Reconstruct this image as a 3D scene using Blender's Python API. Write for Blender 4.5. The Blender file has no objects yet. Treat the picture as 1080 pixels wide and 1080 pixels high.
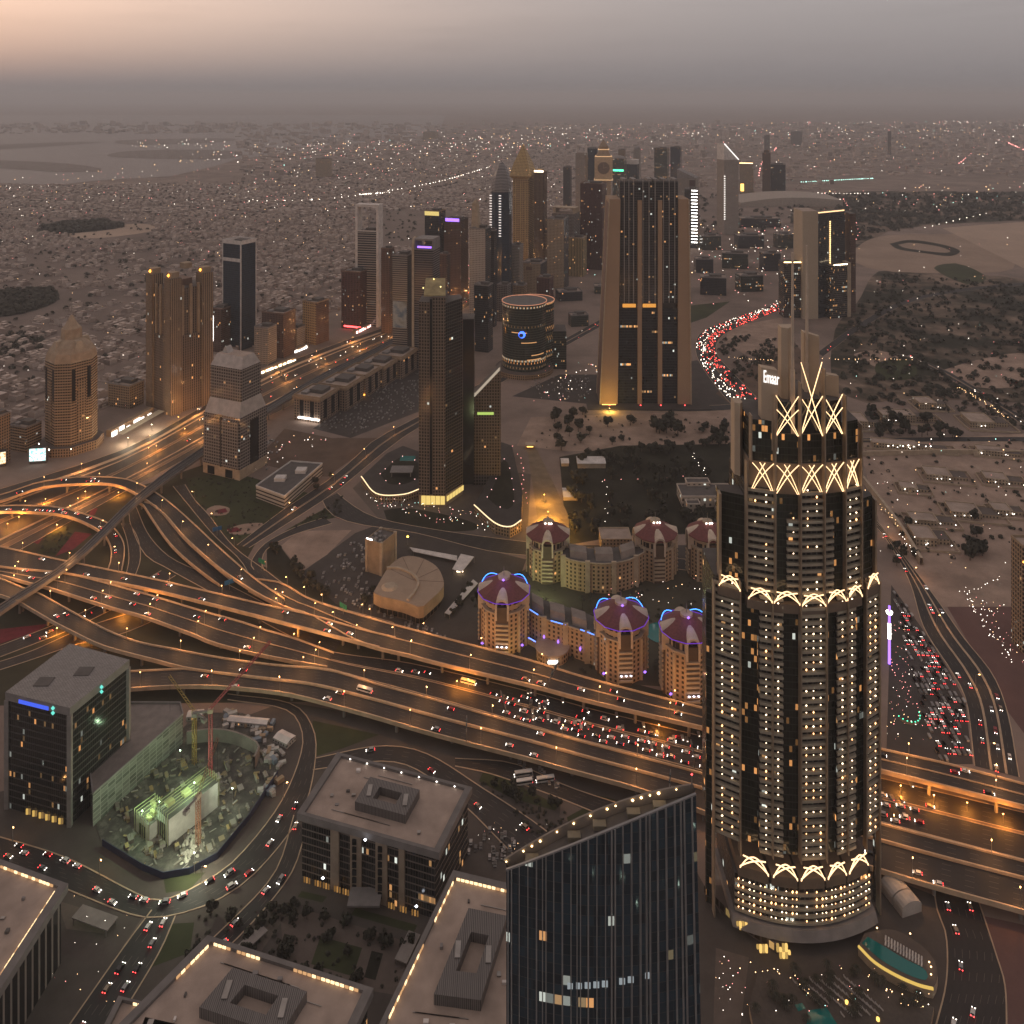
import bpy, math, random
from mathutils import Vector, geometry
random.seed(11)
R = math.radians
SC = bpy.context.scene
COL = SC.collection
H, F, YH, CX = 452.0, 883.0, 102.0, 540.0     # eye height, focal length in photo pixels, eye line, centre column

def P(px, py, z=0.0):
    D = F * (H - z) / (py - YH)
    return Vector(((px - CX) / F * D, D, z))
def dist(py, z=0.0): return F * (H - z) / (py - YH)
def zat(py, D): return H - (py - YH) * D / F
def xat(px, D): return (px - CX) / F * D

# ---------------------------------------------------------------- materials
MATS = {}
class NT:
    def __init__(s, mat):
        mat.use_nodes = True
        s.t = mat.node_tree; s.t.nodes.clear()
        s.out = s.t.nodes.new('ShaderNodeOutputMaterial')
    def n(s, typ, **kw):
        nd = s.t.nodes.new(typ)
        for k, v in kw.items(): setattr(nd, k, v)
        return nd
    def l(s, a, b): s.t.links.new(a, b)
    def put(s, sock, v):
        if isinstance(v, (int, float)): sock.default_value = v
        elif isinstance(v, (tuple, list)): sock.default_value = tuple(v) + ((1,) if len(v) == 3 and sock.type == 'RGBA' else ())
        else: s.l(v, sock)
    def m(s, op, a, b=None, c=None):
        nd = s.n('ShaderNodeMath', operation=op)
        s.put(nd.inputs[0], a)
        if b is not None: s.put(nd.inputs[1], b)
        if c is not None: s.put(nd.inputs[2], c)
        return nd.outputs[0]
    def mix(s, f, a, b):
        nd = s.n('ShaderNodeMix', data_type='RGBA')
        s.put(nd.inputs['Factor'], f); s.put(nd.inputs[6], a); s.put(nd.inputs[7], b)
        return nd.outputs[2]
    def noise(s, vec, scale, detail=3.0, rough=.55):
        nd = s.n('ShaderNodeTexNoise'); nd.inputs['Scale'].default_value = scale
        nd.inputs['Detail'].default_value = detail; nd.inputs['Roughness'].default_value = rough
        if vec is not None: s.l(vec, nd.inputs['Vector'])
        return nd.outputs['Fac']
    def pos(s):
        return s.n('ShaderNodeNewGeometry').outputs['Position']
    def ramp(s, fac, stops):
        nd = s.n('ShaderNodeValToRGB'); s.l(fac, nd.inputs[0])
        e = nd.color_ramp.elements
        while len(e) < len(stops): e.new(.5)
        for i, (p, c) in enumerate(stops): e[i].position = p; e[i].color = tuple(c) + (1,)
        return nd.outputs[0]
    def bsdf(s, col, rough=.8, metal=0.0, emit=None, es=0.0, spec=None):
        b = s.n('ShaderNodeBsdfPrincipled')
        s.put(b.inputs['Base Color'], col); s.put(b.inputs['Roughness'], rough); s.put(b.inputs['Metallic'], metal)
        if spec is not None: s.put(b.inputs['Specular IOR Level'], spec)
        if emit is not None:
            s.put(b.inputs['Emission Color'], emit); s.put(b.inputs['Emission Strength'], es)
        s.l(b.outputs[0], s.out.inputs['Surface'])
        return b

def newmat(name):
    m = bpy.data.materials.new(name); MATS[name] = m
    return m, NT(m)

def plain(name, col, rough=.8, metal=0.0, var=.18, scale=.15, spec=None):
    """solid paint / stone with a little mottling so that nothing is perfectly even"""
    if name in MATS: return MATS[name]
    m, t = newmat(name)
    p = t.pos()
    f = t.noise(p, scale, 4)
    a = tuple(c * (1 - var) for c in col); b = tuple(min(1, c * (1 + var)) for c in col)
    t.bsdf(t.ramp(f, [(.3, a), (.7, b)]), rough, metal, spec=spec)
    return m

def glow(name, col, s):
    if name in MATS: return MATS[name]
    m, t = newmat(name)
    e = t.n('ShaderNodeEmission'); t.put(e.inputs[0], col); e.inputs[1].default_value = s
    t.l(e.outputs[0], t.out.inputs['Surface'])
    m.cycles.emission_sampling = 'NONE'
    return m

def facade(name, wall, glass, bay=3.0, fl=3.5, ww=.6, wh=.55, lit=.05, es=1.2, litcol=(1, .62, .28), floorlit=0.0, groughness=.12, cool=.25):
    """wall with a grid of windows; a few of them lit. u runs along each face in metres, v is the height"""
    if name in MATS: return MATS[name]
    m, t = newmat(name)
    uv = t.n('ShaderNodeUVMap').outputs[0]
    sp = t.n('ShaderNodeSeparateXYZ'); t.l(uv, sp.inputs[0])
    u = t.m('ADD', t.m('DIVIDE', sp.outputs[0], bay), 100.0)
    v = t.m('DIVIDE', sp.outputs[1], fl)
    fu, fv = t.m('FRACT', u), t.m('FRACT', v)
    mu = t.m('LESS_THAN', t.m('ABSOLUTE', t.m('SUBTRACT', fu, .5)), ww / 2)
    mv = t.m('LESS_THAN', t.m('ABSOLUTE', t.m('SUBTRACT', fv, .5)), wh / 2)
    if ww >= 1: mu = 1.0
    if wh >= 1: mv = 1.0
    mask = t.m('MULTIPLY', mu, mv)
    rnd = t.n('ShaderNodeObjectInfo').outputs['Random']
    cb = t.n('ShaderNodeCombineXYZ')
    t.l(t.m('ADD', t.m('FLOOR', u), t.m('MULTIPLY', rnd, 977.0)), cb.inputs[0]); t.l(t.m('FLOOR', v), cb.inputs[1])
    wn = t.n('ShaderNodeTexWhiteNoise', noise_dimensions='2D'); t.l(cb.outputs[0], wn.inputs['Vector'])
    val = wn.outputs['Value']
    on = t.m('LESS_THAN', val, lit * .85)
    if floorlit > 0:
        cf = t.n('ShaderNodeCombineXYZ')
        t.l(t.m('FLOOR', t.m('DIVIDE', u, 7.0)), cf.inputs[0]); t.l(t.m('ADD', t.m('FLOOR', v), t.m('MULTIPLY', rnd, 531.0)), cf.inputs[1])
        wf = t.n('ShaderNodeTexWhiteNoise', noise_dimensions='2D'); t.l(cf.outputs[0], wf.inputs['Vector'])
        on = t.m('MAXIMUM', on, t.m('MULTIPLY', t.m('LESS_THAN', wf.outputs['Value'], floorlit), t.m('LESS_THAN', wn.outputs['Color'], .8)))
    sepc = t.n('ShaderNodeSeparateColor'); t.l(wn.outputs['Color'], sepc.inputs[0])
    stren = t.m('MULTIPLY', t.m('MULTIPLY', on, mask), t.m('MULTIPLY', t.m('ADD', t.m('POWER', sepc.outputs[1], 2.0), .12), es))
    lc = t.mix(t.m('LESS_THAN', sepc.outputs[2], cool), t.mix(sepc.outputs[1], litcol, (1, .42, .13)), (.85, .9, .8))
    p = t.pos()
    wv = t.noise(p, .06, 4)
    wcol = t.mix(wv, tuple(c * .8 for c in wall), tuple(c * 1.15 for c in wall))
    gcol = t.mix(sepc.outputs[0], tuple(c * .6 for c in glass), tuple(c * 1.4 for c in glass))
    t.bsdf(t.mix(mask, wcol, gcol), t.m('SUBTRACT', .8, t.m('MULTIPLY', mask, .8 - groughness)), 0.0, lc, stren, spec=.5)
    m.cycles.emission_sampling = 'NONE'
    return m

def rnd_mat(name, cols, rough=.85):
    """colour picked per object and per mesh island"""
    m, t = newmat(name)
    g = t.n('ShaderNodeNewGeometry'); o = t.n('ShaderNodeObjectInfo')
    f = t.m('FRACT', t.m('ADD', g.outputs['Random Per Island'], t.m('MULTIPLY', o.outputs['Random'], 7.31)))
    c = t.ramp(f, [(i / (len(cols) - 1), c) for i, c in enumerate(cols)])
    n = t.noise(t.pos(), .12, 4); t.bsdf(t.mix(t.m('MULTIPLY', n, .45), c, (.1, .085, .075)), rough, spec=.25)
    return m
# ---------------------------------------------------------------- mesh builder
class MB:
    def __init__(s): s.v = []; s.f = []; s.m = []
    def face(s, pts, mi=0):
        b = len(s.v); s.v.extend([tuple(p) for p in pts]); s.f.append(tuple(range(b, b + len(pts)))); s.m.append(mi)
    def box(s, x0, x1, y0, y1, z0, z1, mi=0, top=None, bottom=False):
        top = mi if top is None else top
        s.prism([(x0, y0), (x1, y0), (x1, y1), (x0, y1)], z0, z1, mi, top, bottom)
    def prism(s, poly, z0, z1, mi=0, top=None, bottom=False, poly2=None):
        """poly counter-clockwise from above; poly2 = outline at the top when it tapers"""
        top = mi if top is None else top
        q = poly2 or poly
        n = len(poly)
        for i in range(n):
            j = (i + 1) % n
            s.face([(poly[i][0], poly[i][1], z0), (poly[j][0], poly[j][1], z0), (q[j][0], q[j][1], z1), (q[i][0], q[i][1], z1)], mi)
        if top >= 0: s.cap(q, z1, top)
        if bottom: s.cap(poly[::-1], z0, mi)
    def cap(s, poly, z, mi=0):
        if len(poly) <= 4: s.face([(x, y, z) for x, y in poly], mi)
        else:
            vs = [Vector((p[0], p[1], 0)) for p in poly]
            for t in geometry.tessellate_polygon([vs]):
                a, b, c = [vs[i] for i in t]
                if (b - a).cross(c - a).z < 0: a, c = c, a
                s.face([(a.x, a.y, z), (b.x, b.y, z), (c.x, c.y, z)], mi)
    def bar(s, a, b, w, h=None, mi=0):
        """square bar from a to b"""
        a, b = Vector(a), Vector(b); h = h or w
        d = (b - a).normalized()
        sd = d.cross(Vector((0, 0, 1)))
        if sd.length < 1e-4: sd = Vector((1, 0, 0))
        sd.normalize(); up = sd.cross(d).normalized()
        c = [(-1, -1), (1, -1), (1, 1), (-1, 1)]
        A = [a + sd * (x * w / 2) + up * (y * h / 2) for x, y in c]; B = [b + sd * (x * w / 2) + up * (y * h / 2) for x, y in c]
        for i in range(4):
            j = (i + 1) % 4
            s.face([A[i], A[j], B[j], B[i]], mi)
        s.face(A[::-1], mi); s.face(B, mi)
    def path(s, pts, w, h=None, mi=0):
        for a, b in zip(pts, pts[1:]): s.bar(a, b, w, h, mi)
    def cyl(s, x, y, r0, r1, z0, z1, n=12, mi=0, top=None):
        p = [(x + r0 * math.cos(2 * math.pi * i / n), y + r0 * math.sin(2 * math.pi * i / n)) for i in range(n)]
        q = [(x + r1 * math.cos(2 * math.pi * i / n), y + r1 * math.sin(2 * math.pi * i / n)) for i in range(n)]
        s.prism(p, z0, z1, mi, top, poly2=q)
    def octa(s, x, y, z, r, mi=0, sz=1.0):
        t, b = (x, y, z + r * sz), (x, y, z - r * sz)
        e = [(x + r, y, z), (x, y + r, z), (x - r, y, z), (x, y - r, z)]
        for i in range(4):
            j = (i + 1) % 4
            s.face([e[i], e[j], t], mi); s.face([e[j], e[i], b], mi)
    def mesh(s, name, mats, smooth=False, uv=True):
        me = bpy.data.meshes.new(name)
        me.from_pydata(s.v, [], s.f)
        if not isinstance(mats, (list, tuple)): mats = [mats]
        for m in mats: me.materials.append(m)
        if len(mats) > 1: me.polygons.foreach_set('material_index', s.m)
        if uv:
            l = me.uv_layers.new(name='UVMap'); data = [0.0] * (2 * len(me.loops))
            for p in me.polygons:
                nx, ny, nz = p.normal
                if abs(nz) < .7:
                    k = math.hypot(nx, ny) or 1; tx, ty = -ny / k, nx / k
                    for li in p.loop_indices:
                        c = me.vertices[me.loops[li].vertex_index].co
                        data[2 * li] = c.x * tx + c.y * ty; data[2 * li + 1] = c.z
                else:
                    for li in p.loop_indices:
                        c = me.vertices[me.loops[li].vertex_index].co
                        data[2 * li] = c.x; data[2 * li + 1] = c.y
            l.data.foreach_set('uv', data)
        if smooth: me.polygons.foreach_set('use_smooth', [True] * len(me.polygons))
        return me
    def build(s, name, mats, parent=None, **kw):
        return link(name, s.mesh(name, mats, **kw), parent)

def link(name, me, parent=None):
    o = bpy.data.objects.new(name, me); COL.objects.link(o)
    if parent is not None: o.parent = parent
    return o
def tag(o, label, cat, group=None):
    o['label'] = label; o['category'] = cat
    if group: o['group'] = group
    return o
def thing(name, label, cat, loc=(0, 0, 0), rot=0.0, group=None):
    o = bpy.data.objects.new(name, None); COL.objects.link(o)
    o.location = loc; o.rotation_euler = (0, 0, rot); o.empty_display_size = 2
    return tag(o, label, cat, group)
def stuff(o): o['kind'] = 'stuff'; return o
def struct(o): o['kind'] = 'structure'; return o
KIDS = {}
def dup(src, loc, rot, label=None, cat=None, group=None, scale=None, swap=None):
    """copy of a thing with copies of its parts; swap = {part name: material}"""
    if src.name not in KIDS: KIDS[src.name] = [(c, [g for g in c.children]) for c in src.children]
    r = src.copy(); COL.objects.link(r); r.location = loc; r.rotation_euler = (0, 0, rot)
    if scale: r.scale = scale if isinstance(scale, (tuple, list)) else (scale,) * 3
    if label: r['label'] = label
    if cat: r['category'] = cat
    if group: r['group'] = group
    for c, gs in KIDS[src.name]:
        k = c.copy(); COL.objects.link(k); k.parent = r
        for g in gs:
            d = g.copy(); COL.objects.link(d); d.parent = k
    return r

# ---------------------------------------------------------------- curves
def spline(pts, n):
    """Catmull-Rom through 3-D points, n samples evenly spaced by length"""
    pts = [Vector(p) for p in pts]
    if len(pts) == 2: return [pts[0].lerp(pts[1], i / (n - 1)) for i in range(n)]
    q = [pts[0] * 2 - pts[1]] + pts + [pts[-1] * 2 - pts[-2]]
    d = []
    for i in range(1, len(q) - 2):
        for k in range(16):
            t = k / 16
            a, b, c, e = q[i - 1], q[i], q[i + 1], q[i + 2]
            d.append(.5 * ((2 * b) + (c - a) * t + (2 * a - 5 * b + 4 * c - e) * t * t + (3 * b - a - 3 * c + e) * t ** 3))
    d.append(pts[-1])
    L = [0]
    for a, b in zip(d, d[1:]): L.append(L[-1] + (b - a).length)
    out = []; j = 0
    for i in range(n):
        s = L[-1] * i / (n - 1)
        while j < len(L) - 2 and L[j + 1] < s: j += 1
        t = (s - L[j]) / max(1e-6, L[j + 1] - L[j])
        out.append(d[j].lerp(d[j + 1], min(1, max(0, t))))
    return out
def edge(px, z, n):
    """photo edge -> world edge; z one height or one per control point"""
    zs = z if isinstance(z, (list, tuple)) else [z] * len(px)
    return spline([P(x, y, k) for (x, y), k in zip(px, zs)], n)
def zlist(z, n):
    if not isinstance(z, (list, tuple)): return z
    m = len(z) - 1
    out = []
    for i in range(n):
        t = i / (n - 1) * m; k = min(int(t), m - 1)
        out.append(z[k] + (z[k + 1] - z[k]) * (t - k))
    return out
HAZE_D = 5.9e-5; SKY_S = 1.0
# ---------------------------------------------------------------- setting: ground, water, patches
def ground_mat():
    m, t = newmat('ground')
    p = t.pos()
    big = t.noise(p, .0011, 5, .6); mid = t.noise(p, .009, 5, .6); fine = t.noise(p, .11, 4, .6)
    c = t.ramp(big, [(.32, (.2, .15, .126)), (.5, (.285, .215, .178)), (.68, (.345, .265, .22))])
    c = t.mix(t.m('MULTIPLY', t.ramp(mid, [(.42, (0, 0, 0)), (.62, (1, 1, 1))]), .55), c, (.105, .085, .072))
    c = t.mix(t.m('MULTIPLY', fine, .4), c, (.14, .1, .078))
    t.bsdf(c, .95, spec=.2)
    return m
ground_mat()
def sheet(name, x0, x1, y0, y1, z, mat):
    b = MB(); b.face([(x0, y0, z), (x1, y0, z), (x1, y1, z), (x0, y1, z)]); return struct(b.build(name, mat, uv=False))
sheet('ground', -60000, 60000, -1500, 62000, 0, MATS['ground'])

def sand(name, col, var=.22, scale=.02):
    if name in MATS: return MATS[name]
    m, t = newmat(name); p = t.pos()
    f = t.noise(p, scale, 6, .65); g = t.noise(p, scale * 14, 3)
    a = tuple(c * (1 - var) for c in col); b = tuple(c * (1 + var) for c in col)
    t.bsdf(t.mix(t.m('MULTIPLY', g, .5), t.ramp(f, [(.33, a), (.67, b)]), tuple(c * .72 for c in col)), .95, spec=.2)
    return m
SAND = sand('sand', (.34, .245, .19), .34, .03); SANDP = sand('pale sand', (.42, .31, .235), .16, .006); EARTH = sand('dark earth', (.13, .088, .064), .3, .03)
LAWN = sand('lawn', (.05, .056, .026), .35); DARKGREEN = sand('undergrowth', (.03, .028, .019), .5, .03)
m, t = newmat('woodland floor'); p_ = t.pos(); t.bsdf(t.mix(t.ramp(t.noise(p_, .006, 6, .65), [(.45, (0, 0, 0)), (.6, (1, 1, 1))]), (.034, .032, .021), t.ramp(t.noise(p_, .03, 4), [(.4, (.16, .115, .085)), (.65, (.27, .2, .15))])), .95, spec=.2)
PAVE = sand('paving', (.13, .105, .09), .15, .08); LOT = sand('tarmac lot', (.075, .064, .058), .2, .06)
BED = sand('red bedding', (.17, .03, .04), .3, .2); PAVER = sand('red pavers', (.15, .085, .075), .12, .05)
m, t = newmat('water'); b_ = t.bsdf((.27, .24, .225), .7, spec=.15)
m, t = newmat('pool water'); t.bsdf((.01, .16, .15), .1, spec=.5)

def patch(name, px, mat, z=.06, smooth=0, world=False):
    if z >= .2 and not smooth and len(px) > 3 and name != 'sea' and name != 'construction_site': smooth = 4
    pts = [Vector(p) for p in px] if world else [P(x, y, 0) for x, y in px]
    if smooth:
        n = len(pts); q = spline([pts[-1]] + pts + [pts[0], pts[1]], (n + 2) * smooth + 1)[smooth:-smooth]; pts = q[:-1]
    b = MB(); b.cap([(p.x, p.y) for p in pts], z)
    return struct(b.build(name, mat, uv=False))

# far water, islands and the coast
patch('sea', [(-900, 181), (-300, 189), (0, 193), (60, 195), (110, 190), (180, 186), (225, 176), (250, 168), (330, 158), (460, 146), (470, 121.5), (-900, 121.5)], MATS['water'], 1.0)
for q in ([(-200, 172), (0, 178), (60, 182), (110, 181), (90, 175), (20, 170), (-200, 163)], [(-120, 159), (40, 151), (110, 150), (30, 156), (-120, 164)],
          [(120, 166), (235, 168), (250, 160), (190, 158), (130, 160)], [(130, 148), (240, 146), (235, 150), (140, 153)]):
    patch('sand_island', q, sand('island', (.2, .165, .145)), 2.2)
patch('district_ground', [(-80, 452), (40, 402), (200, 345), (330, 315), (440, 285), (500, 235), (560, 180), (330, 168), (240, 200), (-80, 205)], sand('district ground', (.18, .137, .115), .3, .004), .19)
patch('coastal_park', [(40, 240), (110, 232), (130, 240), (60, 247)], DARKGREEN, .5)
patch('sand_lot', [(75, 243), (150, 236), (160, 244), (90, 252)], SANDP, .45)
patch('woodland_floor', [(-30, 318), (10, 306), (55, 305), (60, 318), (20, 332), (-30, 335)], DARKGREEN, .3)
patch('desert', [(985, 258), (1000, 240), (1300, 228), (1300, 330), (1060, 284)], SANDP, .3)
patch('desert', [(900, 268), (925, 250), (990, 247), (1040, 250), (1070, 282), (1000, 288), (920, 284)], sand('desert', (.33, .24, .18), .2, .006), .28)
def track():
    o, i = spline([P(x, y, .5) for x, y in [(938, 257), (960, 253), (990, 257), (1012, 264), (1002, 270), (975, 267), (948, 263), (938, 257)]], 40), spline([P(x, y, .5) for x, y in [(947, 258), (962, 256), (988, 259.5), (1002, 264.5), (996, 266.5), (975, 264.5), (955, 261.5), (947, 258)]], 40)
    struct(ribbon(o, i, 0, DARKGREEN, 'desert_track'))
TRACK = track
patch('woodland_floor', [(898, 262), (860, 205), (1080, 202), (1300, 200), (1300, 222), (1000, 236), (930, 246)], MATS['woodland floor'], .25)
patch('woodland_floor', [(880, 350), (905, 318), (930, 285), (1000, 290), (1060, 292), (1300, 330), (1300, 430), (1080, 425), (960, 420), (885, 420)], MATS['woodland floor'], .2)
patch('sand_lot', [(900, 375), (930, 370), (960, 385), (940, 392)], SAND, .26); patch('sand_lot', [(990, 392), (1080, 372), (1080, 405), (1020, 408)], SAND, .26)
patch('lawn', [(985, 283), (1010, 278), (1040, 292), (1020, 300)], LAWN, .3); patch('lawn', [(925, 383), (960, 380), (965, 398), (930, 400)], LAWN, .3)
patch('sand_lot', [(560, 440), (800, 432), (800, 470), (600, 476), (545, 470)], SAND, .05)
patch('sand_lot', [(540, 418), (640, 428), (720, 432), (800, 425), (790, 400), (735, 380), (640, 395), (590, 395)], LOT, .045)
patch('orchard_floor', [(590, 482), (655, 470), (785, 468), (785, 562), (655, 565), (598, 575)], DARKGREEN, .06)
patch('sand_lot', [(905, 468), (1100, 456), (1100, 640), (985, 640), (930, 560)], SAND, .05)
patch('sand_lot', [(755, 415), (800, 380), (830, 350), (860, 390), (830, 430), (790, 440)], EARTH, .05)
patch('sand_lot', [(768, 345), (825, 335), (830, 372), (790, 376), (765, 362)], SAND, .06)
patch('lawn', [(700, 325), (770, 318), (745, 335), (715, 345)], LAWN, .06)
# interchange greens
patch('verge', [(-60, 560), (60, 545), (150, 512), (215, 490), (300, 520), (260, 590), (420, 655), (760, 745), (760, 845), (560, 806), (330, 740), (-60, 745)], sand('verge soil', (.05, .046, .028), .4), .03)
patch('lawn', [(49, 563), (83, 551), (60, 586), (40, 583.6)], LAWN, .055)
for q in ([(79, 561), (97, 563), (78, 579), (58, 587)], [(28, 570), (46, 567), (40, 574)], [(97, 537), (103, 536), (100, 543), (92, 545)], [(0, 663.6), (51, 658), (41, 665), (0, 679)],
          [(228, 538), (238, 536), (240, 540), (230, 542)], [(239, 558), (250, 556), (255, 560), (243, 562)]):
    patch('flower_bed', q, BED, .085)
patch('lawn', [(196, 505), (245, 498), (325, 520), (252, 573), (215, 545)], LAWN, .05)
patch('sand_bed', [(217, 538), (228, 533), (242, 536), (238, 543), (220, 543)], SAND, .07, 3); patch('sand_bed', [(238, 560), (255, 553), (278, 552), (270, 561), (250, 564)], SAND, .07, 3)
patch('lawn', [(300, 560), (345, 535), (362, 522), (358, 545), (325, 552)], LAWN, .05)
patch('sand_lot', [(296, 576), (315, 560), (371, 559), (345, 585), (318, 603)], SAND, .07)
patch('garden', [(281, 575), (296, 577), (316, 603), (358, 640), (335, 632), (282, 602)], DARKGREEN, .065)
patch('car_park', [(318, 604), (375, 562), (400, 553), (555, 590), (520, 690), (400, 655), (352, 636)], LOT, .05)
patch('sand_lot', [(268, 488), (300, 452), (350, 462), (402, 462), (345, 503), (322, 500)], EARTH, .06)
patch('car_park', [(330, 452), (400, 405), (452, 385), (452, 430), (370, 462)], LOT, .05)
patch('resort_garden', [(500, 625), (600, 580), (780, 610), (780, 730), (640, 720), (520, 690)], sand('garden paving', (.08, .07, .05), .3), .05)
patch('car_park', [(590, 605), (640, 590), (780, 600), (780, 575), (600, 575)], LOT, .06)
patch('pavement', [(372, 515), (412, 478), (470, 490), (560, 500), (556, 572), (500, 565), (400, 548)], PAVE, .055)
patch('roundabout_garden', [(400, 541), (430, 536), (490, 548), (505, 558), (470, 560), (420, 552)], DARKGREEN, .08, 4)
patch('flower_bed', [(354, 546), (367, 542), (400, 553), (370, 551)], BED, .09)
# foreground ground
patch('plaza', [(-60, 850), (140, 800), (300, 740), (540, 780), (690, 840), (780, 1000), (780, 1200), (-60, 1200)], sand('plaza paving', (.095, .08, .07), .2, .05), .04)
patch('pavement', [(935, 925), (1000, 950), (1010, 1000), (1000, 1090), (760, 1200), (760, 950)], sand('plaza paving', (.1, .1, .1)), .05)
patch('pavement', [(1036, 966), (1052, 1008), (1062, 1085), (1100, 1085), (1100, 980)], PAVER, .07)
patch('car_park', [(940, 617), (974, 665), (1002, 709), (1018, 740), (1026, 806), (985, 806), (935, 790)], LOT, .05)
patch('pavement', [(975, 600), (1100, 590), (1100, 800), (1064, 752), (1020, 675)], PAVER, .045)
for q in ([(509, 815), (530, 820), (590, 850), (585, 855), (540, 842), (505, 824)], [(598, 862), (620, 850), (632, 865), (600, 872)], [(628, 838), (660, 846), (640, 862)], [(545, 865), (590, 885), (600, 900), (560, 885)],
          [(168, 975), (205, 973), (200, 1005), (160, 1020)], [(172, 925), (217, 920), (200, 938), (175, 942)], [(335, 990), (380, 1000), (372, 1030), (330, 1020)], [(330, 760), (400, 775), (360, 790), (325, 800)]):
    patch('lawn', q, LAWN, .09)

# ---------------------------------------------------------------- roads
def asphalt(name, base, lane=3.7, line=.16):
    m, t = newmat(name)
    uv = t.n('ShaderNodeUVMap').outputs[0]; sp = t.n('ShaderNodeSeparateXYZ'); t.l(uv, sp.inputs[0])
    p = t.pos(); f = t.noise(p, .03, 5, .6); g = t.noise(p, .7, 3)
    col = t.ramp(f, [(.3, tuple(c * .8 for c in base)), (.7, tuple(c * 1.25 for c in base))])
    col = t.mix(t.m('MULTIPLY', g, .35), col, tuple(c * .7 for c in base))
    fu = t.m('FRACT', t.m('DIVIDE', sp.outputs[0], lane)); fv = t.m('FRACT', t.m('DIVIDE', sp.outputs[1], 12.0))
    ln = t.m('MULTIPLY', t.m('LESS_THAN', fu, line / lane), t.m('LESS_THAN', fv, .4))
    wear = t.m('MULTIPLY', t.m('ABSOLUTE', t.m('SUBTRACT', fu, .5)), .5)       # tyre-polished lanes
    col = t.mix(wear, col, tuple(c * .6 for c in base))
    t.bsdf(t.mix(t.m('MULTIPLY', ln, .4), col, (.4, .36, .3)), .75, spec=.35)
    return m
ASPH = asphalt('asphalt', (.032, .028, .027)); ASPH2 = asphalt('worn asphalt', (.045, .037, .033))
CONC = plain('deck concrete', (.5, .36, .235), .85); KERB = plain('kerb stone', (.42, .31, .21), .85); DCONC = plain('grey concrete', (.2, .175, .155), .85)

ROADS = {}
def ribbon(Lp, Rp, z=0.0, mats=None, name='road', parent=None):
    n = len(Lp); v = []; f = []; uv = []; s = 0
    for i in range(n):
        if i: s += ((Lp[i] + Rp[i]) / 2 - (Lp[i - 1] + Rp[i - 1]) / 2).length
        w = (Rp[i] - Lp[i]).length
        v += [(Lp[i].x, Lp[i].y, Lp[i].z + z), (Rp[i].x, Rp[i].y, Rp[i].z + z)]; uv += [(0, s), (w, s)]
    for i in range(n - 1): f.append((2 * i, 2 * i + 1, 2 * i + 3, 2 * i + 2))
    me = bpy.data.meshes.new(name); me.from_pydata(v, [], f); me.materials.append(mats)
    if n > 1 and me.polygons[0].normal.z < 0: me.flip_normals()
    l = me.uv_layers.new(name='UVMap')
    for lo in me.loops: l.data[lo.index].uv = uv[lo.vertex_index]
    return link(name, me, parent)
def wall_strip(pts, w, h, z0=0.0):
    """low wall following pts"""
    b = MB(); n = len(pts); A = []; B = []
    for i in range(n):
        d = pts[min(i + 1, n - 1)] - pts[max(i - 1, 0)]; d.z = 0; d.normalize(); sd = Vector((-d.y, d.x, 0)) * (w / 2)
        A.append(pts[i] + sd); B.append(pts[i] - sd)
    up = Vector((0, 0, z0)); tp = Vector((0, 0, z0 + h))
    for i in range(n - 1):
        b.face([A[i + 1] + up, A[i] + up, A[i] + tp, A[i + 1] + tp]); b.face([B[i] + up, B[i + 1] + up, B[i + 1] + tp, B[i] + tp])
        b.face([A[i] + tp, B[i] + tp, B[i + 1] + tp, A[i + 1] + tp])
    return b
def road(name, L, Rr, n=30, z=.12, mat=None, medians=(), kerb=True):
    Lp, Rp = edge(L, 0, n), edge(Rr, 0, n)
    o = struct(ribbon(Lp, Rp, z, mat or ASPH, name)); ROADS[name + '#' + str(len(ROADS))] = (Lp, Rp, z)
    if kerb:
        for e in (Lp, Rp): wall_strip(e, .7, .28).build('kerb', KERB, o, uv=False)
    for a, c in medians:
        A = [p.lerp(q, a) for p, q in zip(Lp, Rp)]; C = [p.lerp(q, c) for p, q in zip(Lp, Rp)]
        m = ribbon(A, C, z + .2, KERB if c - a < .05 else sand('median soil', (.17, .12, .085)), 'median', o)
        for e in (A, C): wall_strip(e, .5, z + .26).build('kerb', KERB, m, uv=False)
    return (Lp, Rp, z)
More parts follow.
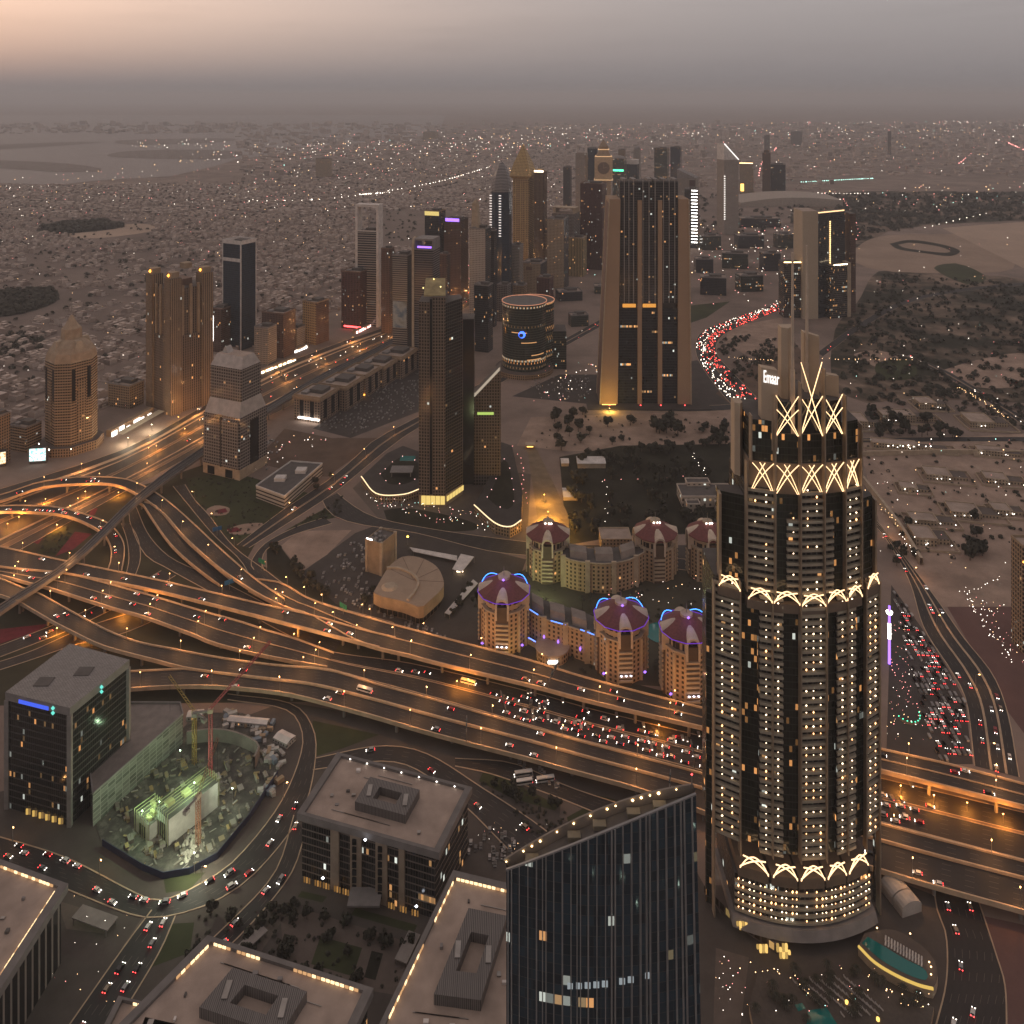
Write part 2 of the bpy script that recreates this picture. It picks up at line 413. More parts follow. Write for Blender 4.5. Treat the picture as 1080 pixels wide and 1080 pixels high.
def deck(name, L, R2, z, n=40, medians=(), piers=38, thick=1.7, mat=None, par=1.15):
    Lp, Rp = edge(L, zlist(z, len(L)), n), edge(R2, zlist(z, len(R2)), n)
    o = struct(ribbon(Lp, Rp, 0, mat or ASPH, name)); ROADS[name + '#' + str(len(ROADS))] = (Lp, Rp, 0)
    for e in (Lp, Rp): wall_strip(e, .9, thick + par, -thick).build('parapet', CONC, o, uv=False)
    s = MB()
    for i in range(n - 1):
        q = [Lp[i], Rp[i], Rp[i + 1], Lp[i + 1]]
        s.face([(p.x, p.y, p.z - thick) for p in q])
    s.build('soffit', DCONC, o, uv=False)
    for a, c in medians:
        A = [p.lerp(q, a) for p, q in zip(Lp, Rp)]; C = [p.lerp(q, c) for p, q in zip(Lp, Rp)]
        wall_strip([(p + q) / 2 for p, q in zip(A, C)], (C[0] - A[0]).length, .7).build('median_barrier', KERB, o, uv=False)
    if piers:
        acc = piers / 2
        for i in range(1, n):
            c0, c1 = (Lp[i - 1] + Rp[i - 1]) / 2, (Lp[i] + Rp[i]) / 2
            acc += (c1 - c0).length
            if acc > piers and c1.z > 4:
                acc = 0
                for fr in ((.5,) if (Rp[i] - Lp[i]).length < 16 else (.22, .78)):
                    p = Lp[i].lerp(Rp[i], fr); b = MB(); top = p.z - thick
                    b.cyl(p.x, p.y, 1.1, 1.1, 0, top - 1.2, 8); b.prism([(p.x - 1.2, p.y - 1.2), (p.x + 1.2, p.y - 1.2), (p.x + 1.2, p.y + 1.2), (p.x - 1.2, p.y + 1.2)], top - 1.2, top - .02, poly2=[(p.x - 2.6, p.y - 1.6), (p.x + 2.6, p.y - 1.6), (p.x + 2.6, p.y + 1.6), (p.x - 2.6, p.y + 1.6)])
                    b.build('pier', DCONC, o, uv=False)
    return (Lp, Rp, 0)

SZR = road('highway', [(-60, 533), (0, 516), (46, 502), (97, 486), (150, 465), (217, 427), (290, 388), (370, 357), (413, 342), (470, 309), (545, 262), (640, 214)],
     [(-60, 624), (0, 592), (60, 558), (125, 522), (196, 484), (217, 472), (290, 436), (350, 405), (413, 372), (470, 338), (575, 272), (662, 219)], 60, .12, ASPH2,
     medians=[(.13, .18), (.25, .27), (.47, .52), (.73, .75), (.82, .88)])
AVE = road('avenue', [(250, 575), (298.6, 537.8), (347, 505.8), (375, 482), (397, 462.8), (440.6, 439.7), (530, 392), (600, 355), (660, 322)],
     [(262.5, 578), (319, 542), (358, 515.6), (400, 481), (440, 452), (530, 403), (604, 361), (666, 327)], 30, .13, medians=[(.47, .53)])
SERV = road('service_road', [(356, 520), (372, 533), (399, 546.7), (454, 557.8), (510, 566), (557, 571.7), (640, 580), (780, 597)],
     [(340, 528), (350, 543), (379, 553), (438, 562), (510, 580), (554, 585.6), (640, 592), (780, 608)], 24, .14)
road('slip_road', [(341.7, 546), (312.5, 555.8), (280.6, 572.5), (265, 592), (268, 601)], [(350, 552), (310, 564), (283, 578), (276, 592), (279, 602)], 16, .15)
RG = road('gyratory_road', [(182.5, 512.8), (195, 528), (224, 562.8), (252, 589), (269, 611), (320, 640), (415, 664)],
     [(195, 511), (206, 528), (220, 543), (245, 575), (278, 600), (324, 630), (415.6, 657)], 26, .16)
LOOPR = road('loop_road', [(137, 535), (137, 550), (152, 583.6), (175.6, 599), (210, 618), (300, 668), (352, 690)], [(143.6, 535), (156, 563), (175.6, 585), (198, 597.5), (225, 609), (306, 650), (360, 675)], 24, .17)
road('loop_road', [(128, 552), (134, 570), (136, 590), (133, 606)], [(137, 552), (146, 570), (148, 590), (143, 606)], 12, .18)
UND = road('underpass_road', [(0, 681), (60, 658), (95, 642), (135, 622), (170, 602)], [(0, 693), (72, 665), (118, 643), (150, 628), (185, 607)], 16, .15)
road('underpass_road', [(-30, 707), (30, 688), (75, 668), (110, 655), (160, 640)], [(-30, 716), (30, 697), (80, 680), (130, 668), (172, 650)], 16, .16)
MID = road('boulevard', [(280, 668), (352, 688), (434, 700), (560, 730), (624, 748), (742, 777), (934, 822), (1100, 862)], [(299, 697), (345, 705), (397, 719), (463.7, 737), (550, 762), (624, 783), (742, 813), (934, 868), (1100, 912)], 40, .12, medians=[(.44, .5)])
WEST = road('curving_highway', [(905, 545), (928.6, 560.5), (957.8, 610), (974, 661), (1002, 705.6), (1019, 739), (1028, 808)], [(918, 540), (945, 575), (985, 628), (1016, 672), (1046.7, 711), (1063, 753), (1075, 820)], 30, .12, medians=[(.36, .4), (.7, .74)])
JAM = road('curving_highway', [(835, 315), (800, 327), (760, 341), (738, 352), (734, 372), (748, 398), (775, 430), (830, 480), (905, 545)], [(842, 320), (806, 334), (772, 348), (757, 360), (757, 375), (775, 395), (806, 428), (850, 478), (918, 540)], 40, .13, medians=[(.47, .53)])
road('desert_road', [(640, 428), (740, 428), (790, 425)], [(640, 433), (740, 434), (795, 430)], 10, .11)
FAR = road('distant_highway', [(862, 372), (900, 345), (950, 318), (1010, 305), (1100, 296)], [(868, 376), (905, 349), (955, 321), (1012, 308), (1100, 299)], 16, .3)
RE = road('distant_highway', [(940, 372), (960, 378), (1020, 410), (1085, 452), (1150, 500)], [(962, 376), (1000, 392), (1050, 422), (1085, 444), (1150, 488)], 14, .3, medians=[(.45, .55)])
road('side_street', [(905, 462), (1000, 461), (1100, 461)], [(905, 467), (1000, 466), (1100, 466)], 8, .2)
# foreground streets
FG = road('street', [(-40, 872), (0, 883), (70, 905), (145, 943), (172, 950), (215, 930), (250, 905), (294, 850), (316, 800), (318, 770), (300, 748), (240, 738)],
     [(-40, 903), (0, 912), (70, 938), (140, 965), (180, 966), (232, 948), (275, 915), (318, 858), (332, 806), (330, 768), (306, 742), (240, 732)], 40, .12)
FG2 = road('street', [(332, 800), (400, 787), (450, 795), (510, 832), (570, 872), (640, 930)], [(330, 812), (400, 803), (440, 812), (490, 850), (535, 895), (600, 960)], 24, .13)
FG3 = road('street', [(160, 960), (130, 1000), (60, 1100)], [(185, 966), (165, 1010), (110, 1100)], 10, .14)
FG4 = road('street', [(310, 860), (290, 920), (240, 975), (190, 1020)], [(322, 880), (305, 925), (255, 985), (205, 1030)], 12, .15)
FG5 = road('street', [(480, 800), (540, 805), (600, 830), (660, 850)], [(480, 808), (520, 817), (580, 838), (630, 858)], 12, .15)
BR = road('street', [(984, 930), (988.5, 959.6), (998, 988), (998, 1036), (985, 1090)], [(1030, 945), (1036.7, 964), (1051, 1008), (1060, 1040), (1062, 1090)], 16, .12)

DA = deck('flyover', [(-60, 566), (0, 577), (63.9, 591), (150, 608.7), (205, 621), (280, 638.6), (327, 649), (380, 664), (417, 673)],
     [(-60, 588), (0, 598), (62, 604), (83, 607.5), (150, 620), (205, 633), (280, 652), (380, 678), (400, 683)], 11, 36)
DB = deck('flyover', [(-60, 590), (0, 598.6), (62, 604.6), (83, 608), (150, 626), (208, 643.5), (255, 656.7), (280, 665), (310.6, 674), (352, 689)],
     [(-60, 595), (0, 607), (29, 615), (47, 619), (118, 641.4), (150, 650), (205, 670), (227, 679), (280, 692), (345, 704)], [10.5] * 6 + [9, 7, 4, 0.6], 40, medians=[(.48, .52)])
DE = deck('flyover', [(269, 611), (296.7, 615.5), (324, 631), (358, 643), (415.6, 659.4), (489.6, 679), (560, 697.4), (624, 717), (742.6, 747.6), (934, 791.7), (1002, 807), (1100, 833)],
     [(262, 622), (285, 634), (305, 642), (327, 649), (380, 677.5), (434, 692), (463.7, 700), (560, 723), (624, 740), (742.6, 768), (934, 814), (1100, 856)], [3, 5, 8, 10, 11, 11, 11, 11, 11, 11, 11, 11], 50, medians=[(.47, .5)])
DR = deck('ramp', [(-60, 537), (0, 522.5), (41.7, 509), (83, 503.7), (125, 504.4), (150, 512), (175.6, 528), (203, 551.7), (231, 578), (269, 611), (300, 632)],
     [(-60, 544), (0, 529), (41.7, 515), (76, 511), (118, 511), (143.6, 521), (172.8, 542), (195, 567), (231, 599), (270, 625.4), (297, 639)], [6, 8, 10, 11, 11, 11, 11, 11, 10, 8, 9], 44, piers=45)
DS = deck('ramp', [(152, 530), (164, 534), (178, 550), (196, 571), (225, 597), (243, 612)], [(146, 530), (150.5, 532), (161.7, 549), (179.7, 574), (203, 596), (232, 618)], [10, 10, 9, 7, 4, .8], 20, piers=0)
DL = deck('ramp', [(-60, 536), (0, 534), (28, 533.6), (62.5, 535.7), (90, 543), (115, 553), (129, 569.7), (131, 585), (128, 603)],
     [(-60, 543), (0, 540), (34.7, 540.5), (62.5, 543), (86, 550), (108, 562.8), (116.7, 576.7), (116.7, 592), (113, 603)], [8, 8.5, 9, 9, 8, 6, 4, 2, .8], 36, piers=40)
DC = deck('ramp', [(-60, 596), (0, 611), (22, 620), (37.5, 624.7), (69, 642), (104, 661), (125, 670.6), (150, 679), (171.7, 683), (227, 693.5), (285.6, 701.7), (345, 707), (397, 722), (463.7, 740), (560, 767.8), (624, 785.6), (742.6, 817), (934, 871), (1100, 914)],
     [(-60, 612), (0, 628), (18, 634.5), (30, 641), (55.6, 656), (75, 666), (104, 680), (130, 688), (167.5, 697.6), (199, 705.5), (260, 713.5), (330, 722), (395, 738), (463.7, 757), (560, 782), (624, 800), (742.6, 832), (934, 888), (1100, 932)], 9, 70)
DD = deck('flyover', [(100, 712), (137, 708.7), (181, 706.7), (199, 706.5), (260, 714.5), (330, 723), (395, 739), (463.7, 758), (560, 783), (624, 801), (742.6, 833), (934, 889), (1100, 933)],
     [(100, 731), (137, 726.8), (189.7, 724), (234, 724.7), (280, 728.9), (315.6, 734.7), (387.8, 754), (460, 775), (560, 801), (594, 810.6), (678, 833.7), (770, 866), (935, 920), (1100, 967)], 8.6, 60)

TRACK()
# metro viaduct
def viaduct():
    n = 60
    Lp = edge([(-50, 684), (0, 638.6), (73.6, 590), (150, 518), (214, 472), (289, 424), (345, 392), (402, 364), (470, 326)], 15, n); Rp = edge([(-50, 692), (0, 647), (83, 590), (150, 526.5), (216, 479), (292, 429), (348, 396), (404, 368), (474, 328)], 15, n)
    t = thing('metro_viaduct', 'long straight grey elevated rail viaduct crossing over the flyovers', 'viaduct')
    for p in (Lp, Rp): wall_strip(p, .8, 3.2, -2.2).build('parapet', plain('viaduct concrete', (.17, .15, .14)), t, uv=False)
    ribbon(Lp, Rp, 0, plain('track bed', (.05, .047, .045)), 'track_bed', t)
    s = MB()
    for i in range(n - 1): s.face([(p.x, p.y, p.z - 2) for p in (Lp[i], Rp[i], Rp[i + 1], Lp[i + 1])])
    s.build('soffit', DCONC, t, uv=False)
    for fr in (.27, .4, .62, .75):
        wall_strip([a.lerp(b, fr) for a, b in zip(Lp, Rp)], .25, .3).build('rail', plain('rail steel', (.25, .23, .22), .4, .6), t, uv=False)
    acc = 0
    for i in range(1, n):
        c0, c = (Lp[i - 1] + Rp[i - 1]) / 2, (Lp[i] + Rp[i]) / 2; acc += (c - c0).length
        if acc > 36:
            acc = 0; b = MB(); b.cyl(c.x, c.y, 1.2, 1.0, 0, 10.5, 8)
            b.prism([(c.x - 1, c.y - 1), (c.x + 1, c.y - 1), (c.x + 1, c.y + 1), (c.x - 1, c.y + 1)], 10.5, 12.95, poly2=[(c.x - 4, c.y - 1.4), (c.x + 4, c.y - 1.4), (c.x + 4, c.y + 1.4), (c.x - 4, c.y + 1.4)])
            b.build('pier', DCONC, t, uv=False)
viaduct()
# ---------------------------------------------------------------- building materials
TAN = plain('tan stone', (.30, .215, .14)); CREAM = plain('cream stone', (.40, .31, .22)); GREY = plain('grey stone', (.21, .19, .18)); WHITE = plain('white cladding', (.6, .55, .51))
DARK = plain('dark cladding', (.05, .045, .042)); ROOFG = plain('roof gravel', (.35, .27, .22), .95, var=.2, scale=.09); ROOFD = plain('dark roof', (.1, .088, .08), .9); STEEL = plain('steel', (.3, .28, .26), .35, .7)
BROWN = plain('brown stone', (.16, .1, .075)); BLACK = plain('black glass', (.012, .013, .015), .12, spec=.6); REDT = plain('red roof tiles', (.145, .045, .042), .85, var=.25, scale=.6)
WARM = glow('warm lamp', (1, .62, .28), 6); WARMW = glow('warm white lamp', (1, .78, .5), 7); WHITEL = glow('white lamp', (1, .93, .85), 8); GOLDL = glow('gold lamp', (1, .55, .12), 3.5)
REDL = glow('red lamp', (1, .06, .06), 6); BLUEL = glow('blue lamp', (.12, .22, 1), 4); VIOL = glow('violet lamp', (.35, .16, 1), 2.2); CYANL = glow('cyan lamp', (.08, .6, 1), 5); GREENL = glow('green lamp', (.1, 1, .5), 2.5); ORANGEL = glow('orange lamp', (1, .4, .06), 4)
f_tan = facade('facade tan', (.27, .185, .115), (.03, .027, .024), 3.2, 3.6, .55, .6, .025)
f_tanv = facade('facade tan ribs', (.2, .138, .098), (.03, .024, .02), 3.4, 3.6, .5, .85, .02)
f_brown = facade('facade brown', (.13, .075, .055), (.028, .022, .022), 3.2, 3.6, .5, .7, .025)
f_red = facade('facade maroon', (.11, .048, .042), (.025, .018, .02), 3.4, 3.6, .55, .8, .03, 1.2)
f_grey = facade('facade grey grid', (.22, .195, .18), (.035, .03, .03), 3.6, 3.7, .7, .62, .02)
f_lite = facade('facade pale grid', (.3, .26, .225), (.045, .04, .038), 3.0, 3.4, .5, .5, .03)
f_cream = facade('facade cream', (.36, .275, .19), (.05, .042, .034), 3.4, 3.5, .42, .55, .03)
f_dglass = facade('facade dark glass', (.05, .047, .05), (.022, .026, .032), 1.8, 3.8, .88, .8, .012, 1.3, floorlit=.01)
f_bglass = facade('facade blue glass', (.035, .045, .06), (.02, .035, .055), 2.0, 3.9, .9, .82, .006, 1.2)
f_gglass = facade('facade green glass', (.06, .06, .05), (.022, .032, .028), 1.8, 3.9, .9, .7, .03, .9, floorlit=.035)
f_band = facade('facade banded', (.27, .23, .2), (.03, .03, .032), 60, 3.6, 1, .5, .0)
f_tband = facade('facade tan banded', (.31, .215, .135), (.035, .028, .022), 3.0, 3.5, .85, .5, .015)
f_office = facade('facade office', (.16, .13, .11), (.02, .02, .02), 1.6, 4.0, .92, .8, .04, 1.0, floorlit=.03)
f_res = facade('facade resort', (.40, .27, .165), (.055, .04, .03), 4.0, 3.6, .45, .55, .02, 1.3)
f_gold = facade('facade gold', (.42, .28, .14), (.07, .05, .03), 4.5, 4.5, .55, .55, .02)

def plant(t, x, y, z, w, d, h, mat=None):
    b = MB(); b.box(x - w / 2, x + w / 2, y - d / 2, y + d / 2, z, z + h); return b.build('roof_plant', mat or ROOFD, t, uv=False)
def parapet(t, poly, z, h, mat, w=.8, name='parapet'):
    pts = [Vector((x, y, z)) for x, y in poly] + [Vector((poly[0][0], poly[0][1], z))]
    b = MB()
    for p, q in zip(pts, pts[1:]): b.bar(p + Vector((0, 0, h / 2)), q + Vector((0, 0, h / 2)), w, h)
    return b.build(name, mat, t, uv=False)
def rect(w, d, x=0, y=0): return [(x - w / 2, y - d / 2), (x + w / 2, y - d / 2), (x + w / 2, y + d / 2), (x - w / 2, y + d / 2)]
def ngon(r, n, x=0, y=0, ph=0, sy=1.0): return [(x + r * math.cos(2 * math.pi * i / n + ph), y + r * sy * math.sin(2 * math.pi * i / n + ph)) for i in range(n)]

def place(x0, x1, yb, ratio, yaw):
    """footprint (width, depth, centre) of a block whose walls span photo columns x0..x1 and whose near corner stands at row yb"""
    D0 = dist(yb); pc = (x0 + x1) / 2; a = math.atan((pc - CX) / F); th = R(yaw)
    w = (x1 - x0) * D0 / F * math.cos(a) / (abs(math.cos(th + a)) + ratio * abs(math.sin(th + a))); d = w * ratio
    Dc = D0 + (w * abs(math.sin(th)) + d * abs(math.cos(th))) / 2
    k = Dc / D0; w *= (1 + k) / 2; d *= (1 + k) / 2
    return w, d, (xat(pc, Dc), Dc, 0), Dc

def tower(label, x0, x1, yt, yb, fac, crown='flat', ratio=1.0, yaw=-20, name='tower', cat='tower', trim=None, fac2=None, group=None, piers=False, podium=0, lights=()):
    w, d, c, Dc = place(x0, x1, yb, ratio, yaw)
    z = zat(yt, Dc); trim = trim or GREY
    t = thing(name, label, cat, c, R(yaw), group)
    kind, arg = (crown if isinstance(crown, tuple) else (crown, 0))
    hz = z
    if kind in ('pyramid', 'spire', 'dome', 'slant', 'curve', 'frame', 'step', 'taper'): hz = z - arg
    b = MB(); p = rect(w, d)
    for i in range(4):
        j = (i + 1) % 4
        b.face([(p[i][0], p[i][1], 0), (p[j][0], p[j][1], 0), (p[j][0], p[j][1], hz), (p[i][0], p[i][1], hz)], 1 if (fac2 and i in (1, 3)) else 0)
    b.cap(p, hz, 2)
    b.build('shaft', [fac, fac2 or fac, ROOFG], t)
    if podium:
        q = MB(); q.box(-w * .8, w * .8, -d * .75, d * .7, 0, podium, 0, 1); q.build('podium', [fac2 or fac, ROOFD], t)
    if piers:
        for x, y in p:
            q = MB(); q.box(x - w * .05, x + w * .05, y - w * .05, y + w * .05, 0, hz + 1.2); q.build('corner_pier', trim, t, uv=False)
    if kind == 'flat':
        parapet(t, p, hz, 2.2, trim); plant(t, w * .08, d * .1, hz, w * .5, d * .45, 5); plant(t, -w * .25, -d * .2, hz, w * .22, d * .25, 3, GREY)
    elif kind == 'pyramid':
        q = MB(); q.prism(rect(w * 1.02, d * 1.02), hz, z, poly2=rect(.3, .3)); q.build('pyramid_roof', trim, t); q = MB(); q.bar((0, 0, z), (0, 0, z + arg * .25), .8); q.build('finial', STEEL, t, uv=False)
    elif kind == 'taper':
        q = MB(); q.prism(p, hz, hz + arg * .5, 0, 1, poly2=rect(w * .75, d * .75)); q.prism(rect(w * .5, d * .5), hz + arg * .5, z, 0, 1); q.build('crown', [trim, ROOFD], t)
    elif kind == 'spire':
        parapet(t, p, hz, 2, trim); plant(t, 0, 0, hz, w * .5, d * .5, arg * .25, trim); q = MB(); q.cyl(0, 0, 1.4, .4, hz + arg * .25, z, 6); q.build('spire', STEEL, t, uv=False)
    elif kind == 'dome':
        q = MB(); k = 6
        for i in range(k):
            r0, r1 = math.cos(i / k * 1.57), math.cos((i + 1) / k * 1.57)
            q.cyl(0, 0, w * .5 * r0, max(.05, w * .5 * r1), hz + arg * math.sin(i / k * 1.57), hz + arg * math.sin((i + 1) / k * 1.57), 14)
        q.build('dome', trim, t, smooth=True)
    elif kind == 'slant':
        q = MB(); a = w / 2; e = d / 2
        q.face([(-a, -e, hz), (a, -e, hz), (a, -e, hz + .5), (-a, -e, z)]); q.face([(a, e, hz), (-a, e, hz), (-a, e, z), (a, e, hz + .5)]); q.face([(-a, e, hz), (-a, -e, hz), (-a, -e, z), (-a, e, z)]); q.face([(a, -e, hz), (a, e, hz), (a, e, hz + .5), (a, -e, hz + .5)])
        q.face([(-a, -e, z), (a, -e, hz + .5), (a, e, hz + .5), (-a, e, z)]); q.build('slanted_top', trim, t)
    elif kind == 'curve':
        q = MB(); k = 8; a = w / 2; e = d / 2; pr = [(-a * math.cos(math.pi / 2 * i / k), hz + arg * math.sin(math.pi / 2 * i / k)) for i in range(k + 1)] + [(a, z)]
        for (xa, za), (xb, zb) in zip(pr, pr[1:]): q.face([(xa, -e, za), (xb, -e, zb), (xb, e, zb), (xa, e, za)]); q.face([(xa, -e, hz), (xb, -e, hz), (xb, -e, zb), (xa, -e, za)]); q.face([(xb, e, hz), (xa, e, hz), (xa, e, za), (xb, e, zb)])
        q.face([(a, -e, hz), (a, e, hz), (a, e, z), (a, -e, z)]); q.build('curved_roof', trim, t)
    elif kind == 'frame':
        for x in (-w * .45, w * .45):
            q = MB(); q.box(x - w * .06, x + w * .06, -d * .3, d * .3, hz, z); q.build('frame_leg', trim, t, uv=False)
        q = MB(); q.box(-w * .51, w * .51, -d * .3, d * .3, z - arg * .14, z + .01); q.build('frame_beam', trim, t, uv=False)
    elif kind == 'step':
        parapet(t, p, hz, 1.5, trim); q = MB(); q.box(-w * .32, w * .32, -d * .32, d * .32, hz, z - arg * .4, 0, 1); q.build('upper_tier', [fac, ROOFG], t); plant(t, 0, 0, z - arg * .4, w * .35, d * .3, arg * .4, trim)
    for (nm, lx, lz, lw, lh, mt) in lights:      # lit strips and signs on the front face, sizes as a share of the face
        q = MB(); q.box(lx * w - lw * w / 2, lx * w + lw * w / 2, -d / 2 - .7, -d / 2 - .05, hz * lz, hz * lz + lh); q.build(nm, mt, t, uv=False)
    return t, w, d, hz

TW = 'towers along the far side of the highway'
T = tower
# along the highway, near to far
tower('small tan mid-rise at the left edge beside the ornate tan tower', -14, 11, 437, 492, f_tan, name='office_block', cat='building')
tower('low tan office block with banded windows left of the ornate tan tower', 10, 44, 447, 478, f_tband, name='office_block', cat='building', ratio=.8)
tower('low tan hotel block behind the bare lot right of the ornate tan tower', 114, 152, 403, 432, f_tan, name='office_block', cat='building', ratio=.7)
tower('brown mid-rise with a tall white lit strip beside the dark blue glass tower', 219, 246, 324, 372, f_brown, name='apartment_tower', lights=[('lit_sign', -.2, .25, .22, 45, WHITEL)], trim=BROWN)
t_, w_, d_, h_ = tower('slim dark blue glass tower with pale corner edges and a pale roof band', 235, 270, 255, 370, f_bglass, name='glass_tower', piers=False, ratio=.85, trim=WHITE, yaw=-27)
for x, y in rect(w_, d_): q = MB(); q.box(x - .9, x + .9, y - .9, y + .9, 0, h_ + 6); q.build('corner_edge', WHITE, t_, uv=False)
parapet(t_, rect(w_, d_), h_ - 1, 7, WHITE, 1.2, 'roof_band'); q = MB(); q.box(-w_ / 2 - .5, w_ / 2, -d_ / 2 - .4, -d_ / 2, h_ * .83, h_ * .83 + 6); q.build('pale_band', WHITE, t_, uv=False)
tower('pale grid apartment block below the dark blue glass tower', 268, 292, 344, 386, f_lite, name='apartment_tower', ratio=.9)
tower('brown apartment block standing behind the pale grid apartment block', 276, 312, 328, 378, f_brown, name='apartment_tower', ratio=.8, trim=BROWN)
tower('low beige block between the brown apartments and the golden block', 300, 322, 345, 368, f_lite, name='apartment_block', cat='building')
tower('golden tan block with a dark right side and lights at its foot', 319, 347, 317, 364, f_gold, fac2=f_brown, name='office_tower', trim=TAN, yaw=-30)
tower('dark maroon ribbed tower left of the hollow white frame tower', 360, 391, 285, 348, f_red, name='apartment_tower', trim=BROWN, lights=[('red_sign', .1, .03, .9, 3, REDL)])
t_, w_, d_, h_ = tower('banded tower inside a tall white frame with a hollow square top', 377, 403, 243, 345, facade('facade frame tower', (.33, .29, .26), (.03, .034, .04), 60, 4.6, 1, .62, 0), name='framed_tower', ratio=.75, trim=WHITE, yaw=-12)
zt = zat(216, dist(345))
for x in (-w_ * .55, w_ * .55): q = MB(); q.box(x - 2.4, x + 2.4, -d_ * .52, d_ * .3, 0, zt); q.build('frame_leg', WHITE, t_, uv=False)
q = MB(); q.box(-w_ * .55 + 2.4, w_ * .55 - 2.4, -d_ * .5, d_ * .2, zt - 5, zt - .05); q.build('frame_beam', WHITE, t_, uv=False); q = MB(); q.cyl(0, 0, .8, .2, h_, zt + 14, 6); q.build('mast', STEEL, t_, uv=False)
tower('narrow dark brown tower just right of the white frame tower', 402, 416, 262, 352, f_brown, name='apartment_tower', trim=BROWN)
tower('short grey block behind the narrow dark brown tower', 405, 424, 272, 340, f_lite, name='office_tower')
t_, w_, d_, h_ = tower('dark banded tower carrying a big pale blue billboard on its face', 414, 437, 268, 385, f_band, fac2=f_dglass, name='office_tower', ratio=1.2, yaw=-14)
q = MB(); q.box(-w_ * .46, w_ * .46, -d_ / 2 - 1.2, -d_ / 2 - .1, h_ * .34, h_ * .58)
bm_, tt = newmat('billboard'); ff = tt.noise(tt.pos(), .06, 2); tt.bsdf(tt.ramp(ff, [(.35, (.1, .16, .22)), (.5, (.36, .37, .36)), (.7, (.2, .2, .16))]), .6); q.build('billboard', bm_, t_, uv=False)
t_, w_, d_, h_ = tower('dark banded tower with a rounded pale fin and a violet lit open top', 437, 464, 262, 390, facade('facade dark bands', (.16, .135, .13), (.02, .02, .026), 60, 3.8, 1, .6, 0), name='office_tower', ratio=1.1, yaw=-14)
q = MB(); zf = zat(250, dist(388)); q.box(-w_ * .62, -w_ * .5, -d_ * .55, d_ * .15, 0, zf - 14)
pr = [(-d_ * .55 + d_ * .7 * (.5 - .5 * math.cos(math.pi * i / 10)), zf - 14 + 14 * math.sin(math.pi * i / 10)) for i in range(11)]
for (ya, za), (yb2, zb) in zip(pr, pr[1:]):
    q.face([(-w_ * .5, ya, za), (-w_ * .62, ya, za), (-w_ * .62, yb2, zb), (-w_ * .5, yb2, zb)]); q.face([(-w_ * .62, ya, zf - 14), (-w_ * .62, yb2, zf - 14), (-w_ * .62, yb2, zb), (-w_ * .62, ya, za)][::-1]); q.face([(-w_ * .5, ya, zf - 14), (-w_ * .5, yb2, zf - 14), (-w_ * .5, yb2, zb), (-w_ * .5, ya, za)])
q.build('rounded_fin', CREAM, t_, uv=False)
for s in (-.5, .47): q = MB(); q.box(s * w_, s * w_ + 1.5, -d_ / 2, d_ / 2, h_, h_ + 16); q.build('crown_wall', GREY, t_, uv=False)
q = MB(); q.box(-w_ * .5, w_ * .5, -d_ / 2, d_ / 2, h_ + 16, h_ + 19); q.build('crown_beam', GREY, t_, uv=False); q = MB(); q.box(-w_ * .38, w_ * .38, -d_ * .4, -d_ * .36, h_ + 3, h_ + 6); q.build('violet_light', VIOL, t_, uv=False)
tower('grey tower with a floodlit yellow crown behind the violet topped tower', 448, 470, 222, 318, f_dglass, name='office_tower', lights=[('lit_crown', 0, .955, 1, 9, glow('yellow flood', (1, .75, .25), .8))], trim=TAN)
tower('dark ribbed tower with a violet sign on its roof', 468, 494, 231, 318, f_brown, name='office_tower', lights=[('violet_sign', 0, .985, .8, 7, VIOL)], trim=DARK)
t_, w_, d_, h_ = tower('slim tower with a pale gridded slab front and pointed pale fin on top', 495, 518, 240, 352, facade('facade pale slab', (.44, .37, .31), (.1, .085, .075), 3.0, 3.5, .5, .45, .01), fac2=f_dglass, name='apartment_tower', yaw=-18)
q = MB(); zf = zat(210, dist(352)); a = w_ * .45
q.prism([(-a, -d_ * .3), (0, -d_ * .3), (0, d_ * .1), (-a, d_ * .1)], h_, zf - 10, poly2=[(-a * .9, -d_ * .3), (-a * .2, -d_ * .3), (-a * .2, 0), (-a * .9, 0)]); q.prism([(-a * .9, -d_ * .3), (-a * .2, -d_ * .3), (-a * .2, 0), (-a * .9, 0)], zf - 10, zf, poly2=rect(.5, .5, -a * .3, -d_ * .2)); q.build('pointed_fin', CREAM, t_, uv=False)
tower('dark glass tower pressed against the slim pale slab tower', 514, 524, 243, 345, f_dglass, name='glass_tower')
tower('slate office tower with plain flat top left of the pointed dome tower', 500, 520, 300, 372, f_dglass, name='office_tower', ratio=.8)

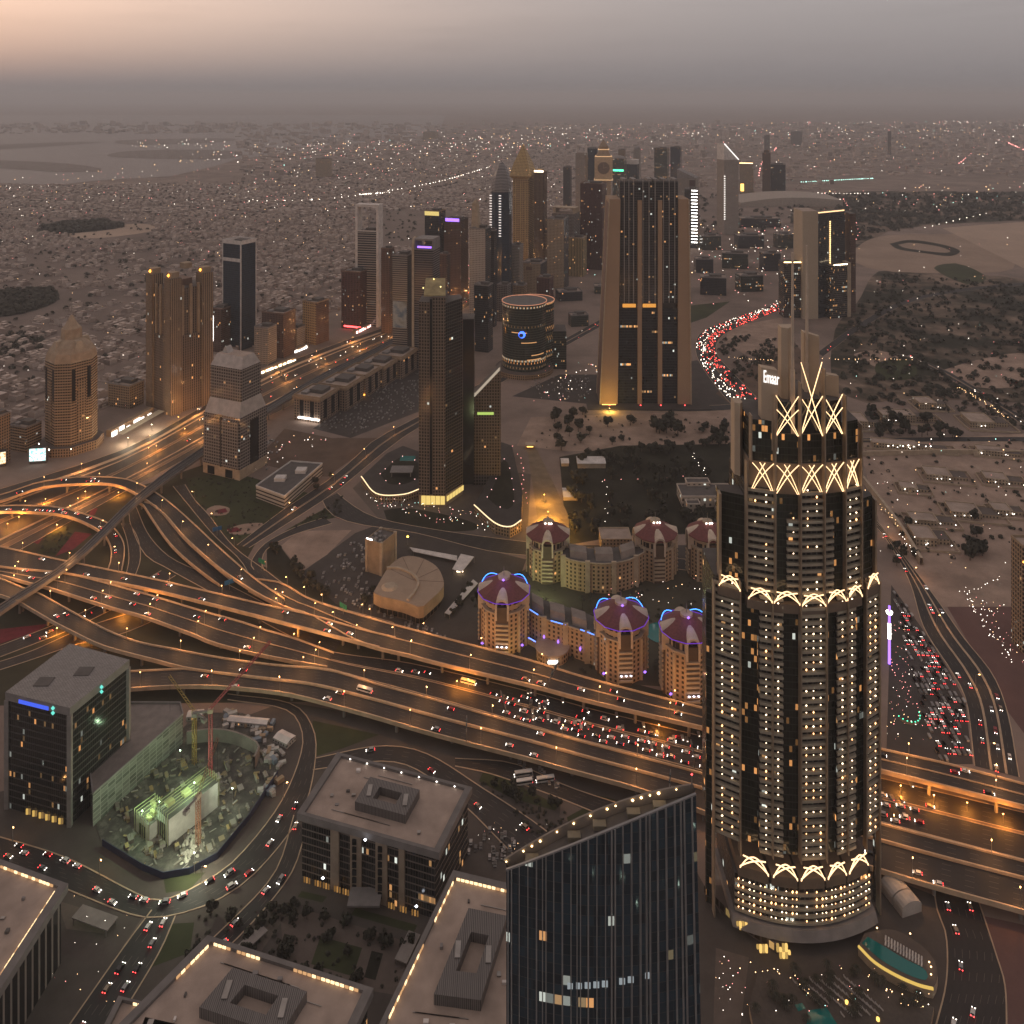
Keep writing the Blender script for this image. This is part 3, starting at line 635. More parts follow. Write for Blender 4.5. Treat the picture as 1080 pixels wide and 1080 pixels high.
def rose():
    w, d, c, Dc = place(517, 541, 322, 1, -20); z0 = zat(202, Dc); z1 = zat(170, Dc)
    t = thing('glass_tower', 'dark blue tower with a pointed bulbous dome and lit white edges', 'tower', c, R(-20))
    b = MB(); b.prism(ngon(w * .58, 8, ph=math.pi / 8), 0, z0, 0, 1); b.build('shaft', [f_bglass, ROOFD], t)
    b = MB(); k = 8; prof = [(1.0, 0), (1.0, .12), (.95, .3), (.84, .5), (.66, .68), (.44, .84), (.2, .95), (.02, 1)]
    for (r0, a0), (r1, a1) in zip(prof, prof[1:]): b.prism(ngon(w * .56 * r0, 8, ph=math.pi / 8), z0 + (z1 - z0) * a0, z0 + (z1 - z0) * a1, 0, poly2=ngon(w * .56 * r1, 8, ph=math.pi / 8))
    b.build('pointed_dome', [facade('facade dome', (.3, .27, .26), (.08, .075, .075), 60, 3.2, 1, .5, 0)], t)
    b = MB(); b.cyl(0, 0, .6, .2, z1, z1 + 14, 5); b.build('finial', STEEL, t, uv=False)
    for s, zz in ((-.44, .62), (.12, .5)):
        b = MB()
        for i in range(16): b.box(s * w - 2.5, s * w + 2.5, -w * .6, -w * .56, z0 * (.97 - i * .024), z0 * (.97 - i * .024) + 1.5)
        b.build('edge_light', glow('edge lamp', (1, .88, .8), 2.4 if s > 0 else 1.2), t, uv=False)
rose()
def golden():
    w, d, c, Dc = place(539, 565, 300, 1, -20); z1 = zat(185, Dc); z2 = zat(172, Dc); z3 = zat(151, Dc)
    t = thing('hotel_tower', 'golden hotel tower with a latticed pyramid crown, tallest of its row', 'tower', c, R(-20))
    b = MB(); b.prism(rect(w * .86, w * .86), 0, z1, 0); b.build('shaft', f_gold, t)
    b = MB(); b.prism(rect(w * .9, w * .9), z1 - 6, z1, 0, -1, poly2=rect(w * 1.14, w * 1.14)); b.prism(rect(w * 1.14, w * 1.14), z1, z2, 0, -1, poly2=rect(w * .8, w * .8)); b.prism(rect(w * .8, w * .8), z2, z3, 0, poly2=rect(.4, .4)); b.build('pyramid_crown', facade('facade gold lattice', (.5, .34, .15), (.15, .1, .045), 3.5, 3.5, .55, .55, .02), t)
    for s in (-.28, 0, .28): b = MB(); b.box(s * w - 1.6, s * w + 1.6, -w * .44, -w * .425, z1 * .3, z1 * .94); b.build('rib', plain('gold rib', (.4, .28, .13)), t, uv=False)
golden()
tower('slim tan tower with a lantern top just right of the golden pyramid tower', 563, 577, 168, 300, f_tanv, ('spire', 30), name='apartment_tower', trim=TAN, lights=[('lit_crown', 0, 1.0, .9, 4, WARMW)])
tower('white gridded apartment slab in front of the golden pyramid tower', 537, 552, 258, 318, f_lite, name='apartment_tower')
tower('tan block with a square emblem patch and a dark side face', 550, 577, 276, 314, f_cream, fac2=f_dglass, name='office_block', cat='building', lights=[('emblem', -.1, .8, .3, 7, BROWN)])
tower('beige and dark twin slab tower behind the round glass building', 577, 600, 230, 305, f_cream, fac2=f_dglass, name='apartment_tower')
tower('pale frame topped tower peeping behind the beige and dark twin slab', 582, 612, 218, 290, f_grey, ('frame', 14), name='apartment_tower', trim=CREAM)
tower('short yellowish ribbed tower left of the big tan walled tower', 599, 619, 250, 292, facade('facade yellow ribs', (.4, .31, .16), (.06, .05, .03), 4, 3.6, .5, .95, .03), name='apartment_tower', trim=CREAM)
tower('plum brown ribbed tower in front of the clock tower', 612, 640, 193, 285, f_red, name='apartment_tower', trim=BROWN, ratio=.8)
tower('white framed tower with square openings left of the clock tower', 607, 620, 152, 240, f_lite, ('frame', 30), name='apartment_tower', trim=WHITE)
tower('dark blue tower with pointed mast left of the clock tower', 618, 632, 150, 232, f_bglass, ('spire', 22), name='glass_tower')
def clock():
    w, d, c, Dc = place(627, 646, 240, 1, -6); z1 = zat(188, Dc); z2 = zat(165, Dc); z3 = zat(158, Dc); z4 = zat(147, Dc)
    t = thing('clock_tower', 'tan clock tower with floodlit square head and pointed cap', 'clock tower', c, R(-6))
    b = MB(); b.prism(rect(w * .82, w * .82), 0, z1); b.build('shaft', f_cream, t)
    b = MB(); b.prism(rect(w * 1.0, w * 1.0), z1, z2); b.build('clock_stage', plain('floodlight tinted stone', (.5, .36, .22)), t, uv=False)  # floodlight on the head is put into this brighter stone colour
    b = MB(); b.prism(ngon(w * .34, 16), 0, 1.5); o = b.build('clock_face', plain('clock face', (.16, .11, .08)), t, uv=False); o.location = (0, -w * .5 - .05, (z1 + z2) / 2); o.rotation_euler = (R(90), 0, 0)
    h1 = MB(); h1.bar((0, 0, 1.7), (w * .2, w * .05, 1.7), 1.2); h1.bar((0, 0, 1.7), (0, w * .27, 1.7), 1); h1.build('clock_hand', CREAM, o, uv=False)
    b = MB(); b.prism(rect(w * .85, w * .85), z2, z3, poly2=rect(w * .5, w * .5)); b.prism(rect(w * .5, w * .5), z3, z3 + (z4 - z3) * .35, poly2=rect(w * .56, w * .56)); b.prism(rect(w * .5, w * .5), z3 + (z4 - z3) * .35, z4, poly2=rect(.4, .4)); b.build('pointed_cap', TAN, t, uv=False)
    for zz, k in ((z1 - 4, 1.04), (z3 + 1, .62), (z2 + .5, .9)): parapet(t, rect(w * k, w * k), zz, 2.2, glow('stage flood', (1, .6, .3), .9), .8, 'floodlight_strip')
clock()
def box_far(label, x0, x1, yt, yb, fac, **k): return tower(label, x0, x1, yt, yb, fac, name=k.pop('name', 'office_tower'), **k)
box_far('round topped glass tower with a green lit rim right of the clock tower', 646, 661, 164, 215, f_gglass, crown=('dome', 12), lights=[('green_sign', 0, .72, .9, 8, GREENL)])
box_far('pale blue tower with a curved white top edge', 661, 674, 168, 213, f_bglass, crown=('curve', 20), trim=WHITE)
box_far('grey arch topped tower far behind the clock tower', 668, 676, 154, 200, f_lite, crown=('dome', 16))
box_far('green grey slab tower, left one of the far dark pair', 690, 706, 156, 207, f_gglass)
box_far('blue grey slab tower, right one of the far dark pair', 707, 719, 155, 207, f_bglass)
box_far('grey tower with a sloping roof behind the big tan walled tower', 714, 737, 178, 240, f_lite, crown=('slant', 30))
box_far('small dark tower with a pointed top right of the sloping grey tower', 727, 734, 186, 240, f_red, crown=('taper', 12))
t_, w_, d_, h_ = tower('slab edge with a ladder of white lights beside the big tan walled tower', 722, 737, 199, 262, f_dglass, name='office_tower')
for i in range(17): q = MB(); q.box(w_ * .05, w_ * .52, -d_ / 2 - 1.2, -d_ / 2 - .05, h_ * (.99 - .055 * i) - 3, h_ * (.99 - .055 * i) - .5); q.build('light_strip', WHITEL, t_, uv=False)
def wedge():
    w, d, c, Dc = place(756, 779, 248, .8, 18); z1 = zat(168, Dc); z2 = zat(151, Dc)
    t = thing('office_tower', 'silver office tower with a sharp slanted top and lit left edge', 'tower', c, R(18))
    b = MB(); b.prism(rect(w, d), 0, z1, 0, -1); b.build('shaft', facade('facade silver', (.34, .29, .25), (.12, .1, .09), 2.4, 3.8, .5, .5, .01), t)
    b = MB(); a = w / 2; e = d / 2
    b.face([(-a, -e, z1), (a, -e, z1), (-a, -e, z2)]); b.face([(a, e, z1), (-a, e, z1), (-a, e, z2)]); b.face([(-a, e, z1), (-a, -e, z1), (-a, -e, z2), (-a, e, z2)]); b.face([(-a, -e, z2), (a, -e, z1), (a, e, z1), (-a, e, z2)]); b.build('slanted_top', WHITE, t, uv=False)
    b = MB(); b.bar((-a, -e - .6, z2), (a, -e - .6, z1), 2.5); b.build('roof_edge_light', glow('roof edge', (1, .95, .9), 1.6), t, uv=False)
    for i in range(20): b = MB(); b.box(-a - .6, -a + 4, -e - 1, -e - .05, z1 * (.78 - .03 * i), z1 * (.78 - .03 * i) + 1.6); b.build('edge_light', glow('wedge lamp', (1, .93, .85), 3), t, uv=False)
    b = MB(); b.cyl(-a * .9, 0, 1, .2, z2, z2 + 40, 5); b.build('mast', STEEL, t, uv=False)
wedge()
box_far('round cream tower with a glowing top rim right of the slanted silver tower', 780, 795, 171, 206, f_cream, crown=('dome', 4), lights=[('lit_rim', 0, 1.0, 1, 3, WARM), ('door_glow', -.3, .12, .25, 34, GOLDL)], trim=CREAM)
box_far('slim brown tower with stepped peak far right of the cream round tower', 804, 813, 156, 208, f_brown, crown=('step', 22))
box_far('broad dark block beside the slim brown stepped tower', 811, 829, 173, 208, f_dglass)
box_far('hazy grey tower on the skyline above the right slab tower', 806, 812, 143, 168, f_grey); box_far('squat hazy block on the skyline right of the stepped tower', 834, 846, 139, 153, f_grey); box_far('slender hazy tower near the far right lit streets', 936, 940, 139, 165, f_grey)
box_far('beige slab standing alone amid the far left villas', 333, 350, 167, 187, f_cream, ratio=.5); box_far('hazy pale hotel block near the far shore', 446, 462, 139, 147, f_cream, ratio=.4)

for a in [('slim dark tower between the pointed dome tower and the pale slab tower', 508, 517, 255, 330, f_dglass), ('brown stepped tower just behind the golden pyramid tower', 553, 563, 196, 282, f_brown), ('narrow tan tower left of the beige and dark twin slab', 570, 580, 246, 300, f_tan), ('slender pale tower between the twin slab and the short yellowish tower', 592, 600, 246, 286, f_lite), ('dark glass tower left of the plum brown ribbed tower', 600, 613, 232, 276, f_bglass), ('tan tower close behind the plum brown ribbed tower', 634, 646, 208, 262, f_cream),
          ('grey mid-rise in front of the pointed dome tower', 524, 539, 300, 340, f_grey), ('tan mid-rise below the golden pyramid tower', 541, 556, 300, 336, f_tan), ('maroon mid-rise right of the tan emblem block', 566, 584, 292, 326, f_red), ('pale low tower far behind the violet sign tower', 478, 492, 250, 300, f_lite), ('brown tower in the gap behind the rounded fin tower', 463, 475, 268, 345, f_brown), ('hazy tan tower far behind the clock tower', 652, 660, 158, 196, f_tan), ('small dark tower far left of the framed white tower', 594, 603, 176, 222, f_dglass)]: tower(*a, name='office_tower', trim=random.choice((GREY, TAN, BROWN)))
# ornate tan tower on the left
def ornate():
    D0 = dist(481); w, d, c, Dc = place(48, 103, 481, 1, -38); k = Dc / F; r = 22.5 * D0 / F; zs = zat(395, Dc); z0 = zat(377, Dc)
    t = thing('ornate_tower', 'ornate tan apartment tower with stepped pointed crown beside the highway', 'tower', c, R(-38))
    def octo(s): a = r * s; e = a * .5; return [(-e, -a), (e, -a), (a, -e), (a, e), (e, a), (-e, a), (-a, e), (-a, -e)]
    b = MB(); b.prism(octo(1), 0, z0, 0, 1); b.build('shaft', [f_tband, ROOFD], t)
    for sx, sy in ((0, -1), (1, 0)):
        b = MB(); b.box(-r * .2, r * .2, -r - .7, -r + .2, 14, zs); o = b.build('window_bay', f_tan, t); o.rotation_euler = (0, 0, math.atan2(sy, sx) + math.pi / 2)
        for s in (-.36, .36): b = MB(); b.box(s * r - 2.2, s * r + 2.2, -r - .35, -r + .2, zs * .72, z0 - 8); o2 = b.build('tall_window', BLACK, t, uv=False); o2.rotation_euler = o.rotation_euler
    prof = [(1.0, 0), (.98, 5), (.92, 12), (.78, 19), (.58, 25), (.42, 28), (.39, 42), (.28, 46), (.2, 50), (.04, 60)]
    b = MB()
    for (s0, a0), (s1, a1) in zip(prof, prof[1:]): b.prism(octo(s0), z0 + a0 * .92, z0 + a1 * .92, 0, poly2=octo(s1))
    b.build('stepped_crown', plain('crown stone', (.36, .26, .175)), t, uv=False)
    b = MB(); b.cyl(0, 0, .6, .15, z0 + 58, z0 + 74, 5); b.build('finial', STEEL, t, uv=False)
    for i in range(4): b = MB(); b.prism([(-r * .4, -r * 1.0), (r * .4, -r * 1.0), (r * .22, -r * .5), (-r * .22, -r * .5)], z0 + 1, z0 + 25, poly2=[(-r * .12, -r * .76), (r * .12, -r * .76), (r * .1, -r * .4), (-r * .1, -r * .4)]); o = b.build('crown_gable', CREAM, t, uv=False); o.rotation_euler = (0, 0, i * math.pi / 2)
    b = MB(); b.prism(octo(1.25), 0, 11, 0, 1); b.build('podium', [f_tan, ROOFD], t)
    for a in (-.8, .75): b = MB(); b.box(-r * .52, r * .52, -r * 1.29, -r * 1.25, 9, 10.6); o = b.build('canopy_light', WHITEL, t, uv=False); o.rotation_euler = (0, 0, a)
ornate()
def ribbed():
    w, d, c, Dc = place(156, 223, 438, 1.0, -38); z1 = zat(283, Dc); z0 = zat(300, Dc)
    t = thing('hotel_tower', 'massive brown ribbed tower with orange lit corner turrets', 'tower', c, R(-38))
    b = MB(); b.prism(rect(w * .92, d * .92), 0, z0, 0, 1); b.build('shaft', [f_tanv, ROOFD], t)
    b = MB(); b.prism(rect(w * .99, d * .99), 0, z0 * .62, 0, 1); b.build('lower_tier', [f_tanv, ROOFD], t)
    for i, (x, y) in enumerate(rect(w * .8, d * .8)):
        b = MB(); b.box(x - w * .14, x + w * .14, y - d * .14, y + d * .14, 0, z0 * .93 if i == 3 else z1 - 6, 0, 1); o = b.build('corner_turret', [facade('facade turret', (.27, .19, .125), (.06, .04, .03), 3.2, 3.6, .4, .95, .02), ROOFD], t)
        m = MB(); m.box(x - w * .1, x + w * .1, y - d * .1, y + d * .1, z1 - 6, z1 + 2); m.build('turret_cap', TAN, o, uv=False)
        if i < 3: m = MB(); m.octa(x, y - d * .11, z1 - 2, 2.6); m.build('turret_lamp', ORANGEL, o, uv=False)
    for f in (-.2, 0, .2):
        for a in (0, math.pi / 2): b = MB(); b.box(f * w - 2, f * w + 2, -d * .49, -d * .45, 0, z0 + 5); o = b.build('rib', TAN, t, uv=False); o.rotation_euler = (0, 0, a)
    plant(t, 0, 0, z0, w * .4, d * .4, 10, BROWN)
ribbed()
def gabled():
    w, d, c, Dc = place(213, 284, 507, .8, -24); z1 = zat(372, Dc); z0 = zat(383, Dc); zm = zat(424, Dc)
    t = thing('office_tower', 'grey gridded tower with sloping gabled shoulders beside the viaduct', 'tower', c, R(-24))
    G = f_grey; SL = plain('sloped cladding', (.4, .36, .335))
    b = MB(); b.prism(rect(w * .92, d), 12, zm - 8, 0, -1); b.build('shaft', G, t)
    for s in (-1, 1):
        b = MB(); b.box(s * w * .23 - w * .21, s * w * .23 + w * .21, -d * .53, -d * .45, 14, zm - 12); b.build('front_bay', G, t)
    b = MB(); b.prism(rect(w * .9, d * .98), zm - 8, zm + 9, 0, -1, poly2=rect(w * .8, d * .72)); b.build('sloping_shoulder', SL, t, uv=False)
    b = MB(); b.prism(rect(w * .8, d * .7), zm + 9, z0, 0, -1); b.build('upper_shaft', G, t)
    b = MB(); b.prism(rect(w * .8, d * .7), z0, z1, 0, 1, poly2=rect(w * .66, d * .4)); b.build('hipped_roof', [SL, ROOFG], t, uv=False)
    b = MB(); b.prism(rect(w * .16, d * .2, -w * .2), z1, z1 + 7, poly2=rect(w * .02, d * .2, -w * .2)); b.build('roof_gable', SL, t, uv=False)
    b = MB(); b.prism(rect(w * .94, d * 1.02), 0, 12, 0, 0); b.build('stone_base', CREAM, t, uv=False)
    for x in (-.26, 0.2): b = MB(); b.box(x * w - w * .09, x * w + w * .09, -d * .515, -d * .5, .5, 10); b.build('entrance', BLACK, t, uv=False)
    b = MB(); b.box(-w * .012, w * .012, -d * .54, -d * .45, 12, zm - 10); b.build('dark_groove', DARK, t, uv=False)
    b = MB(); b.box(w * .455, w * .47, -d * .12, d * .18, 12, zm - 16); b.build('side_recess', BLACK, t, uv=False)
gabled()
def lowshop():
    z = 13; q = [(270, 513), (307, 487), (340, 489.5), (300, 524)]
    t = thing('office_block', 'low white office block with curved louvred side beside the avenue', 'building', P(300, 515))
    o = t.location; pl = [tuple((P(x, y, z) - Vector(o)).xy) for x, y in q]
    b = MB(); pl = pl[::-1] if geometry.area_tri(Vector(pl[0]), Vector(pl[1]), Vector(pl[2])) < 0 else pl
    A = sum(pl[i][0] * pl[(i + 1) % 4][1] - pl[(i + 1) % 4][0] * pl[i][1] for i in range(4)); pl = pl if A > 0 else pl[::-1]
    b.prism(pl, 0, z, 0, 1); b.build('body', [facade('facade white bands', (.42, .38, .33), (.06, .05, .05), 60, 4, 1, .4, 0), ROOFD], t); parapet(t, pl, z, 1.6, WHITE)
    cx = sum(p[0] for p in pl) / 4; cy = sum(p[1] for p in pl) / 4
    for k in (.5, -.35): plant(t, cx + 22 * k, cy + 24 * k, z, 12, 10, 4, WHITE)
lowshop()
# row of five mid-rise blocks along the highway
for i, (x0, x1, yt, yb, lab) in enumerate([(310, 357, 413, 447, 'stone office block with white lights at its foot, nearest of the row beside the highway'), (336, 384, 401, 434, 'stone office block second from the near end of the highway row'), (359, 402, 390, 420, 'stone office block in the middle of the highway row above an orange lit canopy'),
                                           (377, 421, 381, 409, 'stone office block second from the far end of the highway row'), (396, 440, 371, 400, 'stone office block at the far end of the highway row below the dark banded towers')]):
    t_, w_, d_, h_ = tower(lab, x0, x1, yt, yb, facade('facade row block', (.27, .2, .15), (.03, .026, .025), 4.2, 3.7, .55, .65, .02), name='office_block', cat='building', ratio=1.1, trim=TAN, group='office blocks in a row beside the highway')
    parapet(t_, rect(w_ * 1.05, d_ * 1.05), h_ - 3, 3, TAN, 2, 'cornice')
    for s in (-.2, .2):
        q = MB(); q.box(s * w_ - w_ * .07, s * w_ + w_ * .07, -d_ / 2 - .6, -d_ / 2 - .02, 4, h_ - 5); q.build('glazed_bay', BLACK, t_, uv=False)
        q = MB(); q.box(w_ / 2 + .02, w_ / 2 + .6, s * d_ - d_ * .08, s * d_ + d_ * .08, 4, h_ - 5); q.build('glazed_bay', BLACK, t_, uv=False)
    if i in (0, 2): q = MB(); q.box(-w_ * .3, w_ * .5, -d_ / 2 - 3, -d_ / 2 - .6, 5, 6.3); q.build('canopy_light', WHITEL if i == 0 else ORANGEL, t_, uv=False)
# ---------------------------------------------------------------- landmark buildings of the middle ground
def big_wall_tower():
    D0 = dist(427); k = D0 / F; w = 99 * k; d = 46; z1 = zat(190, D0 + d / 2); zw = zat(208, D0 + d / 2)
    t = thing('landmark_tower', 'tall dark tower clamped between two broad tan flared end walls', 'tower', (xat(680, D0), D0 + d / 2, 0), 0)
    ST = plain('end wall stone', (.34, .225, .145), .8, var=.08, scale=.02); e = d / 2
    for s in (-1, 1):       # end walls lean outwards to their feet
        b = MB(); xo0, xo1, xi0, xi1 = [w * q for q in ((-.478, -.375, -.288, -.258) if s < 0 else (.495, .47, .354, .36))]
        lo = [(xo0, -e), (xi0, -e), (xi0, e), (xo0, e)]; hi = [(xo1, -e), (xi1, -e), (xi1, e), (xo1, e)]
        if s > 0: lo = [lo[1], lo[0], lo[3], lo[2]]; hi = [hi[1], hi[0], hi[3], hi[2]]
        b.prism(lo, 0, zw, poly2=hi); o = b.build('end_wall', ST, t, uv=False)
        f = MB(); off = s * .6
        f.face([(xo0 + off, -e * .75, 3), (xo0 + off, e * .75, 3), (xo1 + off, e * .75, zw - 6), (xo1 + off, -e * .75, zw - 6)][::s]); f.build('recessed_panel', BROWN, o, uv=False)
        for y in (-e - .4, e + .4): f = MB(); f.bar((xo0, y, 0), (xo1, y, zw), 1.6); f.build('edge_rib', CREAM, o, uv=False)
        if s < 0:
            q = MB(); q.box(xo0 + 3, xi0 - 3, -e - 2.6, -e - 1.6, .5, 1.5); q.build('upwash_lamp', GOLDL, o, uv=False)
    zl = z1 * .43
    b = MB(); b.prism(rect(w * .64, d * .82, w * .04), 0, zl, 0, -1); b.build('office_floors', facade('facade tall office', (.03, .03, .034), (.016, .02, .028), 2.2, 4.0, .9, .75, .006, 1.3, floorlit=.03), t)
    b = MB(); b.prism(rect(w * .6, d * .7, w * .04), zl, zl + 7, 0, -1); b.build('sky_lobby', DARK, t, uv=False)
    for x in (-.17, .045): b = MB(); b.box(x * w - w * .06, x * w + w * .08, -d * .40, -d * .36, zl + 1, zl + 6); b.build('lobby_light', glow('lobby lamp', (1, .42, .08), .8), t, uv=False)
    b = MB(); b.prism(rect(w * .62, d * .82, w * .05), zl + 7, z1, 0, 1); b.build('upper_floors', [facade('facade tall flats', (.06, .055, .055), (.02, .021, .024), 2.9, 3.7, .8, .62, .045, 1.0), ROOFD], t)
    for x in (-.215, -.165, -.115, -.015, .05, .115, .205, .265, .325):
        b = MB(); b.box(x * w - .45, x * w + .45, -d * .41 - 1.2, -d * .41 - .05, zl + 8, z1 + 3); b.build('mullion', plain('mullion metal', (.32, .29, .27), .5), t, uv=False)
        if x in (-.215, -.115, .05, .115, .205, .325): b = MB(); b.box(x * w - 1.8, x * w + 4.2, -d * .41, d * .3, z1, z1 + 3.5); b.build('crown_fin', GREY, t, uv=False)
    for x in (-.052, .165): b = MB(); b.box(x * w - w * .022, x * w + w * .022, -d * .5, -d * .41, 0, zw - 2); b.build('central_pier', ST, t, uv=False)
    for x in (-.38, .42, -.05, .165): b = MB(); b.octa(x * w, -d * .62, 1.4, 1.1); b.build('foot_lamp', REDL, t, uv=False)
    b = MB(); b.box(-w * .62, w * .68, -d * .95, d * .9, 0, .9); b.build('forecourt', LOT, t, uv=False)
big_wall_tower()

def round_glass():
    D0 = dist(398); k = D0 / F; r = 29 * k * .83; c = (xat(553, D0 + r), D0 + r, 0); z1 = zat(317, D0 + r)
    t = thing('glass_building', 'round green glass office drum with a lit roof rim and blue emblem', 'building', c)
    b = MB(); b.prism(ngon(r, 40), 0, z1, 0, 1); b.build('drum', [f_gglass, plain('drum roof', (.12, .115, .11))], t)
    b = MB(); b.prism(ngon(r * .95, 40, r * .42, r * .5), 0, z1 - 3, 0, 1); b.build('rear_drum', [f_gglass, ROOFD], t)
    for rr, x, y, z, nm in ((r, 0, 0, z1, 'roof_rim_light'), (r * .95, r * .42, r * .5, z1 - 3, 'rear_rim_light')):
        q = [Vector((p[0], p[1], z + .9)) for p in ngon(rr + .3, 40, x, y)]; b = MB(); b.path(q + [q[0]], .9, .9); b.build(nm, glow('rim lamp', (1, .42, .25), .6), t, uv=False)
    for a0, z in ((.3, .62), (.75, .48), (1.2, .3), (1.0, .24)):
        b = MB(); q = [Vector((math.cos(-math.pi / 2 + u * .1 + a0 - .9) * (r + .25), math.sin(-math.pi / 2 + u * .1 + a0 - .9) * (r + .25), z1 * z)) for u in range(8)]; b.path(q, .3, 1.3); b.build('lit_band', glow('band lamp', (1, .5, .2), .7), t, uv=False)
    e = MB(); n = 20
    for i in range(n):
        a, a2 = 2 * math.pi * i / n, 2 * math.pi * (i + 1) / n
        e.face([(5.6 * math.cos(a), -.4, 5.6 * math.sin(a)), (5.6 * math.cos(a2), -.4, 5.6 * math.sin(a2)), (-1.2 + 3.6 * math.cos(a2), -.4, -1 + 3.6 * math.sin(a2)), (-1.2 + 3.6 * math.cos(a), -.4, -1 + 3.6 * math.sin(a))])
    o = e.build('crescent_emblem', glow('emblem blue', (.05, .16, 1), 3), t, uv=False); o.location = (-r * .12, -r * 1.0 - .6, z1 * .60)
    b = MB(); b.prism(ngon(r * 1.3, 24, 0, -r * .1), 0, 8, 0, 1); b.build('podium', [f_tan, PAVE], t)
    b = MB(); b.box(r * .95, r * 1.9, r * .1, r * 1.2, 0, z1 * .55, 0, 1); b.build('side_wing', [f_gglass, ROOFD], t)
round_glass()

def twin_dark():
    D0 = dist(532); t = thing('apartment_tower', 'tall dark gridded tower with a tilted yellow lit roof panel above a curved podium', 'tower', P(462, 534), 0)
    o = t.location; L = lambda px, D: xat(px, D) - o.x
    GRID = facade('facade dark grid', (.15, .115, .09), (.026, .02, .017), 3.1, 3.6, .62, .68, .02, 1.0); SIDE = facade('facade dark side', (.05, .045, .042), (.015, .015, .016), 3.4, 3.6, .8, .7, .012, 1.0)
    zt = zat(312, D0); a, m1, m2, e = L(442, D0), L(453.5, D0), L(456.5, D0), L(470, D0); s1, s2 = L(488, D0 + 28), L(500, D0 + 34)
    yF = 0
    b = MB(); b.prism([(a, 2), (m1, 0), (m1, 34), (a, 30)], 12, zt - 6, 0, 1); b.build('left_bay', [GRID, ROOFD], t)
    b = MB(); b.prism([(m1, 1.8), (m2, 1.8), (m2, 30), (m1, 30)], 12, zt - 3, 0, 1); b.build('dark_groove', [BLACK, ROOFD], t)
    b = MB(); b.prism([(m2, 0), (e, 0), (e, 34), (m2, 34)], 12, zt, 0, 1); b.build('right_bay', [GRID, ROOFD], t)
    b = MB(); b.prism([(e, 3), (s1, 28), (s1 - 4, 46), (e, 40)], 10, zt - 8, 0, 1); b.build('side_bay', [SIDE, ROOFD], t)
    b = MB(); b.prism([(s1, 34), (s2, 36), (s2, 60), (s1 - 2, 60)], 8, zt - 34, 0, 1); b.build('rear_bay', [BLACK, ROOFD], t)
    pl = [(L(447, D0), 3, zt + 1), (L(470, D0), 3, zt + 1), (L(468, D0), 26, zt + 15), (L(447, D0), 26, zt + 15)]
    b = MB(); b.face(pl); b.face([(x, y, z - 1.4) for x, y, z in pl][::-1])
    for i in range(4): p, q = pl[i], pl[(i + 1) % 4]; b.face([(p[0], p[1], p[2] - 1.4), (q[0], q[1], q[2] - 1.4), q, p])
    mm, tt = newmat('floodlight tinted panel'); f = tt.noise(tt.pos(), .12, 4); tt.bsdf(tt.ramp(f, [(.3, (.2, .15, .07)), (.7, (.4, .32, .16))]), .7); b.build('tilted_roof', mm, t, uv=False)  # yellow floodlight is put into the panel's base colour
    for x, y in ((.15, 6), (.8, 8), (.5, 22)): b = MB(); b.octa(a + (e - a) * x, y, zt + 6 + y * .4, .8); b.build('roof_lamp', glow('yellow lamp', (1, .8, .3), 4), t, uv=False)
    for i in range(5): b = MB(); x0 = a + (e - a) * (.1 + .18 * i); b.box(x0, x0 + (e - a) * .16, -.4, 1.9, 2, 11); b.build('lobby_window', glow('lobby yellow', (1, .72, .22), .9), t, uv=False)
    b = MB(); b.prism([(a, 2), (e, .2), (s1, 27), (s1, 40), (a, 34)], 0, 11.9, 0); b.build('lobby', TAN, t, uv=False)
    for i in range(6): f0, f1 = i / 6 + .02, (i + 1) / 6 - .02; b = MB(); b.bar((e + 1.5 + (s1 - e) * f0, -.2 + 28 * f0, 8), (e + 1.5 + (s1 - e) * f1, -.2 + 28 * f1, 8), .6, 5.5); b.build('lobby_window', glow('lobby yellow', (1, .72, .22), .9), t, uv=False)
    # lower companion with a sloping lit roof line
    D1 = dist(512); u = thing('apartment_tower', 'dark gridded companion tower with a sloping top edged by a pale line', 'tower', P(513, 512), 0)
    M = lambda px: xat(px, D1) - u.location.x
    z0, z1 = zat(421, D1), zat(386, D1 + 15); x0, x1 = M(498), M(528)
    b = MB(); b.face([(x0, 0, 0), (x1, 0, 0), (x1, 0, z1), (x0, 0, z0)]); b.face([(x1, 0, 0), (x1, 30, 0), (x1, 30, z1), (x1, 0, z1)]); b.face([(x0, 30, 0), (x0, 0, 0), (x0, 0, z0), (x0, 30, z0)]); b.face([(x1, 30, 0), (x0, 30, 0), (x0, 30, z0), (x1, 30, z1)]); b.face([(x0, 0, z0), (x1, 0, z1), (x1, 30, z1), (x0, 30, z0)], 1); b.build('shaft', [facade('facade companion', (.10, .085, .075), (.022, .019, .018), 3.1, 3.6, .6, .62, .02, 1.0), ROOFD], u)
    for y in (-.5, 6): b = MB(); b.bar((x0, y, z0 + .8), (x1 - 1, y, z1 + .8), 1.2); b.build('roof_edge', glow('roof line', (.8, .66, .5), .55), u, uv=False)
    b = MB(); b.box(x0 + 6, x1 - 8, -.5, -.05, z0 * .82, z0 * .82 + 3); b.build('terrace_light', glow('terrace green', (.65, .9, .2), .7), u, uv=False)
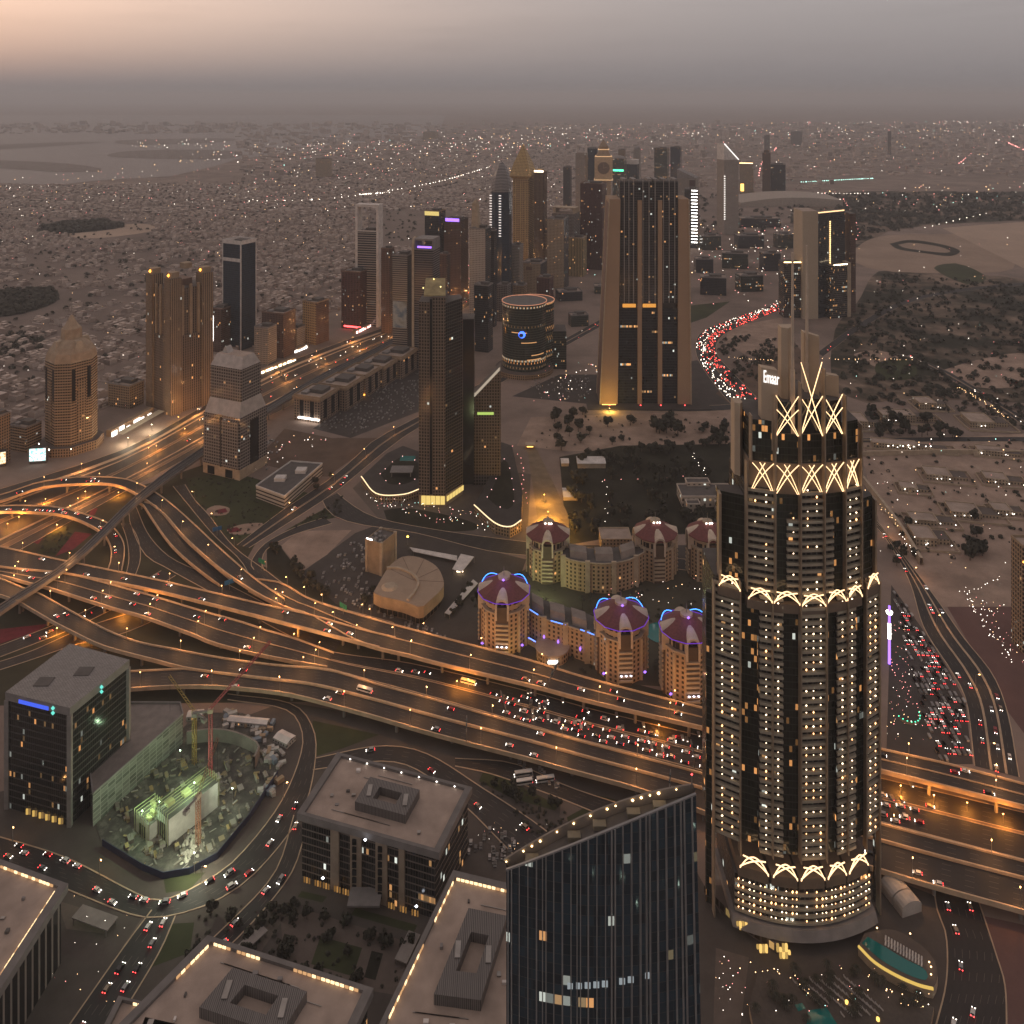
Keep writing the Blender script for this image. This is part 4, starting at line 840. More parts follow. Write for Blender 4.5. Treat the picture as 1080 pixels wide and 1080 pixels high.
    # podium blades with lit rims
    for nm, pts, z, lit in (('curved podium terrace with a lit rim left of the dark gridded tower', [(381, 503), (397, 521), (425, 522), (443, 516), (470, 500), (452, 480), (425, 470), (408, 478)], 9, 4), ('boat shaped podium terrace with a lit rim below the companion tower', [(500, 533), (522, 552), (538, 556), (550, 549), (551, 520), (540, 470), (528, 466), (515, 505)], 11, 4)):
        pp = [P(x, y, z) for x, y in pts]; b = MB(); pl = [(p.x, p.y) for p in pp]
        A = sum(pl[i][0] * pl[(i + 1) % len(pl)][1] - pl[(i + 1) % len(pl)][0] * pl[i][1] for i in range(len(pl)))
        v = thing('podium', nm, 'terrace', (0, 0, 0)); b.prism(pl if A > 0 else pl[::-1], 0, z, 0, 1); b.build('body', [f_tan, LOT], v)
        q = spline([p + Vector((0, -.3, .8)) for p in pp[:lit]], 20); b = MB(); b.path(q, .8, .8); b.build('rim_light', glow('rim white', (1, .74, .42), 1.6), v, uv=False)
        cx = sum(p.x for p in pp) / len(pp); cy = sum(p.y for p in pp) / len(pp)
        inner = spline([Vector((cx + (p.x - cx) * .55, cy + (p.y - cy) * .55, z)) for p in pp + pp[:1]], 30); b = MB(); b.cap([(p.x, p.y) for p in (inner[:-1] if A > 0 else inner[:-1][::-1])], z + .15); b.build('roof_garden', DARKGREEN, v, uv=False)
        for p in inner[::3]: b = MB(); b.octa(p.x, p.y, z + 1.2, .45); b.build('terrace_lamp', glow('pink lamp', (1, .55, .5), 4), v, uv=False)
    w = thing('swimming_pool', 'teal pool on the terrace left of the dark gridded tower', 'pool', P(430, 484, 9)); b = MB(); b.box(-9, 9, -7, 7, .2, .7, 0, 1, True); b.build('basin', [PAVE, MATS['pool water']], w, uv=False)
    b = thing('canopy', 'pale square canopy roof on the terrace beside the teal pool', 'canopy', P(424, 500, 9)); q = MB(); q.box(-13, 13, -9, 9, 5.4, 6); q.build('roof', GREY, b, uv=False)
    for x, y in rect(22, 15): q = MB(); q.box(x - .4, x + .4, y - .4, y + .4, .1, 5.4); q.build('post', GREY, b, uv=False)
twin_dark()

def slab_right():
    D0 = dist(337); k = D0 / F; t = thing('slab_tower', 'tall pale slab tower joined to a dark glass slab with a lit vertical line', 'tower', P(868, 336), 0); o = t.location
    X = lambda px, D: xat(px, D) - o.x
    z1 = zat(223, D0); zl = zat(281, D0)
    b = MB(); b.prism([(X(847, D0), -4), (X(863.5, D0), -4), (X(863.5, D0), 50), (X(847, D0), 50)], 0, z1, 0, 1); b.build('pale_slab', [plain('slab stone', (.42, .33, .235), .8, var=.06, scale=.02), ROOFG], t)
    b = MB(); b.prism([(X(864, D0), 2), (X(893, D0 + 40), 42), (X(893, D0 + 40), 75), (X(864, D0), 45)], 0, z1 - 6, 0, 1); b.build('glass_slab', [f_dglass, ROOFD], t)
    b = MB(); b.prism([(X(895, D0 + 60), 45), (X(902, D0 + 60), 50), (X(902, D0 + 60), 90), (X(895, D0 + 60), 80)], 0, z1 - 12, 0, 1); b.build('rear_slab', [f_brown, ROOFD], t)
    b = MB(); b.bar((X(864, D0), 1.2, z1 - 4), (X(892, D0 + 40), 41, z1 - 4), 1.2, 2.2); b.build('roof_edge_light', glow('roof orange', (1, .6, .3), 2), t, uv=False)
    px = X(877, D0 + 18); b = MB()
    for i in range(46): b.box(px - 1, px + 1, 17.5, 19, zl * .12 + i * (z1 * .9 - zl * .12) / 46, zl * .12 + i * (z1 * .9 - zl * .12) / 46 + 2.6)
    b.build('vertical_light_line', glow('line lamp', (1, .6, .25), 3), t, uv=False)
    b = MB(); b.prism([(X(876, D0), -2), (X(901, D0), 14), (X(901, D0), 44), (X(876, D0), 36)], 0, zl, 0, 1); b.build('lower_block', [f_office, ROOFD], t)
    b = MB(); b.prism([(X(897.5, D0), 10), (X(902, D0), 14), (X(902, D0), 46), (X(897.5, D0), 46)], 0, zl + 3, 0); b.build('end_pier', CREAM, t, uv=False)
    b = MB(); b.bar((X(881, D0), 0, zl + 1.2), (X(898, D0), 11.5, zl + 1.2), 1, 2); b.build('cornice_light', WARMW, t, uv=False)
    b = MB(); b.prism([(X(829, D0), 6), (X(847, D0), 6), (X(847, D0), 40), (X(829, D0), 40)], 0, zl + 5, 0, 1); b.build('left_block', [f_office, ROOFD], t)
    b = MB(); b.bar((X(829, D0), 5.2, zl + 6), (X(847, D0), 5.2, zl + 6), 1, 2); b.build('cornice_light', WARM, t, uv=False)
slab_right()
def theatre():
    t = thing('auditorium', 'low beige auditorium with a curved fan shaped roof and raised disc', 'building', P(440, 650)); o = t.location; z = 17
    rim = spline([P(x, y, z) - Vector((o.x, o.y, z)) for x, y in [(396, 621), (410, 598), (425, 587), (443, 588), (460, 597), (467.5, 611), (466, 621), (447, 639)]], 30)
    front = [P(x, y, z) - Vector((o.x, o.y, z)) for x, y in [(441, 640), (425, 634), (402, 629), (394, 625)]]
    pl = [(p.x, p.y) for p in rim + front]; A = sum(pl[i][0] * pl[(i + 1) % len(pl)][1] - pl[(i + 1) % len(pl)][0] * pl[i][1] for i in range(len(pl)))
    pl = pl if A > 0 else pl[::-1]
    b = MB(); b.prism(pl, 7, z, 0, 1); b.build('hall', [TAN, plain('auditorium roof', (.34, .245, .17), .85, var=.08)], t, uv=False)
    cx = sum(p[0] for p in pl) / len(pl); cy = sum(p[1] for p in pl) / len(pl)
    b = MB(); b.prism([(cx + (x - cx) * .93, cy + (y - cy) * .93) for x, y in pl], 0, 6.98, 0, -1); b.build('ground_floor', facade('facade foyer', (.1, .07, .05), (.02, .018, .015), 5, 7, .85, .8, .05), t)
    q = [P(x, y, z) - Vector((o.x, o.y, 0)) for x, y in [(408, 600), (420, 600), (434, 606), (441, 614), (438, 624), (430, 634)]]; b = MB(); b.path(spline([p + Vector((0, 0, .9)) for p in q], 18), 2.0, 1.8); b.build('roof_step', CREAM, t, uv=False)
    p = P(411, 619, z) - o; b = MB(); b.cyl(p.x, p.y, 7.5, 5, z, z + 1.6, 20); b.build('raised_disc', CREAM, t, uv=False)
    for a in (0, 1, 2, 3, 4): p0 = rim[6 + a * 4]; b = MB(); m = P(436, 612, z) - o; b.bar((p0.x, p0.y, z + .06), (m.x, m.y, z + .06), .35, .2); b.build('roof_seam', BROWN, t, uv=False)
    p = P(447, 641, 0) - o; b = MB(); b.box(p.x - 4, p.x + 3, p.y - 1, p.y + 6, 0, z - .3); b.build('corner_pier', CREAM, t, uv=False)
    w, d, c, Dc = place(385.5, 418.5, 608, 1.35, -27); u = thing('office_block', 'square tan stone block with bare walls beside the fan roofed auditorium', 'building', c, R(-27)); zt = zat(566, Dc)
    b = MB(); b.prism(rect(w * .96, d * .96), 0, zt, 0, 1); b.build('body', [TAN, ROOFD], u, uv=False); parapet(u, rect(w * .96, d * .96), zt, 1.4, TAN)
    for x, y in rect(w * .9, d * .9): b = MB(); b.box(x - w * .07, x + w * .07, y - w * .07, y + w * .07, 0, zt + 1.8); b.build('corner_pier', CREAM, u, uv=False)
    for i in range(7): plant(u, -w * .3 + (i % 3) * w * .28, -d * .3 + (i // 3) * d * .26, zt, w * .16, d * .12, 1.6 + (i % 2), GREY)
    b = MB(); b.box(-w * .46, -w * .1, -d * .49, -d * .46, zt + 1.6, zt + 2.3); b.build('roof_light', WHITEL, u, uv=False)
    for lab, q, z in (('long white slatted shade roof behind the auditorium', [(432, 577), (436, 581.5), (482, 591), (482, 586)], 4), ('small pale kiosk with bright lit front beside the slatted shade roof', [(477, 600), (487, 603), (500, 587), (486, 584)], 6), ('long narrow pale shade roof right of the auditorium', [(469, 646), (474, 648), (504, 615), (499, 611)], 4)):
        v = thing('shade_roof', lab, 'canopy', (0, 0, 0)); pl = [(p.x, p.y) for p in (P(x, y, z) for x, y in q)]; A = sum(pl[i][0] * pl[(i + 1) % 4][1] - pl[(i + 1) % 4][0] * pl[i][1] for i in range(4)); pl = pl if A > 0 else pl[::-1]
        b = MB(); b.prism(pl, z - .5, z, bottom=True); b.build('roof', WHITE, v, uv=False)
        for x, y in pl: b = MB(); b.box(x - .25, x + .25, y - .25, y + .25, 0, z - .5); b.build('post', STEEL, v, uv=False)
        if z == 6: p = P(485, 601, 3); b = MB(); b.box(p.x - 3, p.x + 3, p.y - .2, p.y + .2, 1, 4.5); b.build('lit_front', WARMW, v, uv=False)
    v = thing('flood_lamp', 'bright yellow flood lamp on a post behind the auditorium', 'lamp', P(430, 575)); b = MB(); b.cyl(0, 0, .3, .2, 0, 8, 6); b.build('post', STEEL, v, uv=False); b = MB(); b.octa(0, 0, 8.6, 1.2); b.build('lamp_head', glow('yellow flood lamp', (1, .62, .08), 9), v, uv=False)
theatre()

# ---------------------------------------------------------------- the domed resort
def resort_tower(lab, px, yb, ye, wpx, blue):
    D0 = dist(yb); r = wpx / 2 * D0 / F; ze = zat(ye, D0 + r * .3); t = thing('resort_tower', lab, 'tower', (xat(px, D0 + r), D0 + r, 0), R(-4 if px < 600 else 3), 'red roofed towers of the resort')
    b = MB(); pl = ngon(r * .92, 12, ph=math.pi / 12); b.prism(pl, 0, ze - 9, 0, 1); b.build('body', [f_res, TAN], t)
    b = MB(); b.prism(ngon(r * .8, 12, ph=math.pi / 12), ze - 9, ze, 0, -1); b.build('attic', facade('facade attic', (.42, .3, .2), (.03, .022, .02), 5, 9, .6, .6, .03), t)
    b = MB(); b.prism(ngon(r * .95, 12, ph=math.pi / 12), ze - 9.8, ze - 8.6, 0, 0, True); b.build('cornice', CREAM, t, uv=False)
    for i in range(12):
        a = math.pi / 12 + i * math.pi / 6
        if i % 3: b = MB(); x, y = r * .93 * math.cos(a), r * .93 * math.sin(a); b.box(x - .9, x + .9, y - .9, y + .9, 0, ze - 10); b.build('pilaster', CREAM, t, uv=False)
    b = MB(); b.prism(ngon(r * 1.04, 12, ph=math.pi / 12), ze, ze + .8, 0, -1, True); b.prism(ngon(r * 1.04, 12, ph=math.pi / 12), ze + .8, ze + r * .5, 0, poly2=ngon(r * .22, 12, ph=math.pi / 12)); roof = b.build('red_roof', REDT, t, uv=False)
    b = MB(); b.cyl(0, 0, r * .24, r * .24, ze + r * .48, ze + r * .58, 14); b.build('roof_lantern', CREAM, roof, uv=False)
    b = MB(); b.cyl(0, 0, .35, .1, ze + r * .58, ze + r * .95, 5); b.build('finial', STEEL, roof, uv=False)
    for i in range(4):      # arched bay with a horseshoe dormer on each main side
        a = -math.pi / 2 + i * math.pi / 2; n = 9; w = r * .27
        def arch(rr, y, z0): return [(-rr * math.cos(math.pi * q / n), y, z0 + rr * math.sin(math.pi * q / n)) for q in range(n + 1)]
        b = MB(); z0 = ze - 1.5; O, I = arch(w, -r * 1.02, z0), arch(w * .72, -r * 1.02, z0); Ob, Ib = arch(w, -r * .35, z0 + 4), arch(w * .72, -r * .8, z0)
        O = [(-w, -r * 1.02, ze - 13)] + O + [(w, -r * 1.02, ze - 13)]; I = [(-w * .72, -r * 1.02, ze - 13)] + I + [(w * .72, -r * 1.02, ze - 13)]; Ob = [(-w, -r * .8, ze - 13)] + Ob + [(w, -r * .8, ze - 13)]; Ib = [(-w * .72, -r * .8, ze - 13)] + Ib + [(w * .72, -r * .8, ze - 13)]
        for q in range(len(O) - 1): b.face([O[q], O[q + 1], I[q + 1], I[q]][::-1]); b.face([O[q + 1], O[q], Ob[q], Ob[q + 1]][::-1]); b.face([I[q], I[q + 1], Ib[q + 1], Ib[q]][::-1])
        o = b.build('arched_dormer', plain('arch render', (.5, .4, .31)), t, uv=False); o.rotation_euler = (0, 0, a + math.pi / 2)
        if i in (0, 1, 3):
            bb = MB(); bb.box(-w * .9, w * .9, -r * .97, -r * .85, 0, ze - 3); s = bb.build('balcony_recess', plain('dark recess', (.09, .06, .04)), t, uv=False); s.rotation_euler = o.rotation_euler
            for f in range(int((ze - 14) / 3.6)): bb = MB(); bb.box(-w * .95, w * .95, -r * 1.03, -r * .965, 3 + f * 3.6, 4.5 + f * 3.6); s2 = bb.build('balcony', CREAM, t, uv=False); s2.rotation_euler = o.rotation_euler
    if blue:
        q = [Vector((p[0], p[1], ze + .9)) for p in ngon(r * 1.07, 12, ph=math.pi / 12)]
        b = MB(); b.path(q + [q[0]], .35, .35); b.build('eaves_light', glow('eaves violet', (.3, .08, 1), .55), t, uv=False)
        for a0 in (.35, 1.95): q = [Vector((r * .98 * math.cos(a0 + i * .14), r * .98 * math.sin(a0 + i * .14), ze + r * .1 + 2.6 * math.sin(i / 6 * 3.1))) for i in range(7)]; b = MB(); b.path(q, .45, .45); b.build('blue_light', glow('roof blue', (.06, .3, 1), 3), t, uv=False)
        b = MB(); b.octa(0, -r * .3, ze + r * .56, 1.2); b.build('lantern_light', VIOL, t, uv=False)
        ld = bpy.data.lights.new('lantern_lamp', 'POINT'); ld.energy = 1300; ld.color = (.4, .22, 1); lo = bpy.data.objects.new('lantern_lamp', ld); COL.objects.link(lo); lo.parent = t; lo.location = (0, -r * .45, ze + r * .8)
        for x in (-.18, 0, .18): b = MB(); b.octa(x * r, -r * 1.08, 9, 1.0, sz=.6); b.build('entrance_lamp', glow('lilac white', (.85, .8, 1), 6), t, uv=False)
        for x in (-.8, .78): b = MB(); b.octa(x * r, -r * .75, 7, 1.3); b.build('wall_light', VIOL, t, uv=False)
    else:
        for x in (-.12, .05, .16): b = MB(); b.octa(x * r, -r * .26, ze + r * .55, .9); b.build('lantern_light', WHITEL, t, uv=False)
    return t
for a in [('red roofed resort tower with blue lights, leftmost of the front row beside the flyover', 531.5, 693, 633, 54, 1), ('red roofed resort tower with blue lights in the middle of the front row', 655, 724, 661, 56, 1), ('red roofed resort tower with blue lights partly behind the lattice crowned skyscraper', 724, 746, 674, 56, 1),
          ('unlit red roofed resort tower, leftmost of the back row near the orange underpass', 578, 617, 570, 46, 0), ('unlit red roofed resort tower in the middle of the back row', 691, 616, 569, 46, 0), ('unlit red roofed resort tower at the right end of the back row', 746, 617, 569, 44, 0)]: resort_tower(*a)
def resort_low():
    for lab, arc, z, blue in (('curved cream apartment block with grey roof between the back resort towers', [(594, 618), (608, 623), (640, 626), (665, 621), (682, 611)], 27, 0), ('curved cream resort wing edged with blue light strips between the front towers', [(556, 672), (575, 684), (600, 692), (622, 700), (634, 706)], 24, 1)):
        f = spline([P(x, y) for x, y in arc], 12); k = [p + Vector((0, 26, 0)) for p in f]; c = f[6]; t = thing('apartment_block', lab, 'building', c); f = [p - c for p in f]; k = [p - c for p in k]
        b = MB()
        for i in range(11): q = [f[i], f[i + 1], k[i + 1], k[i]]; b.face([(q[0].x, q[0].y, 0), (q[1].x, q[1].y, 0), (q[1].x, q[1].y, z), (q[0].x, q[0].y, z)]); b.face([(p.x, p.y, z) for p in q], 1); b.face([(q[2].x, q[2].y, 0), (q[3].x, q[3].y, 0), (q[3].x, q[3].y, z), (q[2].x, q[2].y, z)])
        for a, e in ((k[0], f[0]), (f[-1], k[-1])): b.face([(a.x, a.y, 0), (e.x, e.y, 0), (e.x, e.y, z), (a.x, a.y, z)])
        b.build('body', [f_res, ROOFD], t)
        for i in (1, 4, 7):
            m0, m1 = f[i] + Vector((0, 4, z)), f[i + 2] + Vector((0, 4, z)); n0, n1 = k[i] - Vector((0, 4, -z)), k[i + 2] - Vector((0, 4, -z))
            up = Vector((0, 3, 5)); b = MB(); b.face([m0, m1, m1 + up, m0 + up]); b.face([n1, n0, n0 + Vector((0, -3, 5)), n1 + Vector((0, -3, 5))]); b.face([m0 + up, m1 + up, n1 + Vector((0, -3, 5)), n0 + Vector((0, -3, 5))]); b.face([m1, n1, n1 + Vector((0, -3, 5)), m1 + up]); b.face([n0, m0, m0 + up, n0 + Vector((0, -3, 5))]); b.build('pitched_roof', plain('pale roof tiles', (.22, .18, .15)), t, uv=False)
        for i in (0, 3, 6, 9): b = MB(); p = f[i]; b.box(p.x - 2.2, p.x + 2.2, p.y - 1.6, p.y + .5, 0, z + 2); b.build('bay_column', CREAM, t, uv=False)
        q = [p + Vector((0, -.6, z + .3)) for p in f]; b = MB(); b.path(q, .9, .9); b.build('cornice', CREAM if not blue else CREAM, t, uv=False)
        if blue:
            for i0 in (0, 4, 8): b = MB(); b.path([p + Vector((0, -.9, 1.2)) for p in q[i0:i0 + 3]], .5, .5); b.build('blue_light', glow('strip blue', (.1, .25, 1), 2.6), t, uv=False)
            for i in (3, 5, 8): p = f[i]; b = MB(); b.octa(p.x, p.y - 1.6, 10, .9, sz=2.4); b.build('wall_light', VIOL, t, uv=False)
    t = thing('pavilion', 'round pavilion with flat roof and white lit front in the resort forecourt', 'pavilion', P(583, 699)); b = MB(); b.cyl(0, 8, 13, 13, 0, 8, 20); b.build('drum', f_res, t); b = MB(); b.cyl(0, 8, 14, 14, 8, 9, 20); b.build('flat_roof', ROOFG, t, uv=False); b = MB(); b.box(-4, 4, -5.8, -5.3, 3, 5); b.build('lit_front', WHITEL, t, uv=False)
    t = thing('wall', 'low curved garden wall edged in blue light beside the round pavilion', 'wall', (0, 0, 0)); q = spline([P(552, 676), P(566, 684), P(580, 694)], 10); wall_strip(q, 1.2, 5).build('wall_face', CREAM, t, uv=False); b = MB(); b.path([p + Vector((0, -.4, 5.3)) for p in q], .5, .5); b.build('blue_light', BLUEL, t, uv=False)
    t = thing('swimming_pool', 'teal pool between the two right hand front resort towers', 'pool', P(698, 668)); b = MB(); b.cyl(0, 0, 14, 14, .1, .6, 18, 0, 1); b.build('basin', [PAVE, MATS['pool water']], t, uv=False)
    t = thing('annex', 'flat beige annex with blank walls behind the back row of resort towers', 'building', P(650, 583)); b = MB(); b.box(-15, 15, 0, 22, 0, 13, 0, 1); b.build('body', [f_cream, ROOFG], t); parapet(t, rect(30, 22, 0, 11), 13, 1, CREAM)
    t = thing('villa', 'white palace villa with roof terraces at the edge of the orchard', 'villa', P(752, 535)); WV = plain('villa white', (.5, .42, .35))
    b = MB(); b.box(-34, 24, 0, 30, 0, 11, 0, 1); b.build('main_block', [facade('facade villa', (.5, .42, .34), (.08, .06, .05), 6, 5.5, .4, .5, .08), ROOFD], t); parapet(t, rect(58, 30, -5, 15), 11, 1.6, WV)
    for x, y, w, d, h in ((-10, 32, 26, 12, 14), (14, 10, 14, 14, 15), (-24, -8, 14, 10, 9), (10, -6, 18, 8, 8)): b = MB(); b.box(x - w / 2, x + w / 2, y - d / 2 + .03, y + d / 2 - .03, 0, h, 0, 1); o = b.build('wing', [facade('facade villa', 0, 0), ROOFD], t); parapet(o, rect(w, d, x, y), h, 1.4, WV)
    for lab, x, y, w, d, h in (('pale shed with ridged roof on the sand beside the orchard', 624, 494, 34, 20, 6), ('tiny pale hut left of the ridged shed', 596, 492, 9, 14, 4), ('pale hut beside the orange lit underpass', 602, 528, 16, 22, 4)):
        u = thing('shed', lab, 'shed', P(x, y)); b = MB(); b.box(-w / 2, w / 2, 0, d, 0, h, 0, -1); b.build('walls', CREAM, u, uv=False); b = MB(); b.face([(-w / 2 - .5, -.5, h), (w / 2 + .5, -.5, h), (w / 2 + .5, d / 2, h + 2), (-w / 2 - .5, d / 2, h + 2)]); b.face([(w / 2 + .5, d + .5, h), (-w / 2 - .5, d + .5, h), (-w / 2 - .5, d / 2, h + 2), (w / 2 + .5, d / 2, h + 2)]); b.build('roof', WHITE, u, uv=False)
resort_low()
# ---------------------------------------------------------------- the lattice crowned skyscraper
def skyscraper():
    S = 461.0 / F; t = thing('skyscraper', 'tallest tower in view, with glowing lattice crowns, lit balconies and twin masts', 'skyscraper', (xat(843, 456), 475, 0)); rnd = random.Random(5)
    lx = lambda px: (px - 843) * S
    zz = lambda py: zat(py, 450.0)
    def front(x, o=0.0): return -27 + 15 * min(1.3, (x / 46.0) ** 2) + o
    GL = facade('facade sky glass', (.035, .033, .026), (.024, .025, .018), 1.6, 3.8, .92, .86, .07, .8, litcol=(1, .48, .16), cool=.12); FIN = plain('fin metal', (.27, .205, .145), .5); SLAB = plain('balcony edge', (.34, .295, .225), .75); CRN = plain('crown panel', (.15, .11, .08), .6)  # lit windows, raised in number to put orange reflections into the glass
    BAL = facade('facade balcony back', (.06, .05, .042), (.02, .018, .016), 3.0, 3.8, .7, .8, .05, 1.3); LATT = glow('lattice lamp', (1, .62, .32), 2.5); DOT = glow('downlight', (1, .74, .48), 5); DOTW = glow('warm downlight', (1, .5, .2), 5)
    me_dot = None
    n_bal = [0]; rest = MB(); lights = []
    def bay(a, b, z0, z1, kind, o=0.0, dots=0, prob=.9, warm=.2, back=16):
        xa, xb = lx(a), lx(b); ya, yb = front(xa, o), front(xb, o)
        q = MB(); q.prism([(xa, ya), (xb, yb), (xb, back), (xa, back)], z0, z1, 0, 1); q.build('glazed_bay' if kind == 'g' else 'balcony_wall', [GL if kind == 'g' else BAL, ROOFD], t)
        if kind != 'b': return
        k = 0; z = z0 + .6
        while z < z1 - 1:
            P4 = [(xa + .15, ya - 1.7), (xb - .15, yb - 1.7), (xb - .15, yb - .02), (xa + .15, ya - .02)]
            if n_bal[0] < 100: m = MB(); m.prism(P4, z, z + 1.45, bottom=True); m.build('balcony', SLAB, t, uv=False)
            else: rest.prism(P4, z, z + 1.45, bottom=True)
            n_bal[0] += 1
            for i in range(dots):
                if rnd.random() < prob - .1 and int((z - z0) / 3.8) % 9 != 7:
                    f = (i + .8) / (dots + .6); lights.append((xa + (xb - xa) * f, ya + (yb - ya) * f - 1.75, z + 2.9, rnd.random() < warm))
            z += 3.8; k += 1
    zr, zc, z1, zl = zz(912), zz(627), zz(517), 44.0
    low = [(757, 781, 'b', 1.5, 2), (781, 799, 'g', 3, 0), (799, 811, 'b', 1, 1), (811, 822, 'b', 1, 1), (822, 838, 'g', 2.5, 0), (838, 865, 'b', 0, 3), (865, 878, 'g', 2.5, 0), (878, 890, 'b', 1, 1), (890, 901, 'b', 1, 1), (901, 914, 'g', 3, 0), (914, 933, 'b', 1.5, 2)]
    for a, b, k, o, dn in sorted(low, key=lambda q: abs(q[0] - 850)): bay(a, b, zl if 799 <= a < 901 else 46, zc - (0 if 781 < a < 914 else -3), k, o, dn, .93, .42 if a in (757, 838, 914) else .12)
    for a, b, k, za, zb, o, dn in [(787, 814, 'b', zc, z1, 2.0, 2), (814, 826, 'g', zc, z1 - 3, 3.2, 0), (826, 839, 'b', zc, zz(548), 2.6, 1), (839, 864, 'b', zc, z1, 2.0, 2), (864, 876, 'b', zc, zz(548), 2.6, 0), (876, 888, 'g', zc, z1 - 3, 3.2, 0), (888, 908, 'b', zc, z1, 2.0, 2)]: bay(a, b, za, zb, k, o, dn, .6, .15)
    for a, b, za, zb, o in [(826, 839, zz(548), z1 - 3, 3.4), (864, 876, zz(548), z1 - 3, 3.4), (764, 787, zc + 3, zz(531), 5), (908, 928, zc + 3, zz(538), 5), (752, 757, 0, zc - 10, 6), (933, 936, 0, zc - 14, 6)]: bay(a, b, za, zb, 'g', o, back=-3)
    z2, z3 = zz(490), zz(460); zt = zz(418)
    for a, b in ((791, 814), (814, 839), (839, 864), (864, 888), (888, 907)):
        xa, xb = lx(a), lx(b); q = MB(); q.prism([(xa, front(xa, 3)), (xb, front(xb, 3)), (xb, 14), (xa, 14)], z1 - 3, z2, 0, 1); q.build('crown_panel', [CRN, ROOFD], t, uv=False)
    for a, b, top in ((792, 815, zz(447)), (815, 840, zt), (840, 864, zt + 2), (864, 887, zt), (887, 907, zz(450))):
        xa, xb = lx(a), lx(b); q = MB(); q.prism([(xa, front(xa, 4)), (xb, front(xb, 4)), (xb, 12), (xa, 12)], z2, z3 if 810 < a < 880 else top, 0, 1); q.build('glazed_bay', [GL, ROOFD], t)
        if 810 < a < 880: q = MB(); q.prism([(xa, front(xa, 5)), (xb, front(xb, 5)), (xb, 8), (xa, 8)], z3, z3 + (top - z3) * .8, 0, 1); q.build('crown_glass', [BLACK, ROOFD], t)
    # vertical fins
    for px, za, zb, o, w in [(757, 0, zc, .5, 1.2), (781, 40, zc + 4, .5, 1.0), (811, zl, zc, -.6, .8), (838, zl, zc, -1.6, .9), (865, zl, zc, -1.6, .9), (890, zl, zc, -.6, .8), (914, 40, zc + 2, .5, 1.0), (933, 0, zc, .5, 1.4), (787, zc, z2, .2, 1), (814, zc, zt, .4, 1), (839, zc, zt + 8, .2, 1), (864, zc, zz(388), .2, 1), (888, zc, zt, .4, 1), (908, zc, zz(452), .4, 1.1), (791.5, z2, zz(440), 1, 1), (763, zc, zz(531), 2.5, 2.2), (929, zc, zz(540), 2.5, 1.6)]:
        w *= .62; x = lx(px); q = MB(); q.box(x - w / 2, x + w / 2, front(x, o - 1.9), front(x, o + 3), za, zb); q.build('vertical_fin', FIN, t, uv=False)
    # glowing lattices
    def arcs(a, b, za, zb, o, lines, w=.34):
        xa, xb = lx(a) + .4, lx(b) - .4; q = MB()
        for (u0, v0, u1, v1, bow) in lines:
            pts = []
            for i in range(9):
                f = i / 8; u = u0 + (u1 - u0) * f; v = v0 + (v1 - v0) * f + bow * math.sin(math.pi * f); x = xa + (xb - xa) * u; pts.append(Vector((x, front(x, o) - 1.4, za + (zb - za) * v)))
            q.path(pts, w, w)
        q.build('light_lattice', LATT, t, uv=False)
    X1 = [(0, 0, .62, 1, .08), (.06, 0, 1, 1, .1), (1, 0, .38, 1, .08), (.94, 0, 0, 1, .1)]
    for a, b in ((791, 814), (814, 839), (839, 864), (864, 888), (888, 907)): arcs(a, b, z1 - 2, z2, 2.6, X1)
    X2 = [(0, 0, 1, 1, .05), (1, 0, 0, 1, .05), (.04, 0, 1, .66, .05), (.96, 0, 0, .66, .05)]
    for a, b in ((815, 839), (864, 887)): arcs(a, b, z3, zt, 3.2, X2)
    arcs(839, 864, z3, zt, 2.8, [(0, 0, .97, 1.86, .02), (1, 0, .03, 1.86, .02), (0, 0, 1, 1, .05), (1, 0, 0, 1, .05)])
    X3 = [(0, 0, .5, 1, .25), (.5, 1, 1, 0, .25), (0, .1, .9, .9, .2), (1, .1, .1, .9, .2)]
    for a, b, zo in ((760, 781, 3), (787, 811, 0), (811, 838, 0), (838, 865, -1), (865, 888, 0), (888, 908, 0), (914, 931, 3)):
        arcs(a, b, zc - 3.5 + zo, zc + 3.5 + zo, -.6, X3, .42); xa, xb = lx(a), lx(b)
        q = MB(); q.prism([(xa, front(xa, -1)), (xb, front(xb, -1)), (xb, 5), (xa, 5)], zc - 9 + zo, zc - 4.2 + zo, 0, bottom=True); q.build('cornice_band', CRN, t, uv=False)
    for a, b in ((778, 806), (809, 834), (836, 862), (864, 886), (888, 913)):
        arcs(a, b, 36.5, 44.5, -3.2, X3, .45); xa, xb = lx(a), lx(b); q = MB(); q.prism([(xa, front(xa, -3)), (xb, front(xb, -3)), (xb, 5), (xa, 5)], 30.5, 36.2, 0, bottom=True); q.build('cornice_band', CRN, t, uv=False)
    # blades and masts on top
    zb = zz(350)
    for nm, q0, za, zb_ in (('roof_blade', [(826, -16), (832, -18), (841.5, -13), (841.5, -9), (826, -10)], z3, zb), ('roof_blade', [(855, -8), (866, -16), (867, -13), (856, -2)], z3, zz(360)), ('sign_blade', [(804, -18), (818, -23), (818, -17), (804, -12)], z2 + 6, zz(392)), ('roof_blade', [(873, -10), (888, -14), (888, -10), (873, -5)], z3, zz(404)), ('roof_blade', [(782, -6), (787, -8), (791, -5), (791, 2), (782, 2)], z1, zz(438))):
        pl = [(lx(a), y) for a, y in q0]; top = [(x, y) for x, y in pl]; b = MB(); b.prism(pl, za, zb_, 0); b.build(nm, plain('blade stone', (.42, .325, .235), .7, var=.06), t, uv=False)
